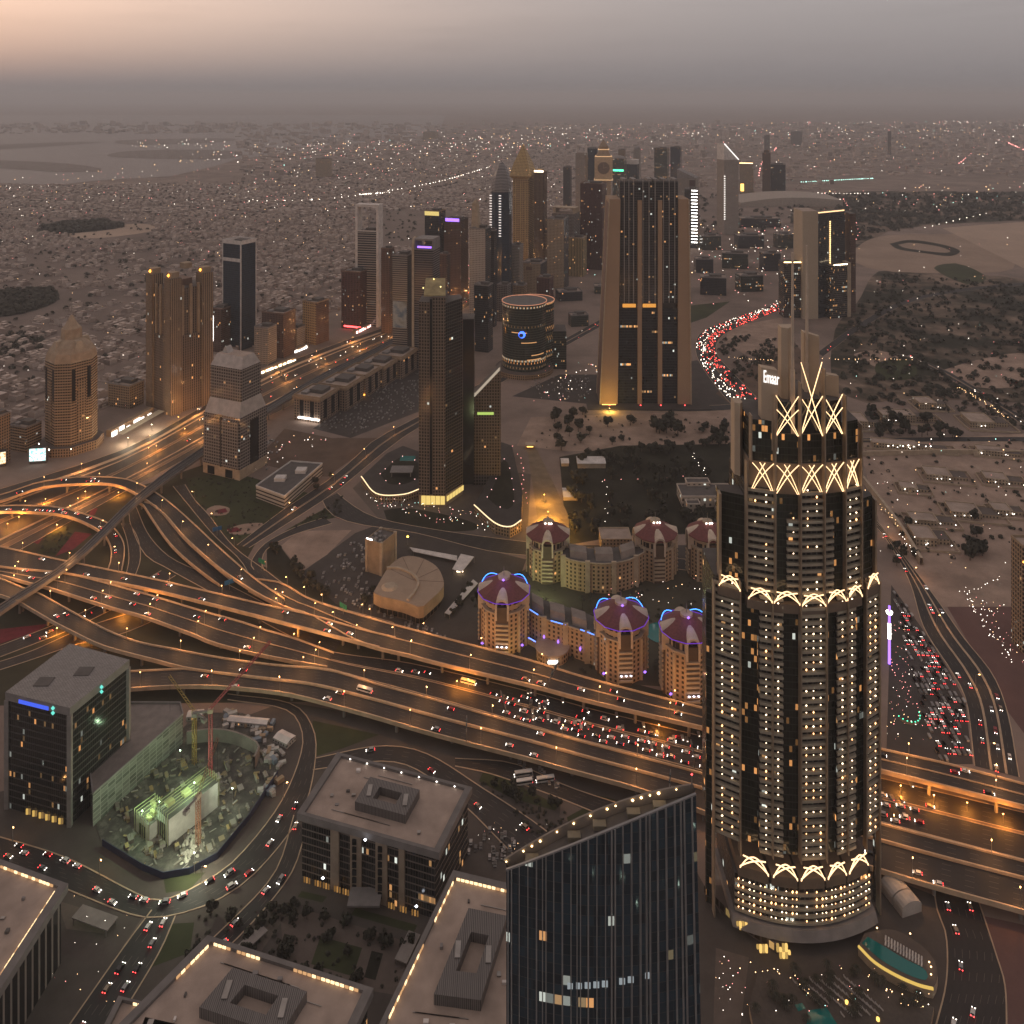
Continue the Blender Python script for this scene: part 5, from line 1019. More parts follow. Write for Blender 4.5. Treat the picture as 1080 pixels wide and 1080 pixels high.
    for px, za, zb_, y in ((835, z3, zz(268), -20.5), (857, z3, zz(264), -10)): b = MB(); x = lx(px); b.cyl(x, y, 1.7, 1.3, za, za + (zb_ - za) * .35, 8); b.cyl(x, y, .95, .6, za + (zb_ - za) * .35, zb_, 8); b.build('mast', plain('mast metal', (.5, .4, .31), .5), t, uv=False)
    cu = bpy.data.curves.new('sign_text', 'FONT'); cu.body = 'Emaar'; cu.size = 9.5; cu.extrude = .15; cu.align_x = 'LEFT'; cu.materials.append(glow('sign white', (1, .95, .92), 1.6))
    so = bpy.data.objects.new('sign_text', cu); COL.objects.link(so); dg = bpy.context.evaluated_depsgraph_get(); me = bpy.data.meshes.new_from_object(so.evaluated_get(dg)); bpy.data.objects.remove(so); o = link('sign_lettering', me, t); o.location = (lx(805.5), -18.9, zz(407)); o.rotation_euler = (R(90), 0, math.atan2(-5, 14 * S)); o.scale = (.36, 1, 1)
    # base drum, canopy ring and podium
    pl = [(lx(775) + (lx(918) - lx(775)) * i / 14, 0) for i in range(15)]; pl = [(x, front(x, -1.5)) for x, _ in pl]
    b = MB(); b.prism(pl + [(pl[-1][0], 20), (pl[0][0], 20)], 10, 30.5, 0, 1); b.build('base_drum', [BAL, ROOFD], t)
    for z in (11, 14.8, 18.6, 22.4, 26.2): q = MB(); q.prism([(x, y - 1.3) for x, y in pl] + [(x, y - .02) for x, y in pl][::-1], z, z + 1.2, bottom=True); q.build('balcony', SLAB, t, uv=False)
    for z in (13.8, 17.6, 21.4, 25.2, 29):
        for i in range(14):
            for s in (.3, .7):
                if i not in (6, 7) or s > .5:
                    if rnd.random() < .85: x = pl[i][0] + (pl[i + 1][0] - pl[i][0]) * s; lights.append((x, front(x, -3.1), z, rnd.random() < .45))
    me = {}
    for w in (0, 1): q = MB(); q.octa(0, 0, 0, .52); me[w] = q.mesh('balcony_light', DOTW if w else DOT, uv=False)
    rest_l = [MB(), MB()]
    lights.sort(key=lambda q: abs(q[2] - 150))
    for i, (x, y, z, w) in enumerate(lights):
        if i < 100: o = link('balcony_light', me[int(w)], t); o.location = (x, y, z); k_ = rnd.uniform(.6, 1.15); o.scale = (k_, k_, k_ * (1.5 if w else 1))
        else: rest_l[int(w)].octa(x, y, z, .52 * rnd.uniform(.55, 1.15), sz=1.6 if w else 1)
    for q, m_ in zip(rest_l, (DOT, DOTW)): stuff(q.build('balcony_lights', m_, t, uv=False))
    stuff(rest.build('balconies', SLAB, t, uv=False))
    pr = [(x * 1.06, y - 5) for x, y in pl]; b = MB(); b.prism(pr + [(pr[-1][0], 18), (pr[0][0], 18)], 5.5, 9.5, 0, 0, True, poly2=[(x * .99, y + 2.5) for x, y in pr] + [(pr[-1][0], 18), (pr[0][0], 18)]); b.build('canopy_ring', plain('canopy grey', (.2, .18, .17)), t, uv=False)
    b = MB(); b.prism([(x, y + 2) for x, y in pl] + [(pl[-1][0], 20), (pl[0][0], 20)], 0, 5.4, 0, 0); b.build('podium_wall', facade('facade podium', (.12, .09, .07), (.06, .045, .03), 4, 5.5, .7, .7, .25, 1.6, litcol=(1, .7, .25)), t)
    b = MB(); b.prism([(lx(752), 0), (lx(776), -18), (lx(812), -34), (lx(812), 0)], 0, 4.6, 0, 1); b.build('podium', [facade('facade podium', 0, 0), PAVE], t)
    for px, z in ((780, 7), (795, 5), (815, 5.5), (818, 2)):
        x = lx(px)
        for gx in range(4):
            for gz in range(2):
                if rnd.random() < .8: b = MB(); b.box(x - 3 + gx * 1.5, x - 1.8 + gx * 1.5, -36.2 if px > 790 else -26, -35 if px > 790 else -24.8, z - 1.9 + gz * 2, z - .3 + gz * 2); b.build('lit_window', glow('podium yellow %d' % (gx % 2), (1, .62, .18), (.5, 1.1)[gx % 2]), t, uv=False)
skyscraper()
def pool_deck():
    t = thing('pool_terrace', 'crescent terrace with a teal pool at the foot of the lattice crowned skyscraper', 'terrace', P(945, 1020)); o = t.location; Q = lambda x, y, z=0: P(x, y, z) - Vector((o.x, o.y, 0))
    rim = spline([Q(x, y, 5) for x, y in [(905, 998), (922, 1015), (945, 1029), (968, 1039), (984, 1043)]], 16); back = spline([Q(x, y, 5) for x, y in [(984, 1043), (989, 1030), (984, 1010), (965, 992), (940, 980), (912, 984)]], 14)
    pl = [(p.x, p.y) for p in rim + back[1:]]; b = MB(); b.prism(pl, 0, 5, 0, 1); b.build('terrace', [CREAM, PAVE], t, uv=False)
    wi = spline([Q(x, y, 5) for x, y in [(909, 995), (930, 1013), (955, 1027), (977, 1034), (975, 1022), (955, 1012), (932, 998), (915, 988)]], 24); b = MB(); b.cap([(p.x, p.y) for p in wi], 5.12); b.build('water', MATS['pool water'], t, uv=False)
    b = MB(); b.path([p + Vector((0, -.4, .5)) for p in rim], .9, 1.0); b.build('rim_light', glow('pool rim', (1, .66, .16), .75), t, uv=False)
    for i in range(26): f = i / 25; p = Q(934 + 38 * (i % 13) / 12, 996 + 22 * (i % 13) / 12 - 5 * (i // 13), 5); b = MB(); b.box(-.4, .4, -1, 1, .1, .5); b.face([(-.4, 1, .5), (.4, 1, .5), (.4, 1.4, 1.1), (-.4, 1.4, 1.1)]); u = b.build('sun_lounger', plain('lounger white', (.55, .5, .46)), None, uv=False); u.location = p + Vector((o.x, o.y, .05)); u.location.z = 5.05; u.rotation_euler = (0, 0, -.5); tag(u, 'small white sun lounger beside the teal pool at the skyscraper foot', 'sun lounger', 'sun loungers beside the crescent pool')
    for x, y in ((980, 1015), (982, 1020), (982, 1028), (960, 985), (925, 979)): p = Q(x, y, 6); b = MB(); b.octa(p.x, p.y, 6.2, .5); b.build('terrace_lamp', WARM, t, uv=False)
    u = thing('vaulted_hall', 'long pale vaulted roof hall in two sections under the flyover edge', 'building', P(950, 955)); A, B2 = P(938, 935) - P(950, 955), P(962, 965) - P(950, 955); d = (B2 - A).normalized(); s = Vector((-d.y, d.x, 0)); L = (B2 - A).length
    for f0, f1 in ((0, .56), (.6, 1.0)):
        b = MB(); n = 8; pr = [(-6.5 * math.cos(math.pi * i / n), 4 + 3.5 * math.sin(math.pi * i / n)) for i in range(n + 1)]; pr = [(-6.5, 0)] + pr + [(6.5, 0)]
        for (x0, z0), (x1, z1) in zip(pr, pr[1:]): b.face([A + d * (L * f0) + s * x0 + Vector((0, 0, z0)), A + d * (L * f1) + s * x0 + Vector((0, 0, z0)), A + d * (L * f1) + s * x1 + Vector((0, 0, z1)), A + d * (L * f0) + s * x1 + Vector((0, 0, z1))])
        for f in (f0, f1): b.face([A + d * (L * f) + s * x + Vector((0, 0, z)) for x, z in pr])
        b.build('vault', plain('vault white', (.4, .36, .32)), u, uv=False)
pool_deck()

# ---------------------------------------------------------------- the curved blue glass tower in front
def sail():
    D = 330.0; t = thing('glass_tower', 'close dark blue glass tower with vertical fins and a roof sloping up to the right', 'skyscraper', (xat(640, D), D + 12, 0)); o = t.location
    GL = facade('facade sail glass', (.03, .036, .042), (.016, .034, .05), 2.6, 4.0, .96, .93, .015, .7, litcol=(.95, .85, .5), floorlit=.006, groughness=.05, cool=.5); FINS = plain('sail fin', (.2, .195, .195), .35)
    n = 22; xs = [(534 + 200 * i / n) for i in range(n + 1)]; F3 = []
    for i, px in enumerate(xs):
        f = i / n; d = D + 6 * (2 * f - 1) ** 2 - 3; top = zat(918 - 80 * f ** 1.06, d)
        F3.append((xat(px, d) - o.x, d - o.y, top))
    low = [(x * (1 + .10 * max(0, x) / 38), y - .04 * max(0, x), 0) for x, y, z in F3]       # the right flank swells towards the ground
    b = MB()
    for i in range(n): b.face([low[i], low[i + 1], F3[i + 1], F3[i]])
    b.build('glass_front', GL, t)
    me = None
    for i in range(n):
        for f in ((.5,) if i % 4 else (.2, .6)):
            lo = Vector(low[i]).lerp(Vector(low[i + 1]), f) + Vector((0, -.35, 0)); hi = Vector(F3[i]).lerp(Vector(F3[i + 1]), f) + Vector((0, -.35, 0)); q = MB(); q.bar(lo, hi, .38 if i % 3 else .55, .7); q.build('glass_fin', FINS, t, uv=False)
    BK = -5.0; bk = [(F3[0][0], BK), (F3[-1][0], BK)]
    b = MB(); L0, R0 = F3[0], F3[-1]
    b.face([(bk[0][0], BK, 0), low[0], F3[0], (bk[0][0], BK, L0[2])]); b.face([low[-1], (low[-1][0], BK, 0), (bk[1][0], BK, R0[2]), F3[-1]]); b.face([(low[-1][0], BK, 0), (bk[0][0], BK, 0), (bk[0][0], BK, L0[2]), (bk[1][0], BK, R0[2])]); b.build('flank_wall', [plain('flank metal', (.14, .12, .105), .5)], t, uv=False)
    # stepped roof terrace behind the glass, following the slope
    b = MB()
    for i in range(n): b.face([(F3[i][0], F3[i][1] + .6, F3[i][2] - 3), (F3[i + 1][0], F3[i + 1][1] + .6, F3[i + 1][2] - 3), (F3[i + 1][0], BK, F3[i + 1][2] - 3), (F3[i][0], BK, F3[i][2] - 3)])
    b.build('sloping_roof', ROOFD, t, uv=False)
    b = MB(); b.path([Vector((x, y + .2, z + .15)) for x, y, z in F3], .9, .6); b.build('roof_coping', FINS, t, uv=False)
    b = MB(); b.path([Vector((x, BK - .4, z - .6)) for x, y, z in F3], .8, 4); b.build('rear_parapet', plain('sail parapet', (.2, .165, .135)), t, uv=False)
    for f, s in ((.1, 1), (.17, 1), (.22, 1.2), (.28, .9), (.38, 1), (.47, 1), (.56, 1.2), (.63, .9), (.69, 1.3), (.73, 1.3), (.80, .9), (.86, 1.6), (.92, .8), (.02, .8)):
        i = int(f * n); x, y, z = F3[i]; b = MB(); b.octa(x, BK - 1.2, z + .9, .42 * s); b.build('terrace_lamp', glow('terrace warm', (1, .66, .3), 10), t, uv=False)
    for i in (3, 8, 11, 15, 18): x, y, z = F3[i]; b = MB(); b.box(x - 2.6, x + 2.6, -10.2, BK - 2, z - 3, z - 1.2); b.build('roof_plant', plain('plant screen', (.2, .17, .12)), t, uv=False)
    b = MB(); x, y, z = F3[-1]; b.cyl(x - 1, BK - 1, .25, .15, z, z + 5, 5); b.build('aviation_mast', STEEL, t, uv=False); b = MB(); b.octa(x - 1, BK - 1, z + 5.6, .5); b.build('aviation_lamp', REDL, t, uv=False)
    for i, zf in ((7, .56), (8, .56), (9, .565), (10, .56), (11, .555), (13, .555), (14, .556), (16, .55)): x, y, z = F3[i]; lo = low[i]; b = MB(); zz = 100 + i * .4; b.box(x + .3, x + 2.6, y - .25, y - .02, zz, zz + 2.4); b.build('lit_window', glow('office white', (.85, .95, 1), .3), t, uv=False)
sail()

# ---------------------------------------------------------------- foreground office blocks
def ccw(pl):
    A = sum(pl[i][0] * pl[(i + 1) % len(pl)][1] - pl[(i + 1) % len(pl)][0] * pl[i][1] for i in range(len(pl)))
    return pl if A > 0 else pl[::-1]
def flatblock(lab, roof_px, z, fac, strips=(), plantf=(.5, .5, .4, .35), spots=0, overhang=2.5, name='office_block'):
    """block whose roof corners were read from the photo: corners in order back-left, back-right, front-right, front-left"""
    q = [P(x, y, z) for x, y in roof_px]; c = sum(q, Vector()) / 4; c.z = 0
    t = thing(name, lab, 'building', c); v = [(p - c) for p in q]; pl = [(p.x, p.y) for p in v]
    sh = lambda s: [(x - overhang * s * (1 if x > 0 else -1), y - overhang * s * (1 if y > 0 else -1)) for x, y in pl]
    b = MB(); b.prism(ccw(sh(1)), 0, z - 4, 0, -1); b.build('body', fac, t)
    b = MB(); b.prism(ccw(pl), z - 4, z, 0, -1, True); b.prism(ccw(pl)[::-1], z, z, 0, -1); b.build('roof_fascia', GREY, t, uv=False)
    b = MB(); b.cap(ccw(pl), z - 1.6); b.build('roof_deck', ROOFG, t, uv=False)
    b = MB(); pp = [Vector((x, y, z)) for x, y in pl]; pp.append(pp[0])
    cc = Vector((0, 0, z))
    for a, e in zip(pp, pp[1:]):
        ia, ie = a.lerp(cc, .085), e.lerp(cc, .085); b.face([a, e, ie, ia]); b.face([ia, ie, ie - Vector((0, 0, 1.6)), ia - Vector((0, 0, 1.6))])
    b.build('roof_border', plain('border grey', (.15, .135, .125)), t, uv=False)
    def bil(u, w): return v[0].lerp(v[1], u).lerp(v[3].lerp(v[2], u), w)
    u0, w0, du, dw = plantf; ring = [bil(u0 - du / 2, w0 - dw / 2), bil(u0 + du / 2, w0 - dw / 2), bil(u0 + du / 2, w0 + dw / 2), bil(u0 - du / 2, w0 + dw / 2)]
    b = MB(); b.prism(ccw([(p.x, p.y) for p in ring]), z - 1.6, z + 3.4, 0, -1)
    ctr = sum(ring, Vector()) / 4
    inn = [ctr + (p - ctr) * .45 for p in ring]
    for i in range(4): a, e, ie, ia = ring[i], ring[(i + 1) % 4], inn[(i + 1) % 4], inn[i]; b.face([(p.x, p.y, z + 3.4) for p in (a, e, ie, ia)]); b.face([(ia.x, ia.y, z + 3.4), (ie.x, ie.y, z + 3.4), (ie.x, ie.y, z - 1.5), (ia.x, ia.y, z - 1.5)])
    b.build('plant_enclosure', facade('facade louvres', (.16, .14, .13), (.06, .055, .05), .9, 30, .45, 1, 0), t)
    for k in range(16):
        u_, w_ = rnd_.uniform(.14, .86), rnd_.uniform(.14, .86)
        if abs(u_ - u0) < du / 2 + .05 and abs(w_ - w0) < dw / 2 + .05: continue
        m = bil(u_, w_); b = MB(); ww, dd, hh = rnd_.uniform(.8, 2.6), rnd_.uniform(.8, 2.2), rnd_.uniform(.5, 1.5); b.box(m.x - ww / 2, m.x + ww / 2, m.y - dd / 2, m.y + dd / 2, z - 1.58, z - 1.6 + hh); b.build('roof_unit', rnd_.choice((STEEL, GREY, ROOFD, WHITE)), t, uv=False)
    for k in range(5):
        u_, w_ = rnd_.uniform(.15, .4), rnd_.choice((.16, .24, .8, .86)); a, e = bil(u_, w_), bil(u_ + rnd_.uniform(.2, .45), w_); b = MB(); b.bar((a.x, a.y, z - 1.3), (e.x, e.y, z - 1.3), .3, .3); b.build('roof_pipe', STEEL, t, uv=False)
    for s in (-1, 1): m = ctr.lerp((ring[0] + ring[3]) / 2 if s < 0 else (ring[1] + ring[2]) / 2, .72); plant(t, m.x, m.y, z + 3.42, 2.6, 8, .5, STEEL)
    for (i, f0, f1, mat) in strips:
        a, e = pp[i].lerp(cc, .092), pp[(i + 1) % 4].lerp(cc, .092); n = max(2, int((e - a).length * (f1 - f0) / 2.4))
        for k in range(n): g0 = f0 + (f1 - f0) * k / n; g1 = g0 + (f1 - f0) / n * .78; b = MB(); dz = Vector((0, 0, -.7)); b.bar(a.lerp(e, g0) + dz, a.lerp(e, g1) + dz, .45, 1.1); b.build('parapet_light', mat if rnd_.random() < .7 else ST2, t, uv=False)
    for k in range(spots): f = (k + .5) / spots; p = pp[0].lerp(pp[1], f).lerp(cc, .1); b = MB(); b.octa(p.x, p.y, z - .4, .45); b.build('roof_spotlight', WHITEL, t, uv=False)
    return t, v, bil
ST = glow('parapet strip', (1, .68, .36), 1.9); ST2 = glow('dim parapet strip', (1, .55, .25), .7); rnd_ = random.Random(6)
t_, v_, bl = flatblock('flat roofed office block with white roof spotlights and a pale gridded front', [(355.8, 793), (498, 830), (463.4, 899.4), (313, 857.5)], 39, f_office, spots=7, plantf=(.52, .52, .36, .4))
A_, B_ = v_[3], v_[2]
for f0, f1 in ((.24, .30), (.38, .46), (.56, .64), (.72, .76)):
    b = MB(); a, e = A_.lerp(B_, f0), A_.lerp(B_, f1); n_ = Vector((e.y - a.y, a.x - e.x, 0)).normalized() * -1
    if n_.y > 0: n_ = -n_
    off = -n_ * 2.0; b.prism(ccw([tuple((p + off + n_ * k).xy) for p, k in ((a, 0), (e, 0), (e, 1.2), (a, 1.2))]), 0, 34.8); b.build('stone_pier', plain('pier stone', (.3, .235, .175)), t_, uv=False)
    if f1 - f0 > .07:
        for fl in range(7): b = MB(); m = a.lerp(e, .5); b.box(m.x - 1.2, m.x + 1.2, m.y - .5 + off.y, m.y + .4 + off.y, 4 + fl * 4.3, 7 + fl * 4.3); w = b.build('window', BLACK, t_, uv=False); w.location = n_ * 1.35
for f in (.06, .14, .2, .28, .34, .42, .47, .66, .74, .82):
    for k in range(3): b = MB(); m = A_.lerp(B_, f + k * .018) + Vector((0, -1.0, 0)); b.box(m.x - .42, m.x + .42, m.y - .2, m.y + .2, 1.5, 4.6); b.build('lit_shopfront', glow('shopfront amber %d' % (k % 2), (1, .5, .14), (.18, .4)[k % 2]), t_, uv=False)
for f in (.2, .5, .85): m = A_.lerp(B_, f) + Vector((0, -3, 0)); b = MB(); b.octa(m.x, m.y, 9 if f != .5 else 37.5, .9); b.build('sign_light', glow('bluish white', (.85, .9, 1), 7), t_, uv=False)
b = MB(); m = A_.lerp(B_, .5); b.box(m.x - 9, m.x + 9, m.y - 9, m.y + 2.0, 5.5, 6.5, bottom=True); b.build('entrance_canopy', GREY, t_, uv=False)
flatblock('long flat roofed office block with parapet light strips left of the blue glass tower', [(478, 917.5), (580, 942), (540, 1120), (388, 1105)], 39, f_office, strips=((0, 0.02, .98, ST), (3, .12, .55, ST), (3, .70, .98, ST)), plantf=(.5, .5, .36, .5))
flatblock('flat roofed office block with parapet lights at the bottom edge of the view', [(219, 986), (394, 1042), (330, 1180), (105, 1100)], 39, f_office, strips=((0, .02, .14, ST), (0, .18, .34, ST), (0, .56, .98, ST), (3, .62, .98, ST)), plantf=(.5, .42, .42, .36))
flatblock('flat roofed office block with parapet lights in the bottom left corner', [(-70, 880), (72, 932), (-20, 1075), (-210, 990)], 39, facade('facade tall ribs', (.21, .18, .16), (.018, .018, .018), 5.2, 30, .72, 1, 0), strips=((0, .55, .97, ST), (1, .04, .95, ST)), plantf=(.45, .45, .4, .36))
flatblock('dark ribbed office block cut by the bottom edge of the view', [(125, 1050), (250, 1080), (240, 1150), (90, 1120)], 34, facade('facade narrow ribs', (.12, .11, .105), (.018, .018, .018), 2.6, 30, .7, 1, 0), strips=((0, .1, .5, ST),), overhang=.5)

def bank():
    z = 74; q = [P(x, y, z) for x, y in [(5.5, 730), (73.6, 746.7), (136.7, 695.8), (73.6, 678.6)]]; q = [Vector((p.x, p.y, 0)) for p in q]; c = sum(q, Vector()) / 4; v = [p - c for p in q]; pl = ccw([(p.x, p.y) for p in v])
    t = thing('office_block', 'dark glass office block with a gridded grey roof and a blue and green sign', 'building', c)
    b = MB(); b.prism([(x * .97, y * .97) for x, y in pl], 0, z - 5, 0, -1); b.build('glass_body', facade('facade bank', (.05, .045, .042), (.014, .015, .015), 1.5, 4.1, .9, .78, .06, .7, floorlit=.02), t)
    rm, rt = newmat('roof grid'); uvn = rt.n('ShaderNodeUVMap').outputs[0]; br = rt.n('ShaderNodeTexBrick'); rt.l(uvn, br.inputs['Vector']); br.inputs['Scale'].default_value = .25; br.inputs['Color1'].default_value = (.3, .275, .255, 1); br.inputs['Color2'].default_value = (.23, .21, .195, 1); br.inputs['Mortar'].default_value = (.1, .09, .085, 1); br.inputs['Mortar Size'].default_value = .03; rt.bsdf(br.outputs[0], .8)
    b = MB(); b.prism(pl, z - 5, z, 0, 1, True); b.build('roof_slab', [GREY, rm], t)
    for i in range(4): p = Vector((*pl[i], 0)); b = MB(); b.box(p.x - 1.3, p.x + 1.3, p.y - 1.3, p.y + 1.3, 0, z - 5.02); o = b.build('corner_column', GREY, t, uv=False); o.location = (-p.x * .03, -p.y * .03, 0)
    for f, g in ((.62, .5), (.3, .52)): p = v[0].lerp(v[2], f); b = MB(); b.box(p.x - 5, p.x + 5, p.y - 4, p.y + 4, z + .03, z + .5); b.build('roof_hatch', ROOFD, t, uv=False)
    a, e = v[0], v[1]; n_ = Vector((e.y - a.y, a.x - e.x, 0)).normalized()
    if n_.y > 0: n_ = -n_
    b = MB(); off = n_ * .3; b.bar(a.lerp(e, .22) + off + Vector((0, 0, z - 3.4)), a.lerp(e, .68) + off + Vector((0, 0, z - 3.4)), .4, 2.2); b.build('blue_sign', glow('sign blue', (.06, .12, .8), 1.1), t, uv=False)
    for f in (.74, 1): 
        m = a.lerp(e, .75) + off if f < 1 else v[1].lerp(v[2], .5) + Vector((.6, -.4, 0)); k = MB()
        for s in (0, 1): k.octa(m.x, m.y, z - 2.4 - s * 3.0, 1.3, sz=1.1)
        k.build('green_emblem', glow('sign teal', (.15, .75, .62), 1.2), t, uv=False)
    for i in range(6): m = a.lerp(e, .36 + i * .1) + n_ * -.7; b = MB(); b.box(m.x - 1.5, m.x - .2, m.y - .9, m.y - .5, .6, 4.2); b.build('lit_shopfront', glow('bank lobby', (1, .62, .16), .65), t, uv=False); b = MB(); b.box(m.x + .1, m.x + 1.4, m.y - .9, m.y - .5, .6, 4.2); b.build('lit_shopfront', glow('bank lobby dim', (1, .6, .2), .22), t, uv=False)
    # long garage beside it
    g = [P(x, y, 20) for x, y in [(98, 838), (193, 754), (190, 742), (137, 742), (90, 775)]]; c2 = g[0].copy(); c2.z = 0; u = thing('parking_garage', 'long low garage wall washed in green light beside the construction pit', 'building', c2); pl = ccw([((p - c2).x, (p - c2).y) for p in g])
    b = MB(); b.prism(pl, 0, 20, 0, 1); b.build('body', [facade('facade garage', (.27, .26, .235), (.17, .17, .15), 5.5, 2.6, .93, .82, 0), plain('garage roof', (.2, .17, .15))], u); parapet(u, pl, 20, 1.2, GREY)
bank()

def pit():
    heap = thing('rubble_heap', 'pale floodlit heap of rubble near the front of the construction pit', 'rubble heap', P(203, 892)); hb = MB(); hr = random.Random(2)
    for k in range(70): a, rr = hr.uniform(0, 6.28), 8 * hr.random() ** .6; x, y, hgt = rr * math.cos(a), rr * 1.6 * math.sin(a), max(.4, 4.5 - rr * .5); s = hr.uniform(.6, 1.8); hb.prism(ngon(s, 5, x, y, hr.uniform(0, 1)), 0, hgt * hr.uniform(.6, 1.1), poly2=ngon(s * .4, 5, x + hr.uniform(-.3, .3), y))
    hb.build('boulders', plain('pale rubble', (.42, .4, .33), var=.3, scale=.5), heap, uv=False)
    ed = [(172, 926), (228, 905), (292, 820), (296, 790), (285, 765), (255, 752), (206, 752), (196, 765), (100, 868), (108, 890)]
    mud, mt = newmat('site mud'); f = mt.noise(mt.pos(), .08, 6, .7); h = mt.noise(mt.pos(), .5, 4); mt.bsdf(mt.mix(mt.m('MULTIPLY', h, .5), mt.ramp(f, [(.36, (.02, .018, .015)), (.5, (.06, .055, .045)), (.68, (.2, .185, .15))]), (.1, .09, .08)), .9)
    patch('construction_site', ed, mud, .3)
    fence = [P(x, y, .3) for x, y in [(108, 892), (150, 918), (172, 927), (200, 922), (229, 906), (262, 866), (293, 819)]]
    o = thing('hoarding', 'dark blue site hoarding along the road around the construction pit', 'fence'); wall_strip(fence, .4, 4).build('panel', plain('hoarding blue', (.02, .025, .06)), o, uv=False)
    o = thing('retaining_wall', 'curved pale retaining wall at the back of the construction pit', 'wall'); wall_strip(spline([P(x, y) for x, y in [(197, 785), (225, 782), (250, 786), (272, 798), (268, 812)]], 16), 1.2, 9).build('wall_face', DCONC, o, uv=False)
    for lab, x, y, w, d, h, r in (('unfinished concrete core with green lit scaffolding, larger of the two', 198, 866, 13, 34, 16, -.62), ('unfinished concrete core with green lit scaffolding, smaller and nearer one', 160, 876, 15, 12, 11, -.62)):
        t = thing('concrete_core', lab, 'unfinished building', P(x, y), r); b = MB(); b.box(-w / 2, w / 2, -d / 2, d / 2, 0, h, 0, 1); b.build('core', [plain('raw concrete', (.4, .385, .34)), ROOFD], t, uv=False)
        for i in range(7): b = MB(); x0 = -w / 2 + w * i / 6; b.bar((x0, -d / 2 - .8, 0), (x0, -d / 2 - .8, h + 4), .25); b.bar((x0, d / 2 + .8, 0), (x0, d / 2 + .8, h + 4), .25); b.bar((x0, -d / 2 - .8, h + 3.6), (x0, d / 2 + .8, h + 3.6), .25); b.build('scaffold_frame', plain('scaffold', (.3, .3, .16)), t, uv=False)
        for i in range(3): plant(t, random.uniform(-w * .3, w * .3), -d * .3 + i * d * .3, h, w * .3, d * .14, 2.2, plain('formwork', (.32, .3, .14)))
        b = MB(); b.box(-w * .2, w * .2, -d / 2 - .3, -d / 2 - .02, 1, h * .7); b.build('opening', BLACK, t, uv=False)
    def crane(lab, x, y, h, jib, ang, col):
        t = thing('tower_crane', lab, 'crane', P(x, y), ang); m = plain('crane ' + str(col[0]), col, .6); s = 1.0
        b = MB()
        for cx, cy in rect(2 * s, 2 * s): b.bar((cx, cy, 0), (cx, cy, h), .3)
        for i in range(int(h / 3)):
            z = i * 3
            for (ax, ay), (bx, by) in zip(rect(2, 2), rect(2, 2)[1:] + rect(2, 2)[:1]): b.bar((ax, ay, z), (bx, by, z + 3), .16); b.bar((ax, ay, z), (bx, by, z), .16)
        b.build('mast', m, t, uv=False)
        b = MB(); J = Vector((math.cos(jib[1]) * jib[0], 0, math.sin(jib[1]) * jib[0])); a = Vector((0, 0, h + 2))
        for k in (Vector((0, -.8, 0)), Vector((0, .8, 0)), Vector((-math.sin(jib[1]) * 1.4, 0, math.cos(jib[1]) * 1.4))): b.bar(a + k, a + J + k, .28)
        n = int(jib[0] / 2.5)
        for i in range(n): p0, p1 = a + J * (i / n), a + J * ((i + 1) / n); up = Vector((-math.sin(jib[1]) * 1.4, 0, math.cos(jib[1]) * 1.4)); b.bar(p0 + Vector((0, -.8, 0)), p1 + up, .14); b.bar(p0 + up, p1 + Vector((0, .8, 0)), .14); b.bar(p0 + Vector((0, -.8, 0)), p1 + Vector((0, .8, 0)), .14)
        b.build('jib', m, t, uv=False)
        b = MB(); b.box(-1.6, 1.6, -1.2, 1.2, h, h + 2.4); b.build('cab', CREAM, t, uv=False); b = MB(); b.bar((0, 0, h + 1), (-10, 0, h + 1), 1.6, .8); b.box(-11.5, -8, -1.3, 1.3, h - 1.6, h + .6); b.build('counterweight', DCONC, t, uv=False)
        b = MB(); p = a + J * .97; b.bar(p, (p.x, p.y, max(8, p.z - 24)), .12); b.build('hoist_cable', BLACK, t, uv=False)
    crane('tall red luffing crane with its jib raised over the construction pit', 222, 836, 52, (56, .82), .12, (.32, .05, .06)); crane('dim yellow crane near the garage wall in the construction pit', 205, 806, 34, (30, .5), 2.6, (.3, .2, .06)); crane('rust brown crane close to the hoarding in the construction pit', 209, 894, 30, (28, .9), 1.2, (.2, .09, .05))
    rnd = random.Random(3); cols = [plain('container %d' % i, c) for i, c in enumerate([(.3, .28, .26), (.16, .2, .24), (.3, .22, .14), (.4, .39, .36)])]
    for i in range(60):
        f = rnd.random(); a = ed[2 + int(f * 4)]; x, y = a[0] + rnd.uniform(-18, 4), a[1] + rnd.uniform(-2, 20)
        p = P(x, y, .3); b = MB(); w, d, h = rnd.uniform(2, 3), rnd.uniform(3, 7), rnd.uniform(1.6, 3); b.box(-w / 2, w / 2, -d / 2, d / 2, 0, h); b.box(-w / 2 - .05, -w / 2, -d * .3, d * .3, .2, h * .8); o = b.build('site_container', rnd.choice(cols), None, uv=False); o.location = p; o.rotation_euler = (0, 0, rnd.uniform(0, 3)); tag(o, 'small site container stacked around the edge of the construction pit', 'container', 'containers around the construction pit')
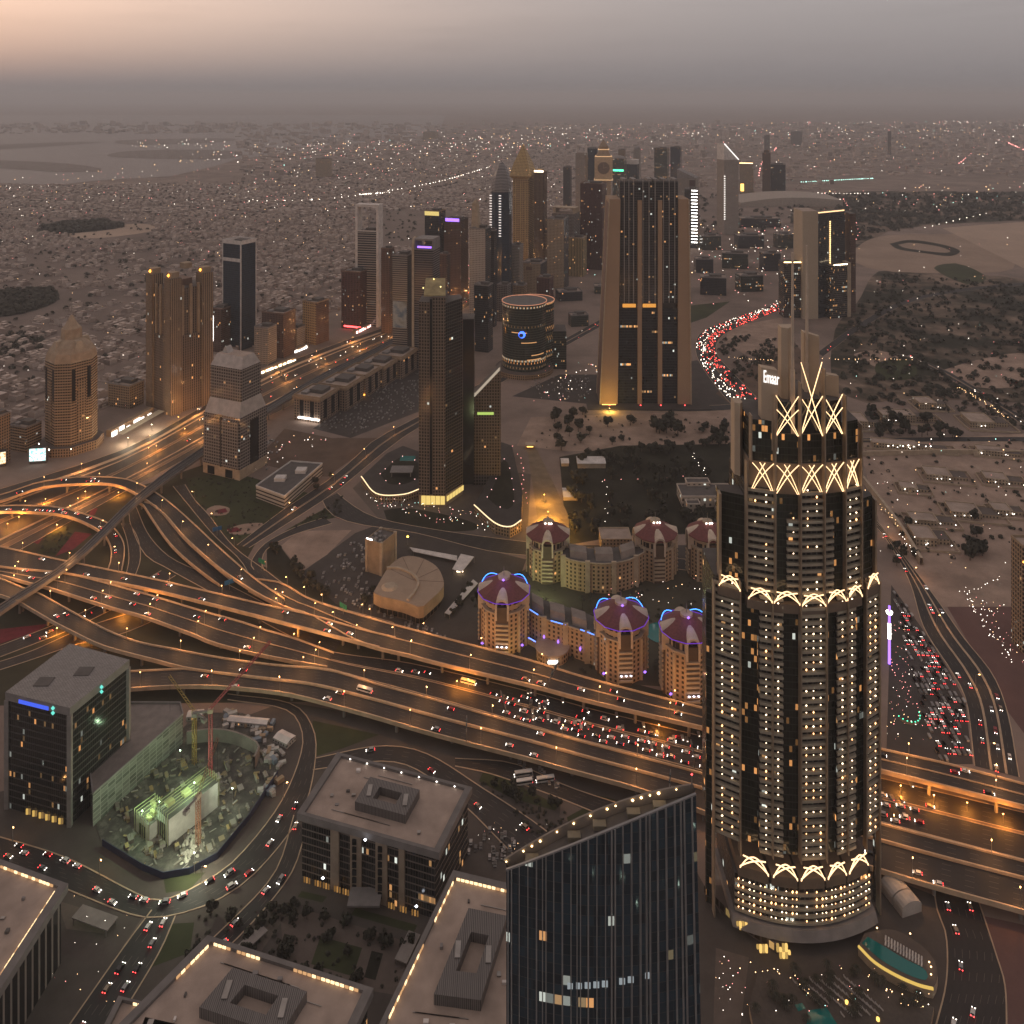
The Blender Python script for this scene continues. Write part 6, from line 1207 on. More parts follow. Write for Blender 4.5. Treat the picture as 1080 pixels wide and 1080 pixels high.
    for lab, x, y, w, d, r in (('long white site cabin row at the back of the construction pit', 262, 764, 30, 6, -.12), ('pale site shed at the right corner of the construction pit', 300, 782, 13, 9, -.5), ('greenish site cabin beside the garage wall', 206, 757, 11, 7, .1)):
        t = thing('site_cabin', lab, 'cabin', P(x, y), r); b = MB(); b.box(-w / 2, w / 2, -d / 2, d / 2, 0, 3.4, 0, -1); b.build('walls', facade('facade cabin', (.35, .34, .32), (.04, .04, .04), 2.4, 3.4, .4, .35, .1), t); b = MB(); b.face([(-w / 2, -d / 2, 3.4), (w / 2, -d / 2, 3.4), (w / 2, 0, 4.4), (-w / 2, 0, 4.4)]); b.face([(w / 2, d / 2, 3.4), (-w / 2, d / 2, 3.4), (-w / 2, 0, 4.4), (w / 2, 0, 4.4)]); b.build('roof', WHITE, t, uv=False)
    rb = MB()
    for i in range(230):
        x, y = rnd.uniform(110, 285), rnd.uniform(790, 920); p = P(x, y, .3)
        if 1.0 * (x - 100) / 72 < (y - 868) / 58 * 1 or (y - 905) > (228 - x) * .38 or x > 292 - (y - 820) * .75: continue
        rb.bar(p + Vector((0, 0, .3)), p + Vector((rnd.uniform(-4, 4), rnd.uniform(-4, 4), rnd.uniform(.2, 1.2))), rnd.uniform(.2, 1.6), rnd.uniform(.2, .9))
    for i in range(150):
        x, y = rnd.uniform(120, 280), rnd.uniform(795, 912)
        if (x - 100) / 72 < (y - 868) / 58 or (y - 905) > (228 - x) * .38 or x > 290 - (y - 820) * .75: continue
        p = P(x, y, .3); w, d = rnd.uniform(1, 3.5), rnd.uniform(2, 6); rb.prism([(p.x + a * math.cos(.6) - c * math.sin(.6), p.y + a * math.sin(.6) + c * math.cos(.6)) for a, c in rect(w, d)], .3, .3 + rnd.uniform(.3, 2.6))
        if i % 3 == 0: rb.bar(p, p + Vector((0, 0, rnd.uniform(3, 6))), .2)
    o = stuff(rb.build('building_rubble', rnd_mat('rubble', [(.06, .055, .045), (.35, .33, .27), (.14, .13, .11), (.4, .3, .12), (.22, .21, .18), (.5, .48, .42)]), None, uv=False)); tag(o, 'litter of beams and rubble over the floor of the construction pit', 'rubble')
pit()

def right_edge():
    w, d, c, Dc = place(1066, 1100, 690, 1, 4); t = thing('apartment_tower', 'tan apartment tower cut by the right edge of the view', 'tower', c); z = zat(572, Dc); b = MB(); b.prism(rect(w, d), 0, z, 0, 1); b.build('shaft', [f_tan, ROOFG], t); parapet(t, rect(w, d), z, 2, TAN); b = MB(); b.box(-w / 2 - .4, w * .4, -d / 2 - .8, -d / 2 - .1, z * .86, z * .86 + 1.2); b.build('light_strip', ORANGEL, t, uv=False)
    for lab, x, y, w, d, h in (('pale flat roofed villa in a walled plot right of the skyscraper crown', 985, 432, 40, 26, 9), ('long pale school building with lit front behind the skyscraper', 960, 446, 74, 22, 10), ('pale compound building right of the dark trees', 1045, 452, 52, 34, 8), ('low block with flat roof left of the walled pale villa', 912, 452, 46, 34, 9), ('long low shed with white roof lamps', 960, 475, 90, 16, 6), ('white flat shed among the sand plots', 1055, 482, 50, 18, 6), ('white walled house with two flat roofs beside the curving highway', 985, 577, 34, 26, 8), ('ruined plot house left of the sand plots', 965, 520, 30, 16, 5), ('pale plot house in the middle of the sand plots', 1000, 508, 46, 24, 6), ('plot house with white lamps in the sand plots', 1030, 548, 50, 24, 6), ('pale plot house near the right edge of the sand plots', 1060, 512, 40, 20, 6), ('plot house with a walled yard near the right edge', 1065, 545, 30, 18, 6), ('low plot house under a line of white lamps', 985, 555, 44, 18, 5)):
        t = thing('house', lab, 'house', P(x, y), R(random.uniform(-14, -2))); r = random.Random(x * 7 + y); b = MB(); b.box(-w / 2, w * .1, 0, d, 0, h, 0, 1); b.build('main_block', [f_cream, ROOFG], t); b = MB(); b.box(w * .1 + .05, w / 2, d * .2, d * .9, 0, h * .7, 0, 1); b.build('side_block', [f_cream, PAVE], t); parapet(t, [(-w / 2, 0), (w * .1, 0), (w * .1, d), (-w / 2, d)], h, 1, CREAM, .6)
        q = [(-w * .62, -d * .4), (w * .62, -d * .4), (w * .62, d * 1.2), (-w * .62, d * 1.2)]; parapet(t, q, .1, 2.4, CREAM, .5, 'yard_wall')
        for i in range(3): b = MB(); b.octa(r.uniform(-w / 2, w / 2), -1 - r.random() * 3, 4, .55); b.build('wall_lamp', WHITEL, t, uv=False)
right_edge()
t = thing('wall', 'long tan boundary wall beside the curving highway right of the skyscraper', 'wall', (0, 0, 0)); wall_strip(spline([P(x, y) for x, y in [(906, 503), (925, 527), (950, 560), (972, 596)]], 14), 3, 7).build('wall_face', CREAM, t, uv=False)
t = thing('wall', 'straight tan wall along the sandy lane behind the skyscraper crown', 'wall', (0, 0, 0)); wall_strip([P(905, 481), P(1000, 479), P(1085, 480)], 2, 6).build('wall_face', CREAM, t, uv=False)

def garden():
    t = thing('pool_terrace', 'palm lined leisure deck with a small teal pool at the bottom edge', 'terrace', P(870, 1060)); o = t.location
    pl = ccw([((P(x, y, 4) - o).x, (P(x, y, 4) - o).y) for x, y in [(800, 1022), (850, 1030), (905, 1026), (960, 1052), (985, 1062), (975, 1110), (800, 1110), (790, 1060)]])
    b = MB(); b.prism(pl, 0, 4, 0, 1); b.build('deck', [TAN, plain('timber deck', (.075, .06, .05), scale=.6)], t, uv=False)
    for q in ([(852, 1066), (872, 1063), (884, 1082), (850, 1086)], [(838, 1060), (846, 1058), (850, 1064), (842, 1067)]): b = MB(); b.cap(ccw([((P(x, y, 4) - o).x, (P(x, y, 4) - o).y) for x, y in q]), 4.15); b.build('water', MATS['pool water'], t, uv=False)
    rr = random.Random(8)
    for i in range(7):
        for j in range(11):
            x, y = 838 + i * 9 + j * 4.2, 1036 + j * 3.6 - i * .6
            if 848 < x < 886 and y > 1060 or x > 930: continue
            p = P(x, y, 4); b = MB(); b.box(-.35, .35, -1, 1, .1, .45); b.face([(-.35, 1, .45), (.35, 1, .45), (.35, 1.4, 1), (-.35, 1.4, 1)]); u = b.build('sun_lounger', plain('lounger grey', (.3, .27, .25)), None, uv=False); u.location = (p.x, p.y, 4.05); u.rotation_euler = (0, 0, .5); tag(u, 'grey sun lounger in the ranks on the palm lined leisure deck', 'sun lounger', 'sun loungers on the leisure deck')
    for x, y in ((893, 1058), (926, 1076)): p = P(x, y, 4) - o; b = MB(); b.cyl(p.x, p.y, .8, .8, 4, 5, 10, 0, 0); b.build('fire_bowl', glow('bar glow', (1, .6, .15), 2), t, uv=False)
garden()
for lab, x, y, w, d, h, r in (('low flat canopy over the garage ramp in the bottom left plaza', 100, 975, 24, 8, 4, -.3), ('long low pavilion between the plaza lawns', 262, 1000, 20, 6, 3.5, .9), ('small canopy over the plaza steps below the gridded front block', 430, 1005, 7, 16, 3.4, -.35)):
    t = thing('canopy', lab, 'canopy', P(x, y), r); b = MB(); b.box(-w / 2, w / 2, -d / 2, d / 2, h - .5, h, bottom=True); b.build('roof', plain('canopy pale', (.24, .21, .19)), t, uv=False)
    for px, py in rect(w * .9, d * .9): b = MB(); b.box(px - .2, px + .2, py - .2, py + .2, 0, h - .5); b.build('post', STEEL, t, uv=False)
for q, m_, z in [([(296, 968), (330, 962), (450, 1000), (420, 1050), (300, 1030)], sand('court paving', (.14, .112, .095), .12, .2), .1), ([(300, 955), (312, 950), (268, 1015), (255, 1012)], sand('court paving', (.14, .112, .095)), .1), ([(318, 940), (345, 946), (340, 952), (314, 946)], LAWN, .14), ([(375, 958), (440, 976), (436, 984), (370, 965)], LAWN, .14), ([(338, 988), (382, 1000), (372, 1030), (328, 1017)], LAWN, .15), ([(392, 1003), (404, 1006), (396, 1034), (384, 1031)], DARKGREEN, .15), ([(300, 985), (312, 988), (302, 1012), (292, 1009)], DARKGREEN, .15),
                ([(200, 900), (228, 912), (236, 906), (210, 896)], PAVE, .1), ([(150, 968), (166, 972), (140, 1010), (128, 1000)], sand('court paving', (.14, .112, .095)), .1), ([(60, 950), (120, 968), (110, 985), (70, 980)], sand('court paving', (.14, .112, .095)), .1), ([(505, 840), (545, 862), (590, 888), (585, 896), (530, 868), (500, 850)], sand('court paving', (.14, .112, .095)), .1), ([(592, 842), (640, 868), (625, 880), (590, 862)], sand('court paving', (.14, .112, .095)), .08), ([(560, 798), (612, 812), (606, 822), (556, 806)], LOT, .1), ([(755, 1000), (790, 1010), (780, 1090), (752, 1090)], sand('court paving', (.14, .112, .095)), .1)]: patch('lawn' if m_ is LAWN else 'planting_bed' if m_ is DARKGREEN else 'pavement', q, m_, z)
# ---------------------------------------------------------------- low-rise districts
VILLA = rnd_mat('villa render', [(.29, .215, .18), (.57, .45, .38), (.42, .32, .265), (.76, .64, .57), (.2, .15, .125), (.52, .42, .36), (.64, .51, .43)])
LEAF = rnd_mat('foliage', [(.018, .021, .011), (.034, .034, .019), (.024, .029, .015), (.045, .042, .025), (.015, .016, .009)])
BARK = plain('bark', (.09, .065, .045))
def villa_mesh(i):
    r = random.Random(40 + i); b = MB(); w, d, h = r.uniform(13, 19), r.uniform(12, 17), r.uniform(6.5, 9)
    b.box(-w / 2, w / 2, -d / 2, d / 2, 0, h); x = r.choice((-1, 1)) * w * .2; b.box(x - w * .24, x + w * .24, -d * .3, d * .22, h, h + 3)
    b.box(w / 2 + .02, w / 2 + r.uniform(3, 6), -d * .4, d * .2, 0, h * .55); b.box(-w * .18, w * .18, -d / 2 - 2.5, -d / 2 - .02, 0, 4)
    for a, e in (((-w * .8, -d * .85), (w * .85, -d * .85)), ((w * .85, -d * .85), (w * .85, d * .75)), ((-w * .8, -d * .85), (-w * .8, d * .75))): b.bar((a[0], a[1], 1.2), (e[0], e[1], 1.2), .4, 2.4)
    for k in range(3): xx = -w * .35 + k * w * .3; b.box(xx, xx + 1.6, -d / 2 - .06, -d / 2 - .015, h * .6, h * .82)
    return b.mesh('villa', VILLA, uv=False)
VM = [villa_mesh(i) for i in range(6)]
A0 = P(217, 427); U = Vector((.37, .93, 0)).normalized(); NL = Vector((-U.y, U.x, 0))
def side(p): return (p - A0).dot(NL)
rv = random.Random(77)
def pxof(p, z=0): return (CX + F * p.x / p.y, YH + F * (H - z) / p.y)
GAPS = [(40, 245, 130, 230), (75, 255, 165, 234), (-30, 337, 62, 303), (390, 262, 480, 222)]
def gap(x, y): return any(a <= x <= c and d <= y <= b for a, b, c, d in GAPS)
cand = []
for a in range(-40, 240):
    for c in range(4, 160):
        if a % 7 == 0 or c % 9 == 0: continue
        p = A0 + U * (a * 30 + rv.uniform(-7, 7)) + NL * (c * 28 + rv.uniform(-7, 7))
        if p.y < 1150 or p.y > 6500: continue
        x, y = pxof(p)
        if x < -40 or x > 640 or gap(x, y) or side(p) < 120: continue
        if y < 195 and x < 250 - (195 - y) * -6: continue
        if math.sin(p.x * .0031 + 2) + math.sin(p.y * .0023) + rv.uniform(-.6, .9) < -1.5: continue
        cand.append(p)
cand.sort(key=lambda p: p.y)
vis = [p for p in cand if not any(a < pxof(p)[0] < b and c < pxof(p)[1] < d for a, b, c, d in ((48, 103, 340, 480), (156, 224, 290, 436), (235, 312, 330, 380), (313, 450, 270, 380)))]
near = vis[:290]
for p in near:
    o = link('villa', rv.choice(VM)); o.location = p; o.rotation_euler = (0, 0, math.atan2(U.y, U.x) - math.pi / 2 + rv.choice((0, 1.57, 3.14, -1.57))); s = rv.uniform(.85, 1.25); o.scale = (s, s, rv.uniform(.8, 1.2))
    tag(o, 'pale flat roofed villa in the low rise district on the coast side', 'villa', 'villas in the low rise coastal district')
ns = set(id(p) for p in near)
b = MB(); tr = MB()
for p in cand:
    if id(p) in ns: continue
    w, d, h = rv.uniform(11, 20), rv.uniform(10, 17), rv.uniform(5, 10); th = math.atan2(U.y, U.x) - math.pi / 2; cs, sn = math.cos(th), math.sin(th)
    R4 = lambda q: [(p.x + x * cs - y * sn, p.y + x * sn + y * cs) for x, y in q]
    b.prism(R4(rect(w, d)), 0, h)
    if p.y < 3200: b.prism(R4(rect(w * .4, d * .4, w * .2)), h, h + 3); b.prism(R4([(-w * .8, -d * .9), (w * .8, -d * .9), (w * .8, -d * .86), (-w * .8, -d * .86)]), 0, 2.2)
o = stuff(b.build('villa_district', VILLA, None, uv=False)); tag(o, 'dense carpet of small pale villas stretching to the far shore', 'low rise district')
# farther city: bigger blocks, and the low office quarter right of the big walled tower
b = MB()
for k in range(5200):
    y = rv.uniform(131, 202) if k % 3 else rv.uniform(131, 165); x = rv.uniform(-20, 1100); p = P(x, y)
    if x < 250 and y > 141: continue
    if x > 860 and 203 < y or (x > 880 and 186 < y < 202): continue
    s = p.y / 5200; w, d, h = rv.uniform(14, 40) * s, rv.uniform(12, 34) * s, rv.uniform(5, 14) * (s if rv.random() < .85 else 2.2 * s)
    b.prism([(p.x + u, p.y + v) for u, v in rect(w, d)], 0, h)
o = stuff(b.build('distant_city', VILLA, None, uv=False)); tag(o, 'hazy low city blocks spreading to the skyline', 'distant city')
k = 0
for (x, y, w, d, h, lab) in [(752, 312, 60, 40, 40, 'dark office block behind the lawn near the curving traffic, nearest of the quarter'), (790, 308, 66, 44, 36, 'wide dark office block right of the nearest block of the office quarter'), (742, 288, 50, 40, 34, 'dark low office block at the left end of the office quarter'), (775, 284, 70, 44, 40, 'dark office block in the centre of the office quarter'), (812, 286, 56, 44, 44, 'dark office block against the left foot of the pale slab tower'),
                          (748, 264, 70, 50, 40, 'dusky office block behind the left end of the office quarter'), (790, 262, 90, 50, 36, 'wide dusky office block at the back of the office quarter'), (826, 262, 60, 50, 40, 'dusky office block behind the pale slab tower'), (800, 240, 150, 60, 30, 'long dark block with lamp lights below the curved roof hall'), (850, 236, 110, 60, 30, 'long dark block right of the lamp lit block'), (700, 300, 60, 40, 26, 'low block beside the big walled tower foot'),
                          (610, 345, 40, 26, 22, 'dusky low block right of the round glass building'), (600, 318, 60, 40, 20, 'rust coloured low block behind the round glass building'), (640, 310, 60, 30, 16, 'low roofed block behind the big walled tower left foot')]:
    tower(lab, x - w * F / dist(y) / 2, x + w * F / dist(y) / 2, YH + (H - h) * F / (dist(y) + d / 2), y, f_gglass if k % 2 else f_dglass, ratio=d / w, yaw=rv.uniform(-14, 12), name='office_block', cat='building'); k += 1
t = thing('exhibition_hall', 'long hall with a swooping pale curved roof behind the office quarter', 'hall', P(820, 216))
b = MB(); n = 14
for i in range(n):
    f0, f1 = i / n, (i + 1) / n; g = lambda f: 16 + 26 * math.sin(f * 2.6) * (1 - f * .3); x0, x1 = -170 + 420 * f0, -170 + 420 * f1
    b.face([(x0, -60, g(f0)), (x1, -60, g(f1)), (x1, 130, g(f1) + 6), (x0, 130, g(f0) + 6)]); b.face([(x0, -60, 0), (x1, -60, 0), (x1, -60, g(f1)), (x0, -60, g(f0))])
b.face([(250, -60, 0), (250, 130, 0), (250, 130, g(1) + 6), (250, -60, g(1))]); b.face([(-170, 130, 0), (-170, -60, 0), (-170, -60, g(0)), (-170, 130, g(0) + 6)]); b.face([(250, 130, 0), (-170, 130, 0), (-170, 130, g(0) + 6), (250, 130, g(1) + 6)])
b.build('roof_shell', plain('hall roof', (.36, .3, .25)), t, uv=False)

def BILL(name, a, c):
    m, t = newmat(name); f = t.noise(t.pos(), .35, 2); e = t.n('ShaderNodeEmission'); t.l(t.ramp(f, [(.42, a), (.52, c)]), e.inputs[0]); e.inputs[1].default_value = 1.4; t.l(e.outputs[0], t.out.inputs['Surface']); m.cycles.emission_sampling = 'NONE'; return m
# bright forecourt and illuminated signs along the highway
for lab, x0, y0, x1, y1, z, h, mat in (('long brightly lit white station front beside the massive ribbed tower', 118, 461, 163, 436, 0, 8, glow('station white', (1, .9, .82), 2.6)), ('glowing teal and white roadside billboard left of the ornate tower', 31, 490, 48, 489, 4, 15, BILL('billboard teal', (.25, .75, .72), (1, 1, 1))), ('glowing cream roadside billboard at the left edge', -6, 494, 6, 492, 4, 14, BILL('billboard cream', (.7, .35, .1), (1, .85, .6))),
                                ('row of white shop lights at the foot of the golden block', 306, 374, 326, 366, 0, 4, WHITEL), ('row of lights along the foot of the pale apartments', 276, 394, 312, 380, 0, 4, WARMW), ('row of lit shops at the foot of the maroon tower', 376, 352, 396, 342, 0, 5, glow('shop pink', (1, .55, .5), 4))):
    p, q = P(x0, y0), P(x1, y1); t = thing('billboard' if 'billboard' in lab else 'shop_row', lab, 'billboard' if 'billboard' in lab else 'shop front', p); d = q - p; n = Vector((d.y, -d.x, 0)).normalized(); n = n if n.y < 0 else -n
    nd = 1 if z else max(4, int(d.length / (9 if h < 8 else 14))); rr = random.Random(int(x0 * 7))
    for kk in range(nd):
        f0 = kk / nd; f1 = (kk + (1 if z else rr.uniform(.35, .95))) / nd; hh = h if z else h * rr.uniform(.35, 1); b = MB(); b.bar(d * f0 + Vector((0, 0, z + hh / 2)), d * f1 + Vector((0, 0, z + hh / 2)), 1, hh); b.build('lit_face', mat, t, uv=False)
    b = MB(); b.bar(-n * 5 + Vector((0, 0, (z + h) / 2)), d - n * 5 + Vector((0, 0, (z + h) / 2)), 8, z + h + 1); b.build('backing', DARK if z else TAN, t, uv=False)
    if z == 0 and h == 8:
        b = MB(); b.face([n * 7 + Vector((0, 0, 6)), d + n * 7 + Vector((0, 0, 6)), d + n * 17 + Vector((0, 0, 5)), n * 17 + Vector((0, 0, 5))]); b.build('forecourt_canopy', plain('canopy cream', (.5, .45, .34)), t, uv=False)

# ---------------------------------------------------------------- trees
def tree_proto(i, palm=False):
    r = random.Random(200 + i); t = thing('palm_tree' if palm else 'tree', 'x', 'tree', (0, 0, -500)); b = MB(); hgt = r.uniform(3, 4.2) if not palm else 8
    b.cyl(0, 0, .32, .2, 0, hgt, 6)
    lobes = []
    if not palm:
        for k in range(7): a = r.uniform(0, 6.28); rr = r.uniform(.8, 2.6); e = Vector((rr * math.cos(a), rr * math.sin(a), hgt + r.uniform(.2, 2.6))); b.bar((0, 0, hgt * .75), e, .16); lobes.append((e, r.uniform(1.3, 2.1)))
    b.build('trunk', BARK, t, uv=False); c = MB()
    if palm:
        for k in range(14):
            a = k * .45; pr = Vector((0, 0, hgt))
            for s in range(3): q = Vector((math.cos(a) * (s + 1) * 1.1, math.sin(a) * (s + 1) * 1.1, hgt + .8 - .35 * s * s)); w = Vector((-math.sin(a), math.cos(a), 0)) * .35; c.face([pr - w, pr + w, q + w * (1 - s * .3), q - w * (1 - s * .3)]); pr = q
    else:
        for e, rad in lobes:
            for k in range(26):
                v = Vector((r.gauss(0, 1), r.gauss(0, 1), r.gauss(0, .8))).normalized() * rad * r.uniform(.65, 1.1); p = e + v; s = r.uniform(.45, .85); u = Vector((r.gauss(0, 1), r.gauss(0, 1), r.gauss(0, .5))).normalized(); w = v.cross(u).normalized() if v.cross(u).length > .01 else Vector((1, 0, 0)); u = w.cross(v).normalized()
                c.face([p - u * s - w * s * .6, p + u * s * .7 - w * s, p + u * s + w * s * .7, p - u * s * .6 + w * s])
    c.build('crown', LEAF, t, uv=False); return t
PROTO = [tree_proto(i) for i in range(4)]; PALM = tree_proto(9, True)
def inpoly(x, y, q):
    ins = False
    for (x0, y0), (x1, y1) in zip(q, q[1:] + q[:1]):
        if (y0 > y) != (y1 > y) and x < (x1 - x0) * (y - y0) / (y1 - y0) + x0: ins = not ins
    return ins
def scatter(q, n, r):
    X = [a for a, _ in q]; Y = [c for _, c in q]; out = []; g = 0
    wq = [pxof_w(P(a, c)) for a, c in q]; X = [a for a, _ in wq]; Y = [c for _, c in wq]
    while len(out) < n and g < n * 40:
        g += 1; x, y = r.uniform(min(X), max(X)), r.uniform(min(Y), max(Y))
        if inpoly(x, y, wq): out.append(Vector((x, y, 0)))
    return out
def pxof_w(p): return (p.x, p.y)
rt_ = random.Random(9)
for q, n, s, lab, grp, kind in [([(600, 485), (650, 474), (782, 472), (782, 560), (640, 562), (605, 570)], 95, (1.3, 2.0), 'dark leafy tree packed in the orchard behind the resort', 'orchard trees behind the resort', 0), ([(575, 440), (665, 433), (670, 468), (600, 478), (575, 470)], 18, (1.3, 2.2), 'dark bushy tree on the sand between the orchard and the big walled tower', 'bushy trees on the sand', 0), ([(688, 440), (715, 440), (715, 468), (690, 470)], 5, (2.2, 2.9), 'large dark spreading tree on the sand left of the hedge grove', 'large spreading trees on the sand', 0), ([(738, 452), (785, 452), (785, 472), (738, 472)], 18, (1.4, 1.9), 'dark tree in the tight grove left of the skyscraper crown', 'trees of the tight grove', 0),
                                ([(283, 577), (298, 580), (350, 632), (335, 630)], 22, (.8, 1.3), 'small tree in the strip between the flyover and the car park', 'trees in the roadside strip', 0), ([(318, 500), (352, 503), (330, 520), (270, 520)], 10, (.8, 1.2), 'small tree beside the low white office block', 'trees beside the low office block', 0), ([(385, 620), (420, 640), (410, 650), (380, 640)], 9, (.9, 1.4), 'small tree in front of the fan roofed auditorium', 'trees before the auditorium', 0), ([(600, 640), (635, 640), (700, 690), (700, 715), (640, 725)], 26, (.9, 1.5), 'palm in the resort gardens between the red roofed towers', 'palms of the resort gardens', 1), ([(800, 1026), (905, 1030), (985, 1066), (960, 1090), (795, 1085)], 34, (.7, .95), 'palm on the leisure deck at the bottom edge', 'palms of the leisure deck', 1), ([(500, 822), (535, 826), (590, 852), (540, 846)], 14, (.6, .9), 'small tree in the curved bed right of the gridded front block', 'trees of the curved bed', 0), ([(470, 655), (500, 640), (505, 625), (495, 620)], 8, (.7, 1.0), 'small tree beside the long narrow shade roof', 'trees beside the shade roof', 0), ([(200, 960), (330, 955), (450, 1000), (400, 1050), (190, 1030)], 48, (.6, 1.0), 'small dark tree in the plaza between the office blocks', 'trees of the office plaza', 0),
                                ([(940, 600), (985, 600), (985, 560), (925, 540)], 8, (.9, 1.5), 'dark tree around the white walled house beside the curving highway', 'trees by the walled house', 0), ([(1018, 548), (1042, 545), (1042, 590), (1020, 595)], 9, (1.4, 2.2), 'tall dark tree at the edge of the sand plots', 'trees of the sand plots', 0), ([(905, 434), (960, 440), (1020, 462), (930, 466)], 38, (1.4, 2.1), 'dark tree of the belt below the pale school building', 'tree belt below the school', 0)]:
    for p in scatter(q, n, rt_): k = rt_.uniform(*s); dup(PALM if kind else rt_.choice(PROTO), p, rt_.uniform(0, 6.28), lab, 'tree', grp, (k, k, k * rt_.uniform(.85, 1.15)))
for p_ in PROTO + [PALM]:
    for c in list(p_.children): bpy.data.objects.remove(c)
    bpy.data.objects.remove(p_)
def woods(name, lab, areas):
    b = MB(); r = random.Random(len(areas))
    for q, n, s0, s1 in areas:
        for p in scatter(q, n, r):
            s = r.uniform(s0, s1)
            for k in range(15):
                a, e = r.uniform(0, 6.28), r.uniform(-.1, 1.4); v = Vector((math.cos(a) * math.cos(e), math.sin(a) * math.cos(e), .9 * math.sin(e) + .45)) * s * r.uniform(.7, 1.1); u = v.cross(Vector((r.gauss(0, 1), r.gauss(0, 1), r.gauss(0, 1)))).normalized() * s * .42; w = u.cross(v).normalized() * s * .42; c = p + v
                b.face([c - u - w, c + u - w * .6, c + u * .7 + w, c - u * .8 + w])
    tag(stuff(b.build(name, LEAF, None, uv=False)), lab, 'trees')
woods('parkland_trees', 'dark mass of parkland trees spreading right of the pale slab tower', [([(885, 350), (908, 322), (935, 288), (1000, 295), (1060, 298), (1300, 335), (1300, 425), (1120, 420), (965, 418), (888, 415)], 1150, 2.5, 6.5), ([(898, 262), (870, 206), (1080, 204), (1300, 202), (1300, 222), (1000, 236), (930, 246)], 1300, 5, 11), ([(758, 395), (790, 372), (835, 345), (838, 372), (800, 400), (770, 410)], 70, 3, 5.5), ([(740, 380), (765, 358), (800, 345), (775, 372)], 30, 3, 5), ([(900, 420), (1000, 405), (1080, 430), (1080, 455), (1000, 435)], 120, 3, 5)])
woods('town_trees', 'dark patches of trees scattered through the villa district', [([(-30, 318), (10, 306), (55, 305), (60, 318), (20, 332), (-30, 335)], 420, 4, 8), ([(40, 240), (110, 232), (130, 240), (60, 247)], 220, 7, 13), ([(-50, 430), (300, 330), (430, 300), (480, 240), (300, 190), (-50, 200)], 1500, 3, 6), ([(480, 250), (640, 190), (620, 150), (250, 180)], 420, 5, 10), ([(620, 260), (900, 240), (860, 205), (640, 205)], 320, 5, 10), ([(0, 380), (48, 370), (48, 350), (0, 350)], 60, 3, 6)])

woods('roadside_shrubs', 'low dark shrubs dotted over the interchange verges', [([(196, 505), (245, 498), (325, 520), (252, 573), (215, 545)], 130, .7, 1.6), ([(49, 563), (83, 551), (60, 586), (40, 583)], 40, .7, 1.4), ([(300, 560), (345, 535), (362, 522), (358, 545), (325, 552)], 60, .7, 1.5), ([(905, 470), (1085, 460), (1085, 600), (960, 590)], 130, .8, 2.6), ([(545, 470), (600, 440), (790, 436), (790, 465), (600, 474)], 70, .8, 2.4), ([(500, 640), (600, 590), (760, 610), (770, 720), (640, 720), (520, 690)], 160, .8, 2), ([(755, 415), (800, 380), (830, 350), (860, 390), (830, 430)], 60, 1, 2.5), ([(200, 960), (330, 950), (450, 1000), (420, 1060), (190, 1040)], 120, .5, 1.3), ([(500, 820), (560, 835), (600, 860), (640, 880), (560, 880)], 80, .5, 1.3)])
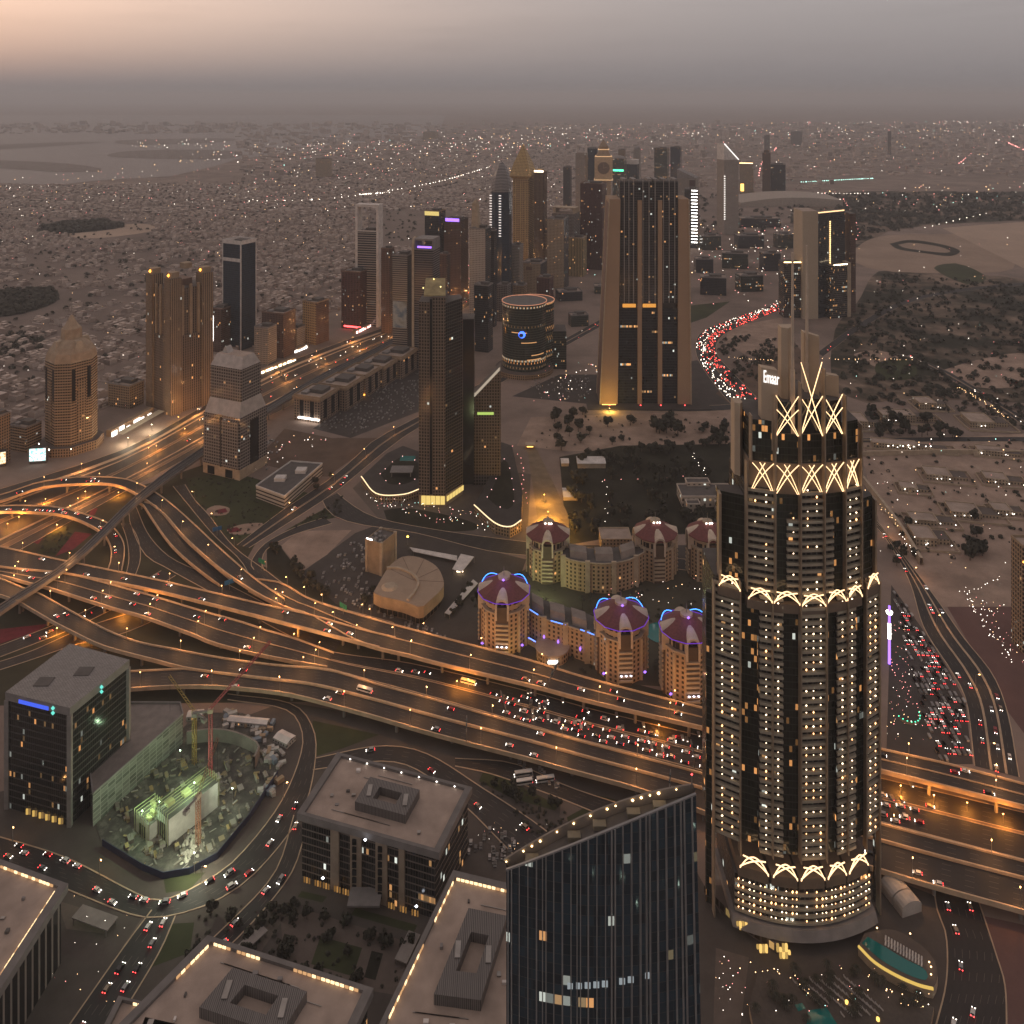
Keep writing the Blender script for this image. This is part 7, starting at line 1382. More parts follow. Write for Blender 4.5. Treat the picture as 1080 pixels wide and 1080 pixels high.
# ---------------------------------------------------------------- vehicles
PAINT = {'white': plain('white car paint', (.6, .58, .55), .3), 'silver': plain('silver car paint', (.28, .28, .28), .3, .4), 'black': plain('black car paint', (.02, .02, .022), .25), 'red': plain('red car paint', (.25, .02, .02), .3), 'sand': plain('sand car paint', (.3, .23, .16), .35)}
HL, TL = glow('headlamp', (1, .92, .82), 11), glow('tail lamp', (1, .05, .05), 8); GLASS = plain('car glass', (.015, .016, .018), .1)
def car_mesh(kind):
    b = MB(); g = MB()
    if kind == 'car': L, W, h1, h2 = 4.7, 1.95, .95, 1.55
    elif kind == 'van': L, W, h1, h2 = 5.6, 2.1, 1.2, 2.3
    else: L, W, h1, h2 = 12, 2.6, 1.2, 3.2
    pr = [(-L / 2, .35), (-L / 2 + .1, h1), (-L * .36, h2), (L * .14, h2), (L * .27, h1 + .08), (L / 2 - .1, h1 - .15), (L / 2, .35)] if kind != 'bus' else [(-L / 2, .35), (-L / 2, h2), (L / 2 - .2, h2), (L / 2, h1), (L / 2, .35)]
    for (y0, z0), (y1, z1) in zip(pr, pr[1:]): b.face([(-W / 2, y0, z0), (-W / 2, y1, z1), (W / 2, y1, z1), (W / 2, y0, z0)])
    for s in (-1, 1): b.face([(s * W / 2, y, z) for y, z in (pr if s < 0 else pr[::-1])][::-1])
    b.face([(-W / 2, pr[0][0], .35), (W / 2, pr[0][0], .35), (W / 2, pr[-1][0], .35), (-W / 2, pr[-1][0], .35)])
    if kind != 'bus':
        for a, e in ((3, 4), (2, 1)): (y0, z0), (y1, z1) = pr[a], pr[e]; g.face([(-W * .42, y0 * .93 + y1 * .07, z0 * .93 + z1 * .07 + .04), (W * .42, y0 * .93 + y1 * .07, z0 * .93 + z1 * .07 + .04), (W * .4, y0 * .1 + y1 * .9, z0 * .1 + z1 * .9 + .05), (-W * .4, y0 * .1 + y1 * .9, z0 * .1 + z1 * .9 + .05)])
        for s in (-1, 1): g.face([(s * (W / 2 + .02), y, z) for y, z in ((-L * .33, h1), (L * .22, h1), (L * .12, h2 - .1), (-L * .3, h2 - .1))])
    else:
        for s in (-1, 1): g.face([(s * (W / 2 + .02), y, z) for y, z in ((-L * .47, 1.5), (L * .44, 1.5), (L * .44, 2.6), (-L * .47, 2.6))])
        g.face([(-W * .45, L / 2 + .03, 1.3), (W * .45, L / 2 + .03, 1.3), (W * .45, L / 2 - .14, 2.9), (-W * .45, L / 2 - .14, 2.9)])
    w = MB()
    for s in (-1, 1):
        for y in (-L * .31, L * .31): w.box(s * W / 2 - .14, s * W / 2 + .03, y - .33, y + .33, .01, .66)
    return b, g.mesh('window', GLASS, uv=False), w.mesh('wheels', BLACK, uv=False), L, W, h1
VEH = {k: car_mesh(k) for k in ('car', 'van', 'bus')}
LM = {}
for nm, mt in (('headlight', HL), ('tail_light', TL)): q = MB(); q.box(-.19, .19, -.1, .1, -.15, .15, bottom=True); LM[nm] = q.mesh(nm, mt, uv=False)
BODY = {}
NCAR = [0]
def vehicle(kind, paint, p, ang, where, lit='both'):
    NCAR[0] += 1
    b, g, w, L, W, h = VEH[kind]; key = kind + paint
    if key not in BODY: BODY[key] = b.mesh('body', PAINT[paint], uv=False)
    nm = {'car': 'car', 'van': 'van', 'bus': 'bus'}[kind]; lab = '%s %s %s' % (paint, nm, where)
    t = thing(nm, lab, nm, p, ang, '%s %ss %s' % (paint, nm, where))
    link('body', BODY[key], t); link('window', g, t); link('wheels', w, t)
    for s in (-1, 1):
        if lit in ('both', 'head'): o = link('headlight', LM['headlight'], t); o.location = (s * W * .34, L / 2 + .1, h * .72)
        if lit in ('both', 'tail'): o = link('tail_light', LM['tail_light'], t); o.location = (s * W * .36, -L / 2 - .1, h * .85)
rc = random.Random(21)
def pick(): return rc.choices(['white', 'silver', 'black', 'sand', 'red'], [5, 2.5, 2.5, 1.5, .8])[0]
def traffic(rd, n, lanes, where, f0=0.0, f1=1.0, jitter=.01, buses=0, fwd=None):
    Lp, Rp, z = rd; m = len(Lp); used = []
    g = 0; k = 0
    while k < n and g < n * 60:
        g += 1
        f = rc.uniform(f0, f1) * (m - 1); i = min(int(f), m - 2); t = f - i; ln = rc.choice(lanes); a = Lp[i].lerp(Lp[i + 1], t).lerp(Rp[i].lerp(Rp[i + 1], t), ln); a = a + Vector((0, 0, z + .02))
        x, y = pxof(a, a.z)
        if x < -30 or x > 1110 or y > 1090: continue
        if any((a - q).length < 6.6 for q in used): continue
        used.append(a); d = Lp[i + 1].lerp(Rp[i + 1], ln) - Lp[i].lerp(Rp[i], ln); away = fwd if fwd is not None else ln > .5
        if not away: d = -d
        ang = math.atan2(d.y, d.x) - math.pi / 2; kd = 'bus' if k < buses else ('van' if rc.random() < .14 else 'car')
        vehicle(kd, 'white' if kd == 'bus' else pick(), a, ang, where); k += 1
traffic(MID, 66, [.56, .62, .68, .74, .8, .86, .92], 'queuing on the ground level boulevard between the flyovers', .36, .88, fwd=False); traffic(MID, 22, [.08, .16, .24, .32, .4], 'moving freely on the ground level boulevard between the flyovers', .2, 1, fwd=True, buses=1)
traffic(DD, 15, [.15, .35, .55, .75, .9], 'on the nearest wide flyover', .1, 1, fwd=False); traffic(DC, 9, [.3, .65], 'on the second nearest flyover carriageway', .05, 1, fwd=False, buses=2); traffic(DE, 14, [.12, .3, .62, .85], 'on the flyover beside the resort', .05, 1, fwd=True); traffic(DA, 9, [.25, .55, .8], 'on the upper left flyover', .15, .95, fwd=True)
traffic(DB, 14, [.12, .3, .62, .85], 'on the divided flyover left of centre', .1, .9, fwd=False); traffic(DR, 6, [.3, .7], 'on the big arching ramp', .1, .9, fwd=True); traffic(DL, 12, [.3, .7], 'queuing on the smaller arching ramp', .15, .95, fwd=False)
traffic(SZR, 44, [.03, .08, .21, .3, .34, .38, .42, .56, .6, .64, .68, .79, .92, .97], 'on the wide main highway', .06, .62, buses=1)
traffic(WEST, 18, [.1, .25, .5, .6, .85], 'on the curving highway at the right', .1, 1); traffic(AVE, 8, [.2, .4, .65, .85], 'on the straight avenue beside the low white office block', .05, .6)
traffic(FG, 20, [.15, .35, .65, .85], 'on the street around the construction pit', .05, .62); traffic(FG4, 6, [.3, .7], 'on the street beside the pale gridded front block'); traffic(FG3, 8, [.3, .7], 'on the street in the bottom left plaza', fwd=False); traffic(BR, 6, [.25, .5, .75], 'on the wide street at the bottom right', .1, .95, fwd=False); traffic(FG2, 5, [.3, .7], 'on the street right of the gridded front block'); traffic(UND, 9, [.2, .5, .8], 'on the road passing under the flyovers')
FARLOT = 1
lot = scatter([(944, 625), (972, 668), (1000, 712), (1015, 742), (1022, 800), (990, 800), (975, 740)], 68, rc)
d0 = (P(1000, 705) - P(960, 640)).normalized(); dn = Vector((-d0.y, d0.x, 0)); seen = set()
for p in lot:
    i, j = round(p.dot(d0) / 6.5), round(p.dot(dn) / 3.6)
    if (i, j) in seen: continue
    seen.add((i, j)); vehicle('car', pick(), d0 * (i * 6.5) + dn * (j * 3.6) + Vector((0, 0, .07)), math.atan2(-d0.y, -d0.x) - math.pi / 2, 'in the packed lot between skyscraper and curving highway')
for (x, y, n) in ((552, 818, 2), (575, 824, 1)):
    for k in range(n): vehicle('bus', 'white', P(x + k * 0, y + k * 9), 1.75, 'parked beside the landscaped forecourt')
# the rest of the traffic and the parked cars nobody could count
dots = {'w': MB(), 'r': MB()}; body = MB()
for p in scatter([(942, 622), (974, 668), (1002, 710), (1018, 742), (1024, 803), (985, 803), (968, 735)], 190, rc): q_ = d0 * (round(p.dot(d0) / 6.5) * 6.5) + dn * (round(p.dot(dn) / 3.6) * 3.6); dots[rc.choice('rwr')].octa(q_.x, q_.y, 1, .34); body.prism([(q_.x + d0.x * u * 2.2 + dn.x * v * .9, q_.y + d0.y * u * 2.2 + dn.y * v * .9) for u, v in ((-1, -1), (1, -1), (1, 1), (-1, 1))], .07, 1.35)
def far_traffic(rd, n, f0, f1, red, size):
    Lp, Rp, z = rd; m = len(Lp)
    for k in range(n):
        f = rc.uniform(f0, f1) * (m - 1); i = min(int(f), m - 2); ln = rc.uniform(.05, .95); a = Lp[i].lerp(Lp[i + 1], f - i).lerp(Rp[i].lerp(Rp[i + 1], f - i), ln); dots['r' if (ln > .5 and rc.random() < red) or rc.random() < red * .35 else 'w'].octa(a.x, a.y, 1 + z, size * rc.uniform(.6, 1.15)); body.box(a.x - 1, a.x + 1, a.y + .3, a.y + 4.5, z, z + 1.4)
far_traffic(JAM, 620, 0, .84, .9, .75); far_traffic(SZR, 330, .12, 1, .55, .55); far_traffic(MID, 60, .4, .88, .5, .32); far_traffic(RE, 16, 0, 1, .4, .6); far_traffic(FAR, 10, 0, 1, .5, .6); far_traffic(AVE, 26, .4, 1, .6, .6)
for q, n in (([(335, 450), (400, 408), (448, 390), (448, 428), (372, 458)], 240), ([(330, 612), (375, 568), (395, 575), (385, 612), (420, 655), (360, 640)], 95), ([(420, 660), (440, 655), (470, 672), (455, 680)], 30), ([(560, 400), (625, 395), (620, 425), (560, 420)], 90), ([(270, 490), (285, 455), (300, 470), (275, 505)], 30), ([(380, 518), (405, 535), (430, 535), (395, 505)], 36), ([(540, 800), (570, 812), (600, 835), (560, 820)], 16), ([(480, 900), (520, 870), (560, 900), (520, 915)], 26)):
    for p in scatter(q, n, rc): b_ = body; w = rc.uniform(1.7, 2); b_.box(p.x - w / 2, p.x + w / 2, p.y - 2.2, p.y + 2.2, .1, .9); b_.box(p.x - w * .45, p.x + w * .45, p.y - 1.2, p.y + 1.1, .9, 1.5)
tag(stuff(body.build('distant_cars', rnd_mat('parked paint', [(.5, .48, .45), (.03, .03, .03), (.3, .29, .28), (.12, .1, .1), (.55, .52, .5)], .4), None, uv=False)), 'uncountable far and parked cars over the highway and car parks', 'cars')
tag(stuff(dots['w'].build('distant_headlights', glow('far headlamp', (1, .85, .68), 9), None, uv=False)), 'swarm of white headlights on the far roads', 'headlights')
tag(stuff(dots['r'].build('distant_tail_lights', glow('far tail lamp', (1, .07, .05), 8), None, uv=False)), 'swarm of red tail lights on the far curving road', 'tail lights')
# ---------------------------------------------------------------- lamps and city lights
SOD = glow('sodium lamp', (1, .5, .16), 14); rl = random.Random(4)
def lamp_proto():
    pole, arm, head = MB(), MB(), MB()
    pole.cyl(0, 0, .16, .09, 0, 10, 6); arm.bar((0, 0, 9.9), (0, 2.2, 10.3), .12); head.box(-.22, .22, 1.9, 2.9, 10.15, 10.4, bottom=True)
    return pole.mesh('pole', STEEL, uv=False), arm.mesh('arm', STEEL, uv=False), head.mesh('lamp_head', SOD, uv=False)
LP = lamp_proto(); LDATA = {}
def light_data(e, col, r=.25):
    k = (e, col)
    if k not in LDATA: d = bpy.data.lights.new('lamp_light', 'POINT'); d.energy = e; d.color = col; d.shadow_soft_size = r; LDATA[k] = d
    return LDATA[k]
NL_ = [0]
def lamp(p, ang, where, e=2600, col=(1, .46, .15)):
    NL_[0] += 1
    t = thing('street_lamp', 'tall sodium street lamp ' + where, 'street lamp', p, ang, 'street lamps ' + where)
    link('pole', LP[0], t); link('arm', LP[1], t); link('lamp_head', LP[2], t)
    if e: o = bpy.data.objects.new('lamp_light', light_data(e, col)); COL.objects.link(o); o.parent = t; o.location = (0, 2.4, 9.7)
def lamps(rd, step, fr, where, e, f0=0.0, f1=1.0):
    Lp, Rp, z = rd; acc = step * .4; m = len(Lp)
    for i in range(1, m):
        if not f0 <= i / (m - 1) <= f1: continue
        acc += (Lp[i].lerp(Rp[i], .5) - Lp[i - 1].lerp(Rp[i - 1], .5)).length
        if acc < step: continue
        acc = 0
        for ln in fr:
            p = Lp[i].lerp(Rp[i], ln); x, y = pxof(p, p.z)
            if x < -60 or x > 1130: continue
            c = (Rp[i] - Lp[i]).normalized(); c = c if ln < .5 else -c
            lamp(p + Vector((0, 0, z)) + c * .3, math.atan2(c.y, c.x) - math.pi / 2, where, e)
lamps(DE, 44, (.012, .985), 'on the flyover beside the resort', 5400); lamps(DC, 44, (.03,), 'along the second nearest flyover carriageway', 5400); lamps(DD, 48, (.985,), 'along the outer edge of the nearest wide flyover', 4800); lamps(DA, 48, (.02,), 'on the upper left flyover', 5600); lamps(DB, 48, (.5, .98), 'on the divided flyover left of centre', 5600)
lamps(DR, 50, (.96,), 'on the big arching ramp', 5800); lamps(DL, 50, (.96,), 'on the smaller arching ramp', 5200); lamps(SZR, 52, (.155, .5, .85), 'in the kerbed strips of the wide main highway', 15000, 0, .85); lamps(AVE, 70, (.5,), 'in the centre strip of the straight avenue', 3000, 0, .6); lamps(WEST, 70, (.38,), 'in the centre strip of the curving highway at the right', 1800); lamps(RG, 55, (.98,), 'along the gyratory road', 1500)
lamps(FG, 60, (.02,), 'along the street around the construction pit', 900, 0, .7)
# sodium lamps fixed under the bridges
for x, y, e in ((48, 526, 26000), (20, 545, 20000), (90, 518, 20000), (125, 519, 22000), (8, 552, 16000), (60, 553, 16000), (60, 662, 14000), (130, 645, 16000), (155, 636, 14000), (88, 672, 10000), (310, 668, 9000), (482, 718, 9000), (494, 716, 9000), (950, 828, 14000), (985, 838, 14000), (1020, 846, 12000), (1058, 858, 14000), (695, 764, 9000), (165, 470, 20000), (195, 452, 20000), (400, 366, 40000), (375, 378, 30000)):
    p = P(x, y, 6); t = thing('bridge_lamp', 'small sodium lamp fixed low on a post beside the decks and carriageways', 'lamp', (p.x, p.y, 0), 0, 'small sodium lamps beside the decks'); b = MB(); b.cyl(0, 0, .12, .12, 0, 5.6, 5); b.build('post', STEEL, t, uv=False); b = MB(); b.box(-.35, .35, -.2, .2, 5.6, 5.9, bottom=True); b.build('lamp_head', SOD, t, uv=False)
    o = bpy.data.objects.new('lamp_light', light_data(e, (1, .36, .05), .4)); COL.objects.link(o); o.parent = t; o.location = (0, 0, 5.2)
def flood(lab, x, y, z, e, col, up=0.0):
    p = P(x, y, z); t = thing('flood_lamp', lab, 'flood lamp', (p.x, p.y, 0)); b = MB(); b.cyl(0, 0, .15, .12, 0, z, 5); b.build('post', STEEL, t, uv=False); b = MB(); b.octa(0, 0, z + .4, .5); b.build('lamp_head', glow('flood ' + str(col), col, 16), t, uv=False)
    o = bpy.data.objects.new('lamp_light', light_data(e, col, .5)); COL.objects.link(o); o.parent = t; o.location = (0, -.3, z + 1.2)
GR = (.62, 1, .58)
for a in (('green white flood lamp on the taller concrete core in the pit', 205, 826, 24, 14000, GR), ('green white flood lamp over the smaller concrete core in the pit', 150, 856, 18, 11000, GR), ('white flood lamp low at the pit edge near the hoarding', 205, 900, 12, 26000, (.95, 1, .75)), ('green flood lamp in front of the garage wall', 168, 846, 16, 4500, GR), ('green flood lamp at the far end of the garage wall', 190, 792, 16, 3500, GR), ('white flood lamp in the middle of the pit', 245, 832, 12, 4200, (.8, 1, .75)),
          ('amber flood lamp over the orange lit underpass road', 578, 540, 9, 70000, (1, .5, .08)), ('second amber flood lamp farther along the orange lit underpass', 574, 522, 9, 36000, (1, .5, .08)), ('third amber flood lamp near the red roofed tower at the underpass', 586, 560, 9, 60000, (1, .5, .08)), ('greenish flood lamp in the courtyard behind the front resort towers', 566, 630, 8, 24000, (.85, 1, .45)), ('golden flood lamp at the foot of the leftmost front resort tower', 540, 694, 6, 3500, (1, .66, .2)),
          ('cream flood lamp at the lit forecourt beside the massive ribbed tower', 135, 462, 9, 26000, (1, .86, .6)), ('second cream flood lamp at the forecourt beside the ribbed tower', 160, 448, 9, 26000, (1, .86, .6)), ('amber flood lamp at the foot of the massive ribbed tower', 188, 440, 8, 7000, (1, .5, .1)), ('amber flood lamp at the left foot of the big walled tower', 643, 431, 5, 30000, (1, .62, .12))): flood(*a)
patch('underpass_road', [(556, 474), (566, 474), (584, 510), (600, 545), (600, 600), (572, 600), (566, 540)], sand('underpass paving', (.2, .15, .1), .25, .08), .1)
b = MB(); b.box(-6, 6, -1, 9, 4.6, 6, bottom=True); t = thing('gatehouse', 'small yellow lit portal at the head of the underpass road', 'gatehouse', P(559, 474)); b.build('portal_roof', CREAM, t, uv=False)
for x in (-6, 5.2): b = MB(); b.box(x, x + .8, 0, 8, 0, 4.6); b.build('portal_wall', TAN, t, uv=False)
b = MB(); b.box(-4, 4, -1.3, -1.05, 3.4, 4.4); b.build('portal_light', GOLDL, t, uv=False)

# road signs over the decks
for lab, x, y, z, ang, col in (('blue road sign gantry over the gyratory road', 229, 565, 0, .5, (.02, .12, .3)), ('green road sign beside the gyratory road merge', 276, 600, 3, -.6, (.01, .16, .09)), ('blue road sign beyond the divided flyover', 242, 622, 0, .6, (.02, .12, .3)), ('green road sign beside the flyover near the auditorium', 362, 648, 10, -.7, (.01, .16, .09))):
    t = thing('road_sign', lab, 'road sign', P(x, y, z), ang); b = MB(); b.cyl(0, 0, .25, .25, 0, 7, 6); b.build('post', STEEL, t, uv=False); b = MB(); b.box(-4.5, 4.5, -.15, .15, 5.2, 9.2, bottom=True); b.build('panel', plain('sign ' + str(col), col, .5), t, uv=False)

def gantry(rd, f, lab, a=0.0, c=1.0):
    Lp, Rp, z = rd; i = int(f * (len(Lp) - 1)); p, q = Lp[i].lerp(Rp[i], a), Lp[i].lerp(Rp[i], c); p.z += z; q.z += z; t = thing('sign_gantry', lab, 'gantry', p); d = q - p; h = Vector((0, 0, 7)); m = plain('gantry steel', (.12, .11, .1), .5)
    for e in (Vector(), d): b = MB(); b.bar(e, e + h, .5); b.build('post', m, t, uv=False)
    b = MB(); b.bar(h, d + h, .6, .9); b.bar(h - Vector((0, 0, 1.2)), d + h - Vector((0, 0, 1.2)), .3); b.build('beam', m, t, uv=False)
    for g in (.25, .6): b = MB(); b.bar(d * g + h, d * (g + .16) + h, .9, 2.6); b.build('sign_panel', plain('gantry panel', (.03, .05, .06), .5), t, uv=False)
gantry(DD, .46, 'sign gantry spanning the nearest wide flyover before the gridded front block'); gantry(DE, .5, 'sign gantry spanning the flyover beside the auditorium'); gantry(MID, .36, 'sign gantry at the head of the queue on the ground level boulevard', .5); gantry(MID, .62, 'sign gantry over the queue below the middle front resort tower', .5); gantry(DD, .68, 'sign gantry spanning the nearest wide flyover above the buses'); gantry(SZR, .2, 'sign gantry over the main highway near the smaller ramp', .18, .47)
# scattered city lights, far too many to count
CL = [(glow('city white', (1, .88, .74), 7), 'w'), (glow('city amber', (1, .6, .28), 6), 'a'), (glow('city pink', (1, .34, .3), 4.5), 'r'), (glow('city teal', (.5, 1, .85), 5), 't')]
LB = {k: MB() for _, k in CL}
def spark(p, k, s): d = p.y / F * s; LB[k].octa(p.x, p.y, p.z, d)
def kpick(w=(5, 2.6, 3.2, .35)): return rl.choices('wart', w)[0]
for q, n, w, smax in [([(-30, 440), (300, 340), (440, 300), (520, 240), (560, 150), (300, 150), (240, 200), (-30, 200)], 330, (5, 2, 3.4, .3), .5), ([(-30, 236), (300, 215), (640, 150), (640, 139), (330, 152), (240, 195), (-30, 205)], 520, (4, 2.5, 4, .2), .5), ([(130, 158), (240, 156), (240, 148), (140, 146)], 34, (6, 2, 1, .2), .55), ([(150, 176), (330, 168), (330, 152), (250, 150)], 70, (4, 4, 1.5, .2), .55), ([(0, 200), (60, 199), (60, 196), (0, 196)], 16, (6, 0, 0, 3), .5), ([(330, 156), (650, 146), (1090, 140), (1090, 127), (650, 131), (330, 143)], 620, (4, 3, 4, .2), .42),
                      ([(640, 200), (760, 190), (1090, 180), (1090, 135), (640, 140)], 560, (4, 3, 4, .3), .45), ([(690, 330), (835, 325), (850, 240), (700, 235)], 230, (4, 2, 4.5, .3), .5), ([(830, 240), (1090, 215), (1090, 190), (830, 205)], 130, (4, 3, 3, 1), .5), ([(890, 330), (1090, 320), (1090, 250), (900, 262)], 22, (4, 2, 3, .3), .45), ([(560, 330), (640, 300), (640, 240), (580, 240)], 90, (3, 2, 4, .2), .5), ([(470, 300), (500, 300), (500, 268), (475, 268)], 45, (2, 1, 6, 0), .5), ([(890, 450), (1090, 430), (1090, 340), (890, 345)], 46, (4, 3, 2, .3), .45),
                      ([(920, 600), (1090, 620), (1090, 460), (910, 470)], 70, (5, 2, 2, .2), .5), ([(560, 430), (630, 425), (630, 385), (560, 390)], 46, (4, 2, 3, .3), .5), ([(290, 470), (262, 510), (350, 470), (335, 455)], 26, (5, 2, 2, 0), .5), ([(1010, 625), (1090, 660), (1090, 720), (1040, 680)], 80, (5, 3, 3, 0), .5), ([(380, 520), (400, 545), (520, 566), (555, 560), (500, 545), (410, 530)], 100, (4, 2, 3, .8), .45), ([(640, 640), (760, 650), (760, 600), (640, 620)], 44, (3, 4, 2, .2), .5), ([(480, 880), (560, 870), (640, 890), (560, 940)], 30, (3, 4, 2, .2), .5), ([(0, 930), (150, 960), (120, 1080), (60, 1080)], 26, (3, 3, 2, .2), .55),
                      ([(935, 790), (975, 790), (960, 680), (942, 640)], 70, (2, 2, 5, .4), .5), ([(820, 1010), (990, 1050), (980, 1080), (800, 1080)], 34, (3, 4, 2, .4), .6), ([(755, 1010), (790, 1050), (790, 1080), (752, 1080)], 16, (3, 3, 3, 0), .6)]:
    for p in scatter(q, n, rl): p.z = rl.uniform(4, 9); spark(p, kpick(w), rl.uniform(.15, smax * .85) * (1 if rl.random() < .88 else 1.4))
for ln, n, k, s in [([(262, 212), (350, 209), (455, 193), (520, 175)], 60, 'w', .62), ([(380, 205), (410, 203)], 14, 'w', .8), ([(845, 192), (880, 190), (920, 188)], 40, 't', .6), ([(820, 203), (880, 204), (916, 204)], 26, 'w', .5), ([(855, 178), (880, 168)], 6, 'r', .5), ([(1062, 150), (1085, 160)], 16, 'r', .9), ([(1012, 172), (1024, 162)], 10, 'r', .8), ([(800, 185), (805, 170), (820, 155)], 18, 'r', .9), ([(820, 380), (770, 377)], 14, 'a', .45), ([(868, 378), (900, 379), (960, 379)], 18, 'a', .45), ([(1010, 408), (1040, 425), (1062, 440)], 30, 'a', .5), ([(890, 210), (905, 240), (900, 260)], 18, 'r', .6), ([(975, 240), (1040, 225)], 10, 'w', .5),
                    ([(905, 512), (925, 530), (950, 556)], 22, 'a', .5), ([(948, 562), (965, 585)], 12, 'w', .5), ([(938, 470), (980, 470)], 8, 'w', .9), ([(540, 470), (535, 500), (542, 530)], 14, 'r', .5), ([(548, 480), (552, 505), (556, 530)], 12, 'r', .5), ([(640, 506), (722, 503)], 6, 'r', .55), ([(638, 508), (640, 550)], 7, 'w', .4), ([(730, 478), (745, 500)], 8, 'w', .45), ([(1016, 625), (1040, 660), (1068, 700)], 26, 'w', .5), ([(1016, 625), (1050, 612)], 10, 'w', .5), ([(975, 640), (1000, 700), (1024, 800)], 0, 'w', .4), ([(942, 700), (962, 740), (985, 770)], 22, 'r', .5), ([(785, 1016), (835, 1030), (850, 1042)], 12, 'a', .8), ([(920, 1030), (950, 1050), (975, 1062)], 12, 'a', .7), ([(760, 1030), (790, 1078)], 8, 'w', .55)]:
    q = spline([P(x, y, 7) for x, y in ln], max(2, n)) if n else []
    for p in q: spark(p + Vector((rl.uniform(-3, 3), rl.uniform(-3, 3), 0)), k, s * rl.uniform(.5, .95))
for c_ in list(range(9, 160, 9)) + [-1]:
    for a_ in range(-40, 200, 2 if c_ < 60 else 3):
        p = A0 + U * (a_ * 30) + NL * (c_ * 28 if c_ > 0 else 92)
        if 1150 < p.y < 5200 and rl.random() < .42:
            x, y = pxof(p)
            if -20 < x < 600 and not gap(x, y) and y < 470: p.z = 7; spark(p, rl.choice('aarrw'), rl.uniform(.16, .36))
for a_ in range(-35, 200, 7):
    for c_ in range(5, 120, 2):
        p = A0 + U * (a_ * 30) + NL * (c_ * 28)
        if 1150 < p.y < 5200 and rl.random() < .3:
            x, y = pxof(p)
            if -20 < x < 600 and not gap(x, y): p.z = 7; spark(p, rl.choice('arrww'), rl.uniform(.15, .33))
for m_, k in CL: tag(stuff(LB[k].build('city_lights', m_, None, uv=False)), {'w': 'white', 'a': 'amber', 'r': 'pinkish red', 't': 'pale teal'}[k] + ' pinpoint lights scattered over the whole city', 'city lights')

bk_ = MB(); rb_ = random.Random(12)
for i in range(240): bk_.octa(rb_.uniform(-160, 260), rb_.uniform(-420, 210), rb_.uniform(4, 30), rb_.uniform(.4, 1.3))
tag(stuff(bk_.build('reflection_lights', glow('reflection lamp', (.75, 1, .8), 22), None, uv=False)), 'unseen lamps added for reflections in the close blue glass tower', 'reflection lights')  # unseen, added below and behind the camera for the glass tower's reflections
# coloured lights by the funfair strip right of the skyscraper
t = thing('light_column', 'slim violet and white lit column beside the packed car lot', 'light column', P(938, 700)); b = MB(); b.cyl(0, 0, 1.1, .9, 0, 46, 8); b.build('shaft', VIOL, t, uv=False); b = MB(); b.cyl(0, 0, 2.2, 2.6, 40, 41.5, 10, 0); b.build('lit_collar', WHITEL, t, uv=False); b = MB(); b.cyl(0, -.02, 1.2, 1.2, 20, 32, 8); b.build('white_band', WHITEL, t, uv=False)
t = thing('lamp_arc', 'arc of small green lamps in the forecourt right of the skyscraper', 'lamps', P(955, 752)); 
for i in range(9): a = -2.6 + i * .3; b = MB(); b.octa(9 * math.cos(a), 12 * math.sin(a), 2.4, .55); b.build('green_lamp', GREENL, t, uv=False)
b = MB(); b.path([Vector((9 * math.cos(-2.6 + i * .3), 12 * math.sin(-2.6 + i * .3), .9)) for i in range(9)], .3, 1.8); b.build('low_wall', DCONC, t, uv=False)

# ---------------------------------------------------------------- air, sky, sun, camera
b = MB(); b.box(-61000, 61000, -2000, 63000, -1, 640, bottom=True); hz = stuff(b.build('haze', [], None, uv=False)); tag(hz, 'warm grey evening haze lying over the city', 'haze')
m, t = newmat('evening haze'); t.t.nodes.remove(t.out) if False else None
vol = t.n('ShaderNodeVolumePrincipled'); vol.inputs['Color'].default_value = (.93, .94, .975, 1); vol.inputs['Density'].default_value = HAZE_D; vol.inputs['Anisotropy'].default_value = .1
t.l(vol.outputs[0], t.out.inputs['Volume']); hz.data.materials.append(m)

w = bpy.data.worlds.new('World'); SC.world = w; w.use_nodes = True; nt = w.node_tree; nt.nodes.clear()
class WT(NT):
    def __init__(s): s.t = nt; s.out = nt.nodes.new('ShaderNodeOutputWorld')
W = WT()
SUN_AZ, SUN_EL = -40.0, 2.0          # degrees left of the view axis, above the horizon
sky = W.n('ShaderNodeTexSky', sky_type='NISHITA'); sky.sun_disc = False; sky.sun_elevation = R(SUN_EL); sky.sun_rotation = R(SUN_AZ); sky.dust_density = 4.0; sky.air_density = 1.2
d = W.n('ShaderNodeTexCoord').outputs['Generated']; sx = W.n('ShaderNodeSeparateXYZ'); W.l(d, sx.inputs[0])
el = W.m('ARCSINE', sx.outputs[2])
base = W.ramp(W.m('MULTIPLY', W.m('MAXIMUM', el, 0.0), 1 / 1.5708), [(0, (.2, .187, .193)), (.01, (.215, .2, .205)), (.03, (.275, .25, .252)), (.073, (.36, .327, .328)), (.16, (.41, .355, .345)), (1, (.39, .333, .322))])
dot = W.n('ShaderNodeVectorMath', operation='DOT_PRODUCT'); W.l(d, dot.inputs[0]); dot.inputs[1].default_value = (math.sin(R(SUN_AZ)) * math.cos(R(7)), math.cos(R(SUN_AZ)) * math.cos(R(7)), math.sin(R(7)))
g = W.m('POWER', W.m('MAXIMUM', dot.outputs['Value'], 0.0), 6.0); up = W.m('MINIMUM', W.m('MULTIPLY', W.m('MAXIMUM', W.m('SUBTRACT', el, .012), 0.0), 12.0), 1.0)
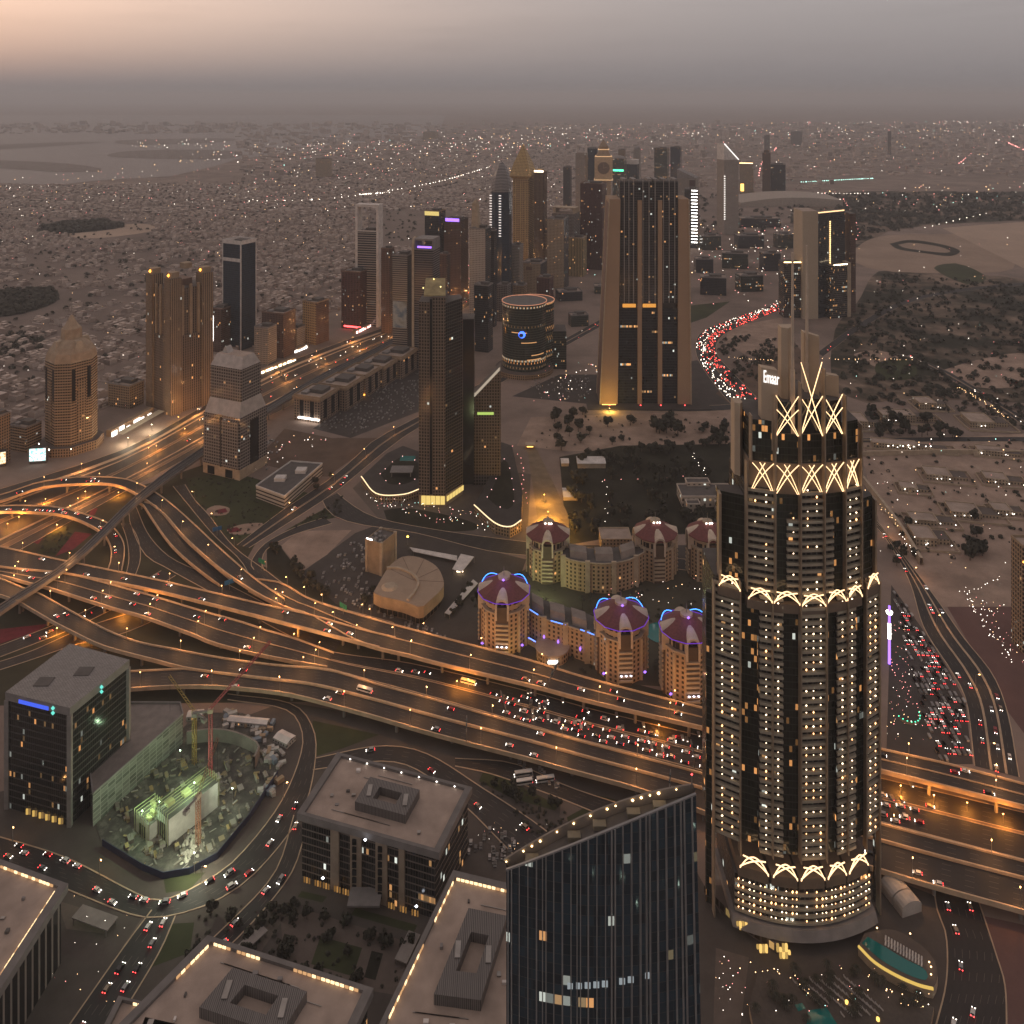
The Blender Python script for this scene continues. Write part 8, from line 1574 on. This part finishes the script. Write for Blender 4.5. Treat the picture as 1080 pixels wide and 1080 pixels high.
glowc = W.mix(W.m('MULTIPLY', g, up), (0, 0, 0), (.5, .31, .2))
add = W.n('ShaderNodeVectorMath', operation='ADD'); W.l(base, add.inputs[0]); W.l(glowc, add.inputs[1])
cv = W.n('ShaderNodeMapping'); W.l(d, cv.inputs[0]); cv.inputs['Scale'].default_value = (3, 3, 34)
cl = W.noise(cv.outputs[0], 1.6, 5, .55); clm = W.m('MULTIPLY', W.ramp(cl, [(.52, (0, 0, 0)), (.75, (1, 1, 1))]), .1)
col = W.mix(clm, add.outputs[0], (.16, .135, .14))
bg1 = W.n('ShaderNodeBackground'); W.l(col, bg1.inputs[0]); bg1.inputs[1].default_value = SKY_S
bg2 = W.n('ShaderNodeBackground'); W.l(sky.outputs[0], bg2.inputs[0]); bg2.inputs[1].default_value = .015
mx = W.n('ShaderNodeAddShader'); W.l(bg1.outputs[0], mx.inputs[0]); W.l(bg2.outputs[0], mx.inputs[1]); W.l(mx.outputs[0], W.out.inputs[0])

sd = bpy.data.lights.new('sun', 'SUN'); sd.energy = .35; sd.angle = R(12); sd.color = (1, .72, .5); so = bpy.data.objects.new('sun', sd); COL.objects.link(so); so.rotation_euler = (R(90 - 6), 0, R(180 - SUN_AZ)); so.location = (-3000, 3000, 1500)

cam = bpy.data.cameras.new('camera'); co = bpy.data.objects.new('camera', cam); COL.objects.link(co); co.location = (0, 0, H); co.rotation_euler = (R(90), 0, 0)
cam.sensor_width = 36; cam.lens = 36 * F / 1080; cam.shift_y = (YH - 540) / 1080; cam.clip_start = 1; cam.clip_end = 250000; SC.camera = co
SC.view_settings.view_transform = 'Standard'; SC.view_settings.look = 'None'; SC.view_settings.exposure = .1; SC.view_settings.gamma = 1
cy = SC.cycles; cy.use_denoising = True; cy.max_bounces = 4; cy.diffuse_bounces = 2; cy.glossy_bounces = 2; cy.transmission_bounces = 1; cy.volume_bounces = 0; cy.sample_clamp_indirect = 2.0; cy.use_light_tree = True; cy.caustics_reflective = False
for q in (SC.render,): q.film_transparent = False
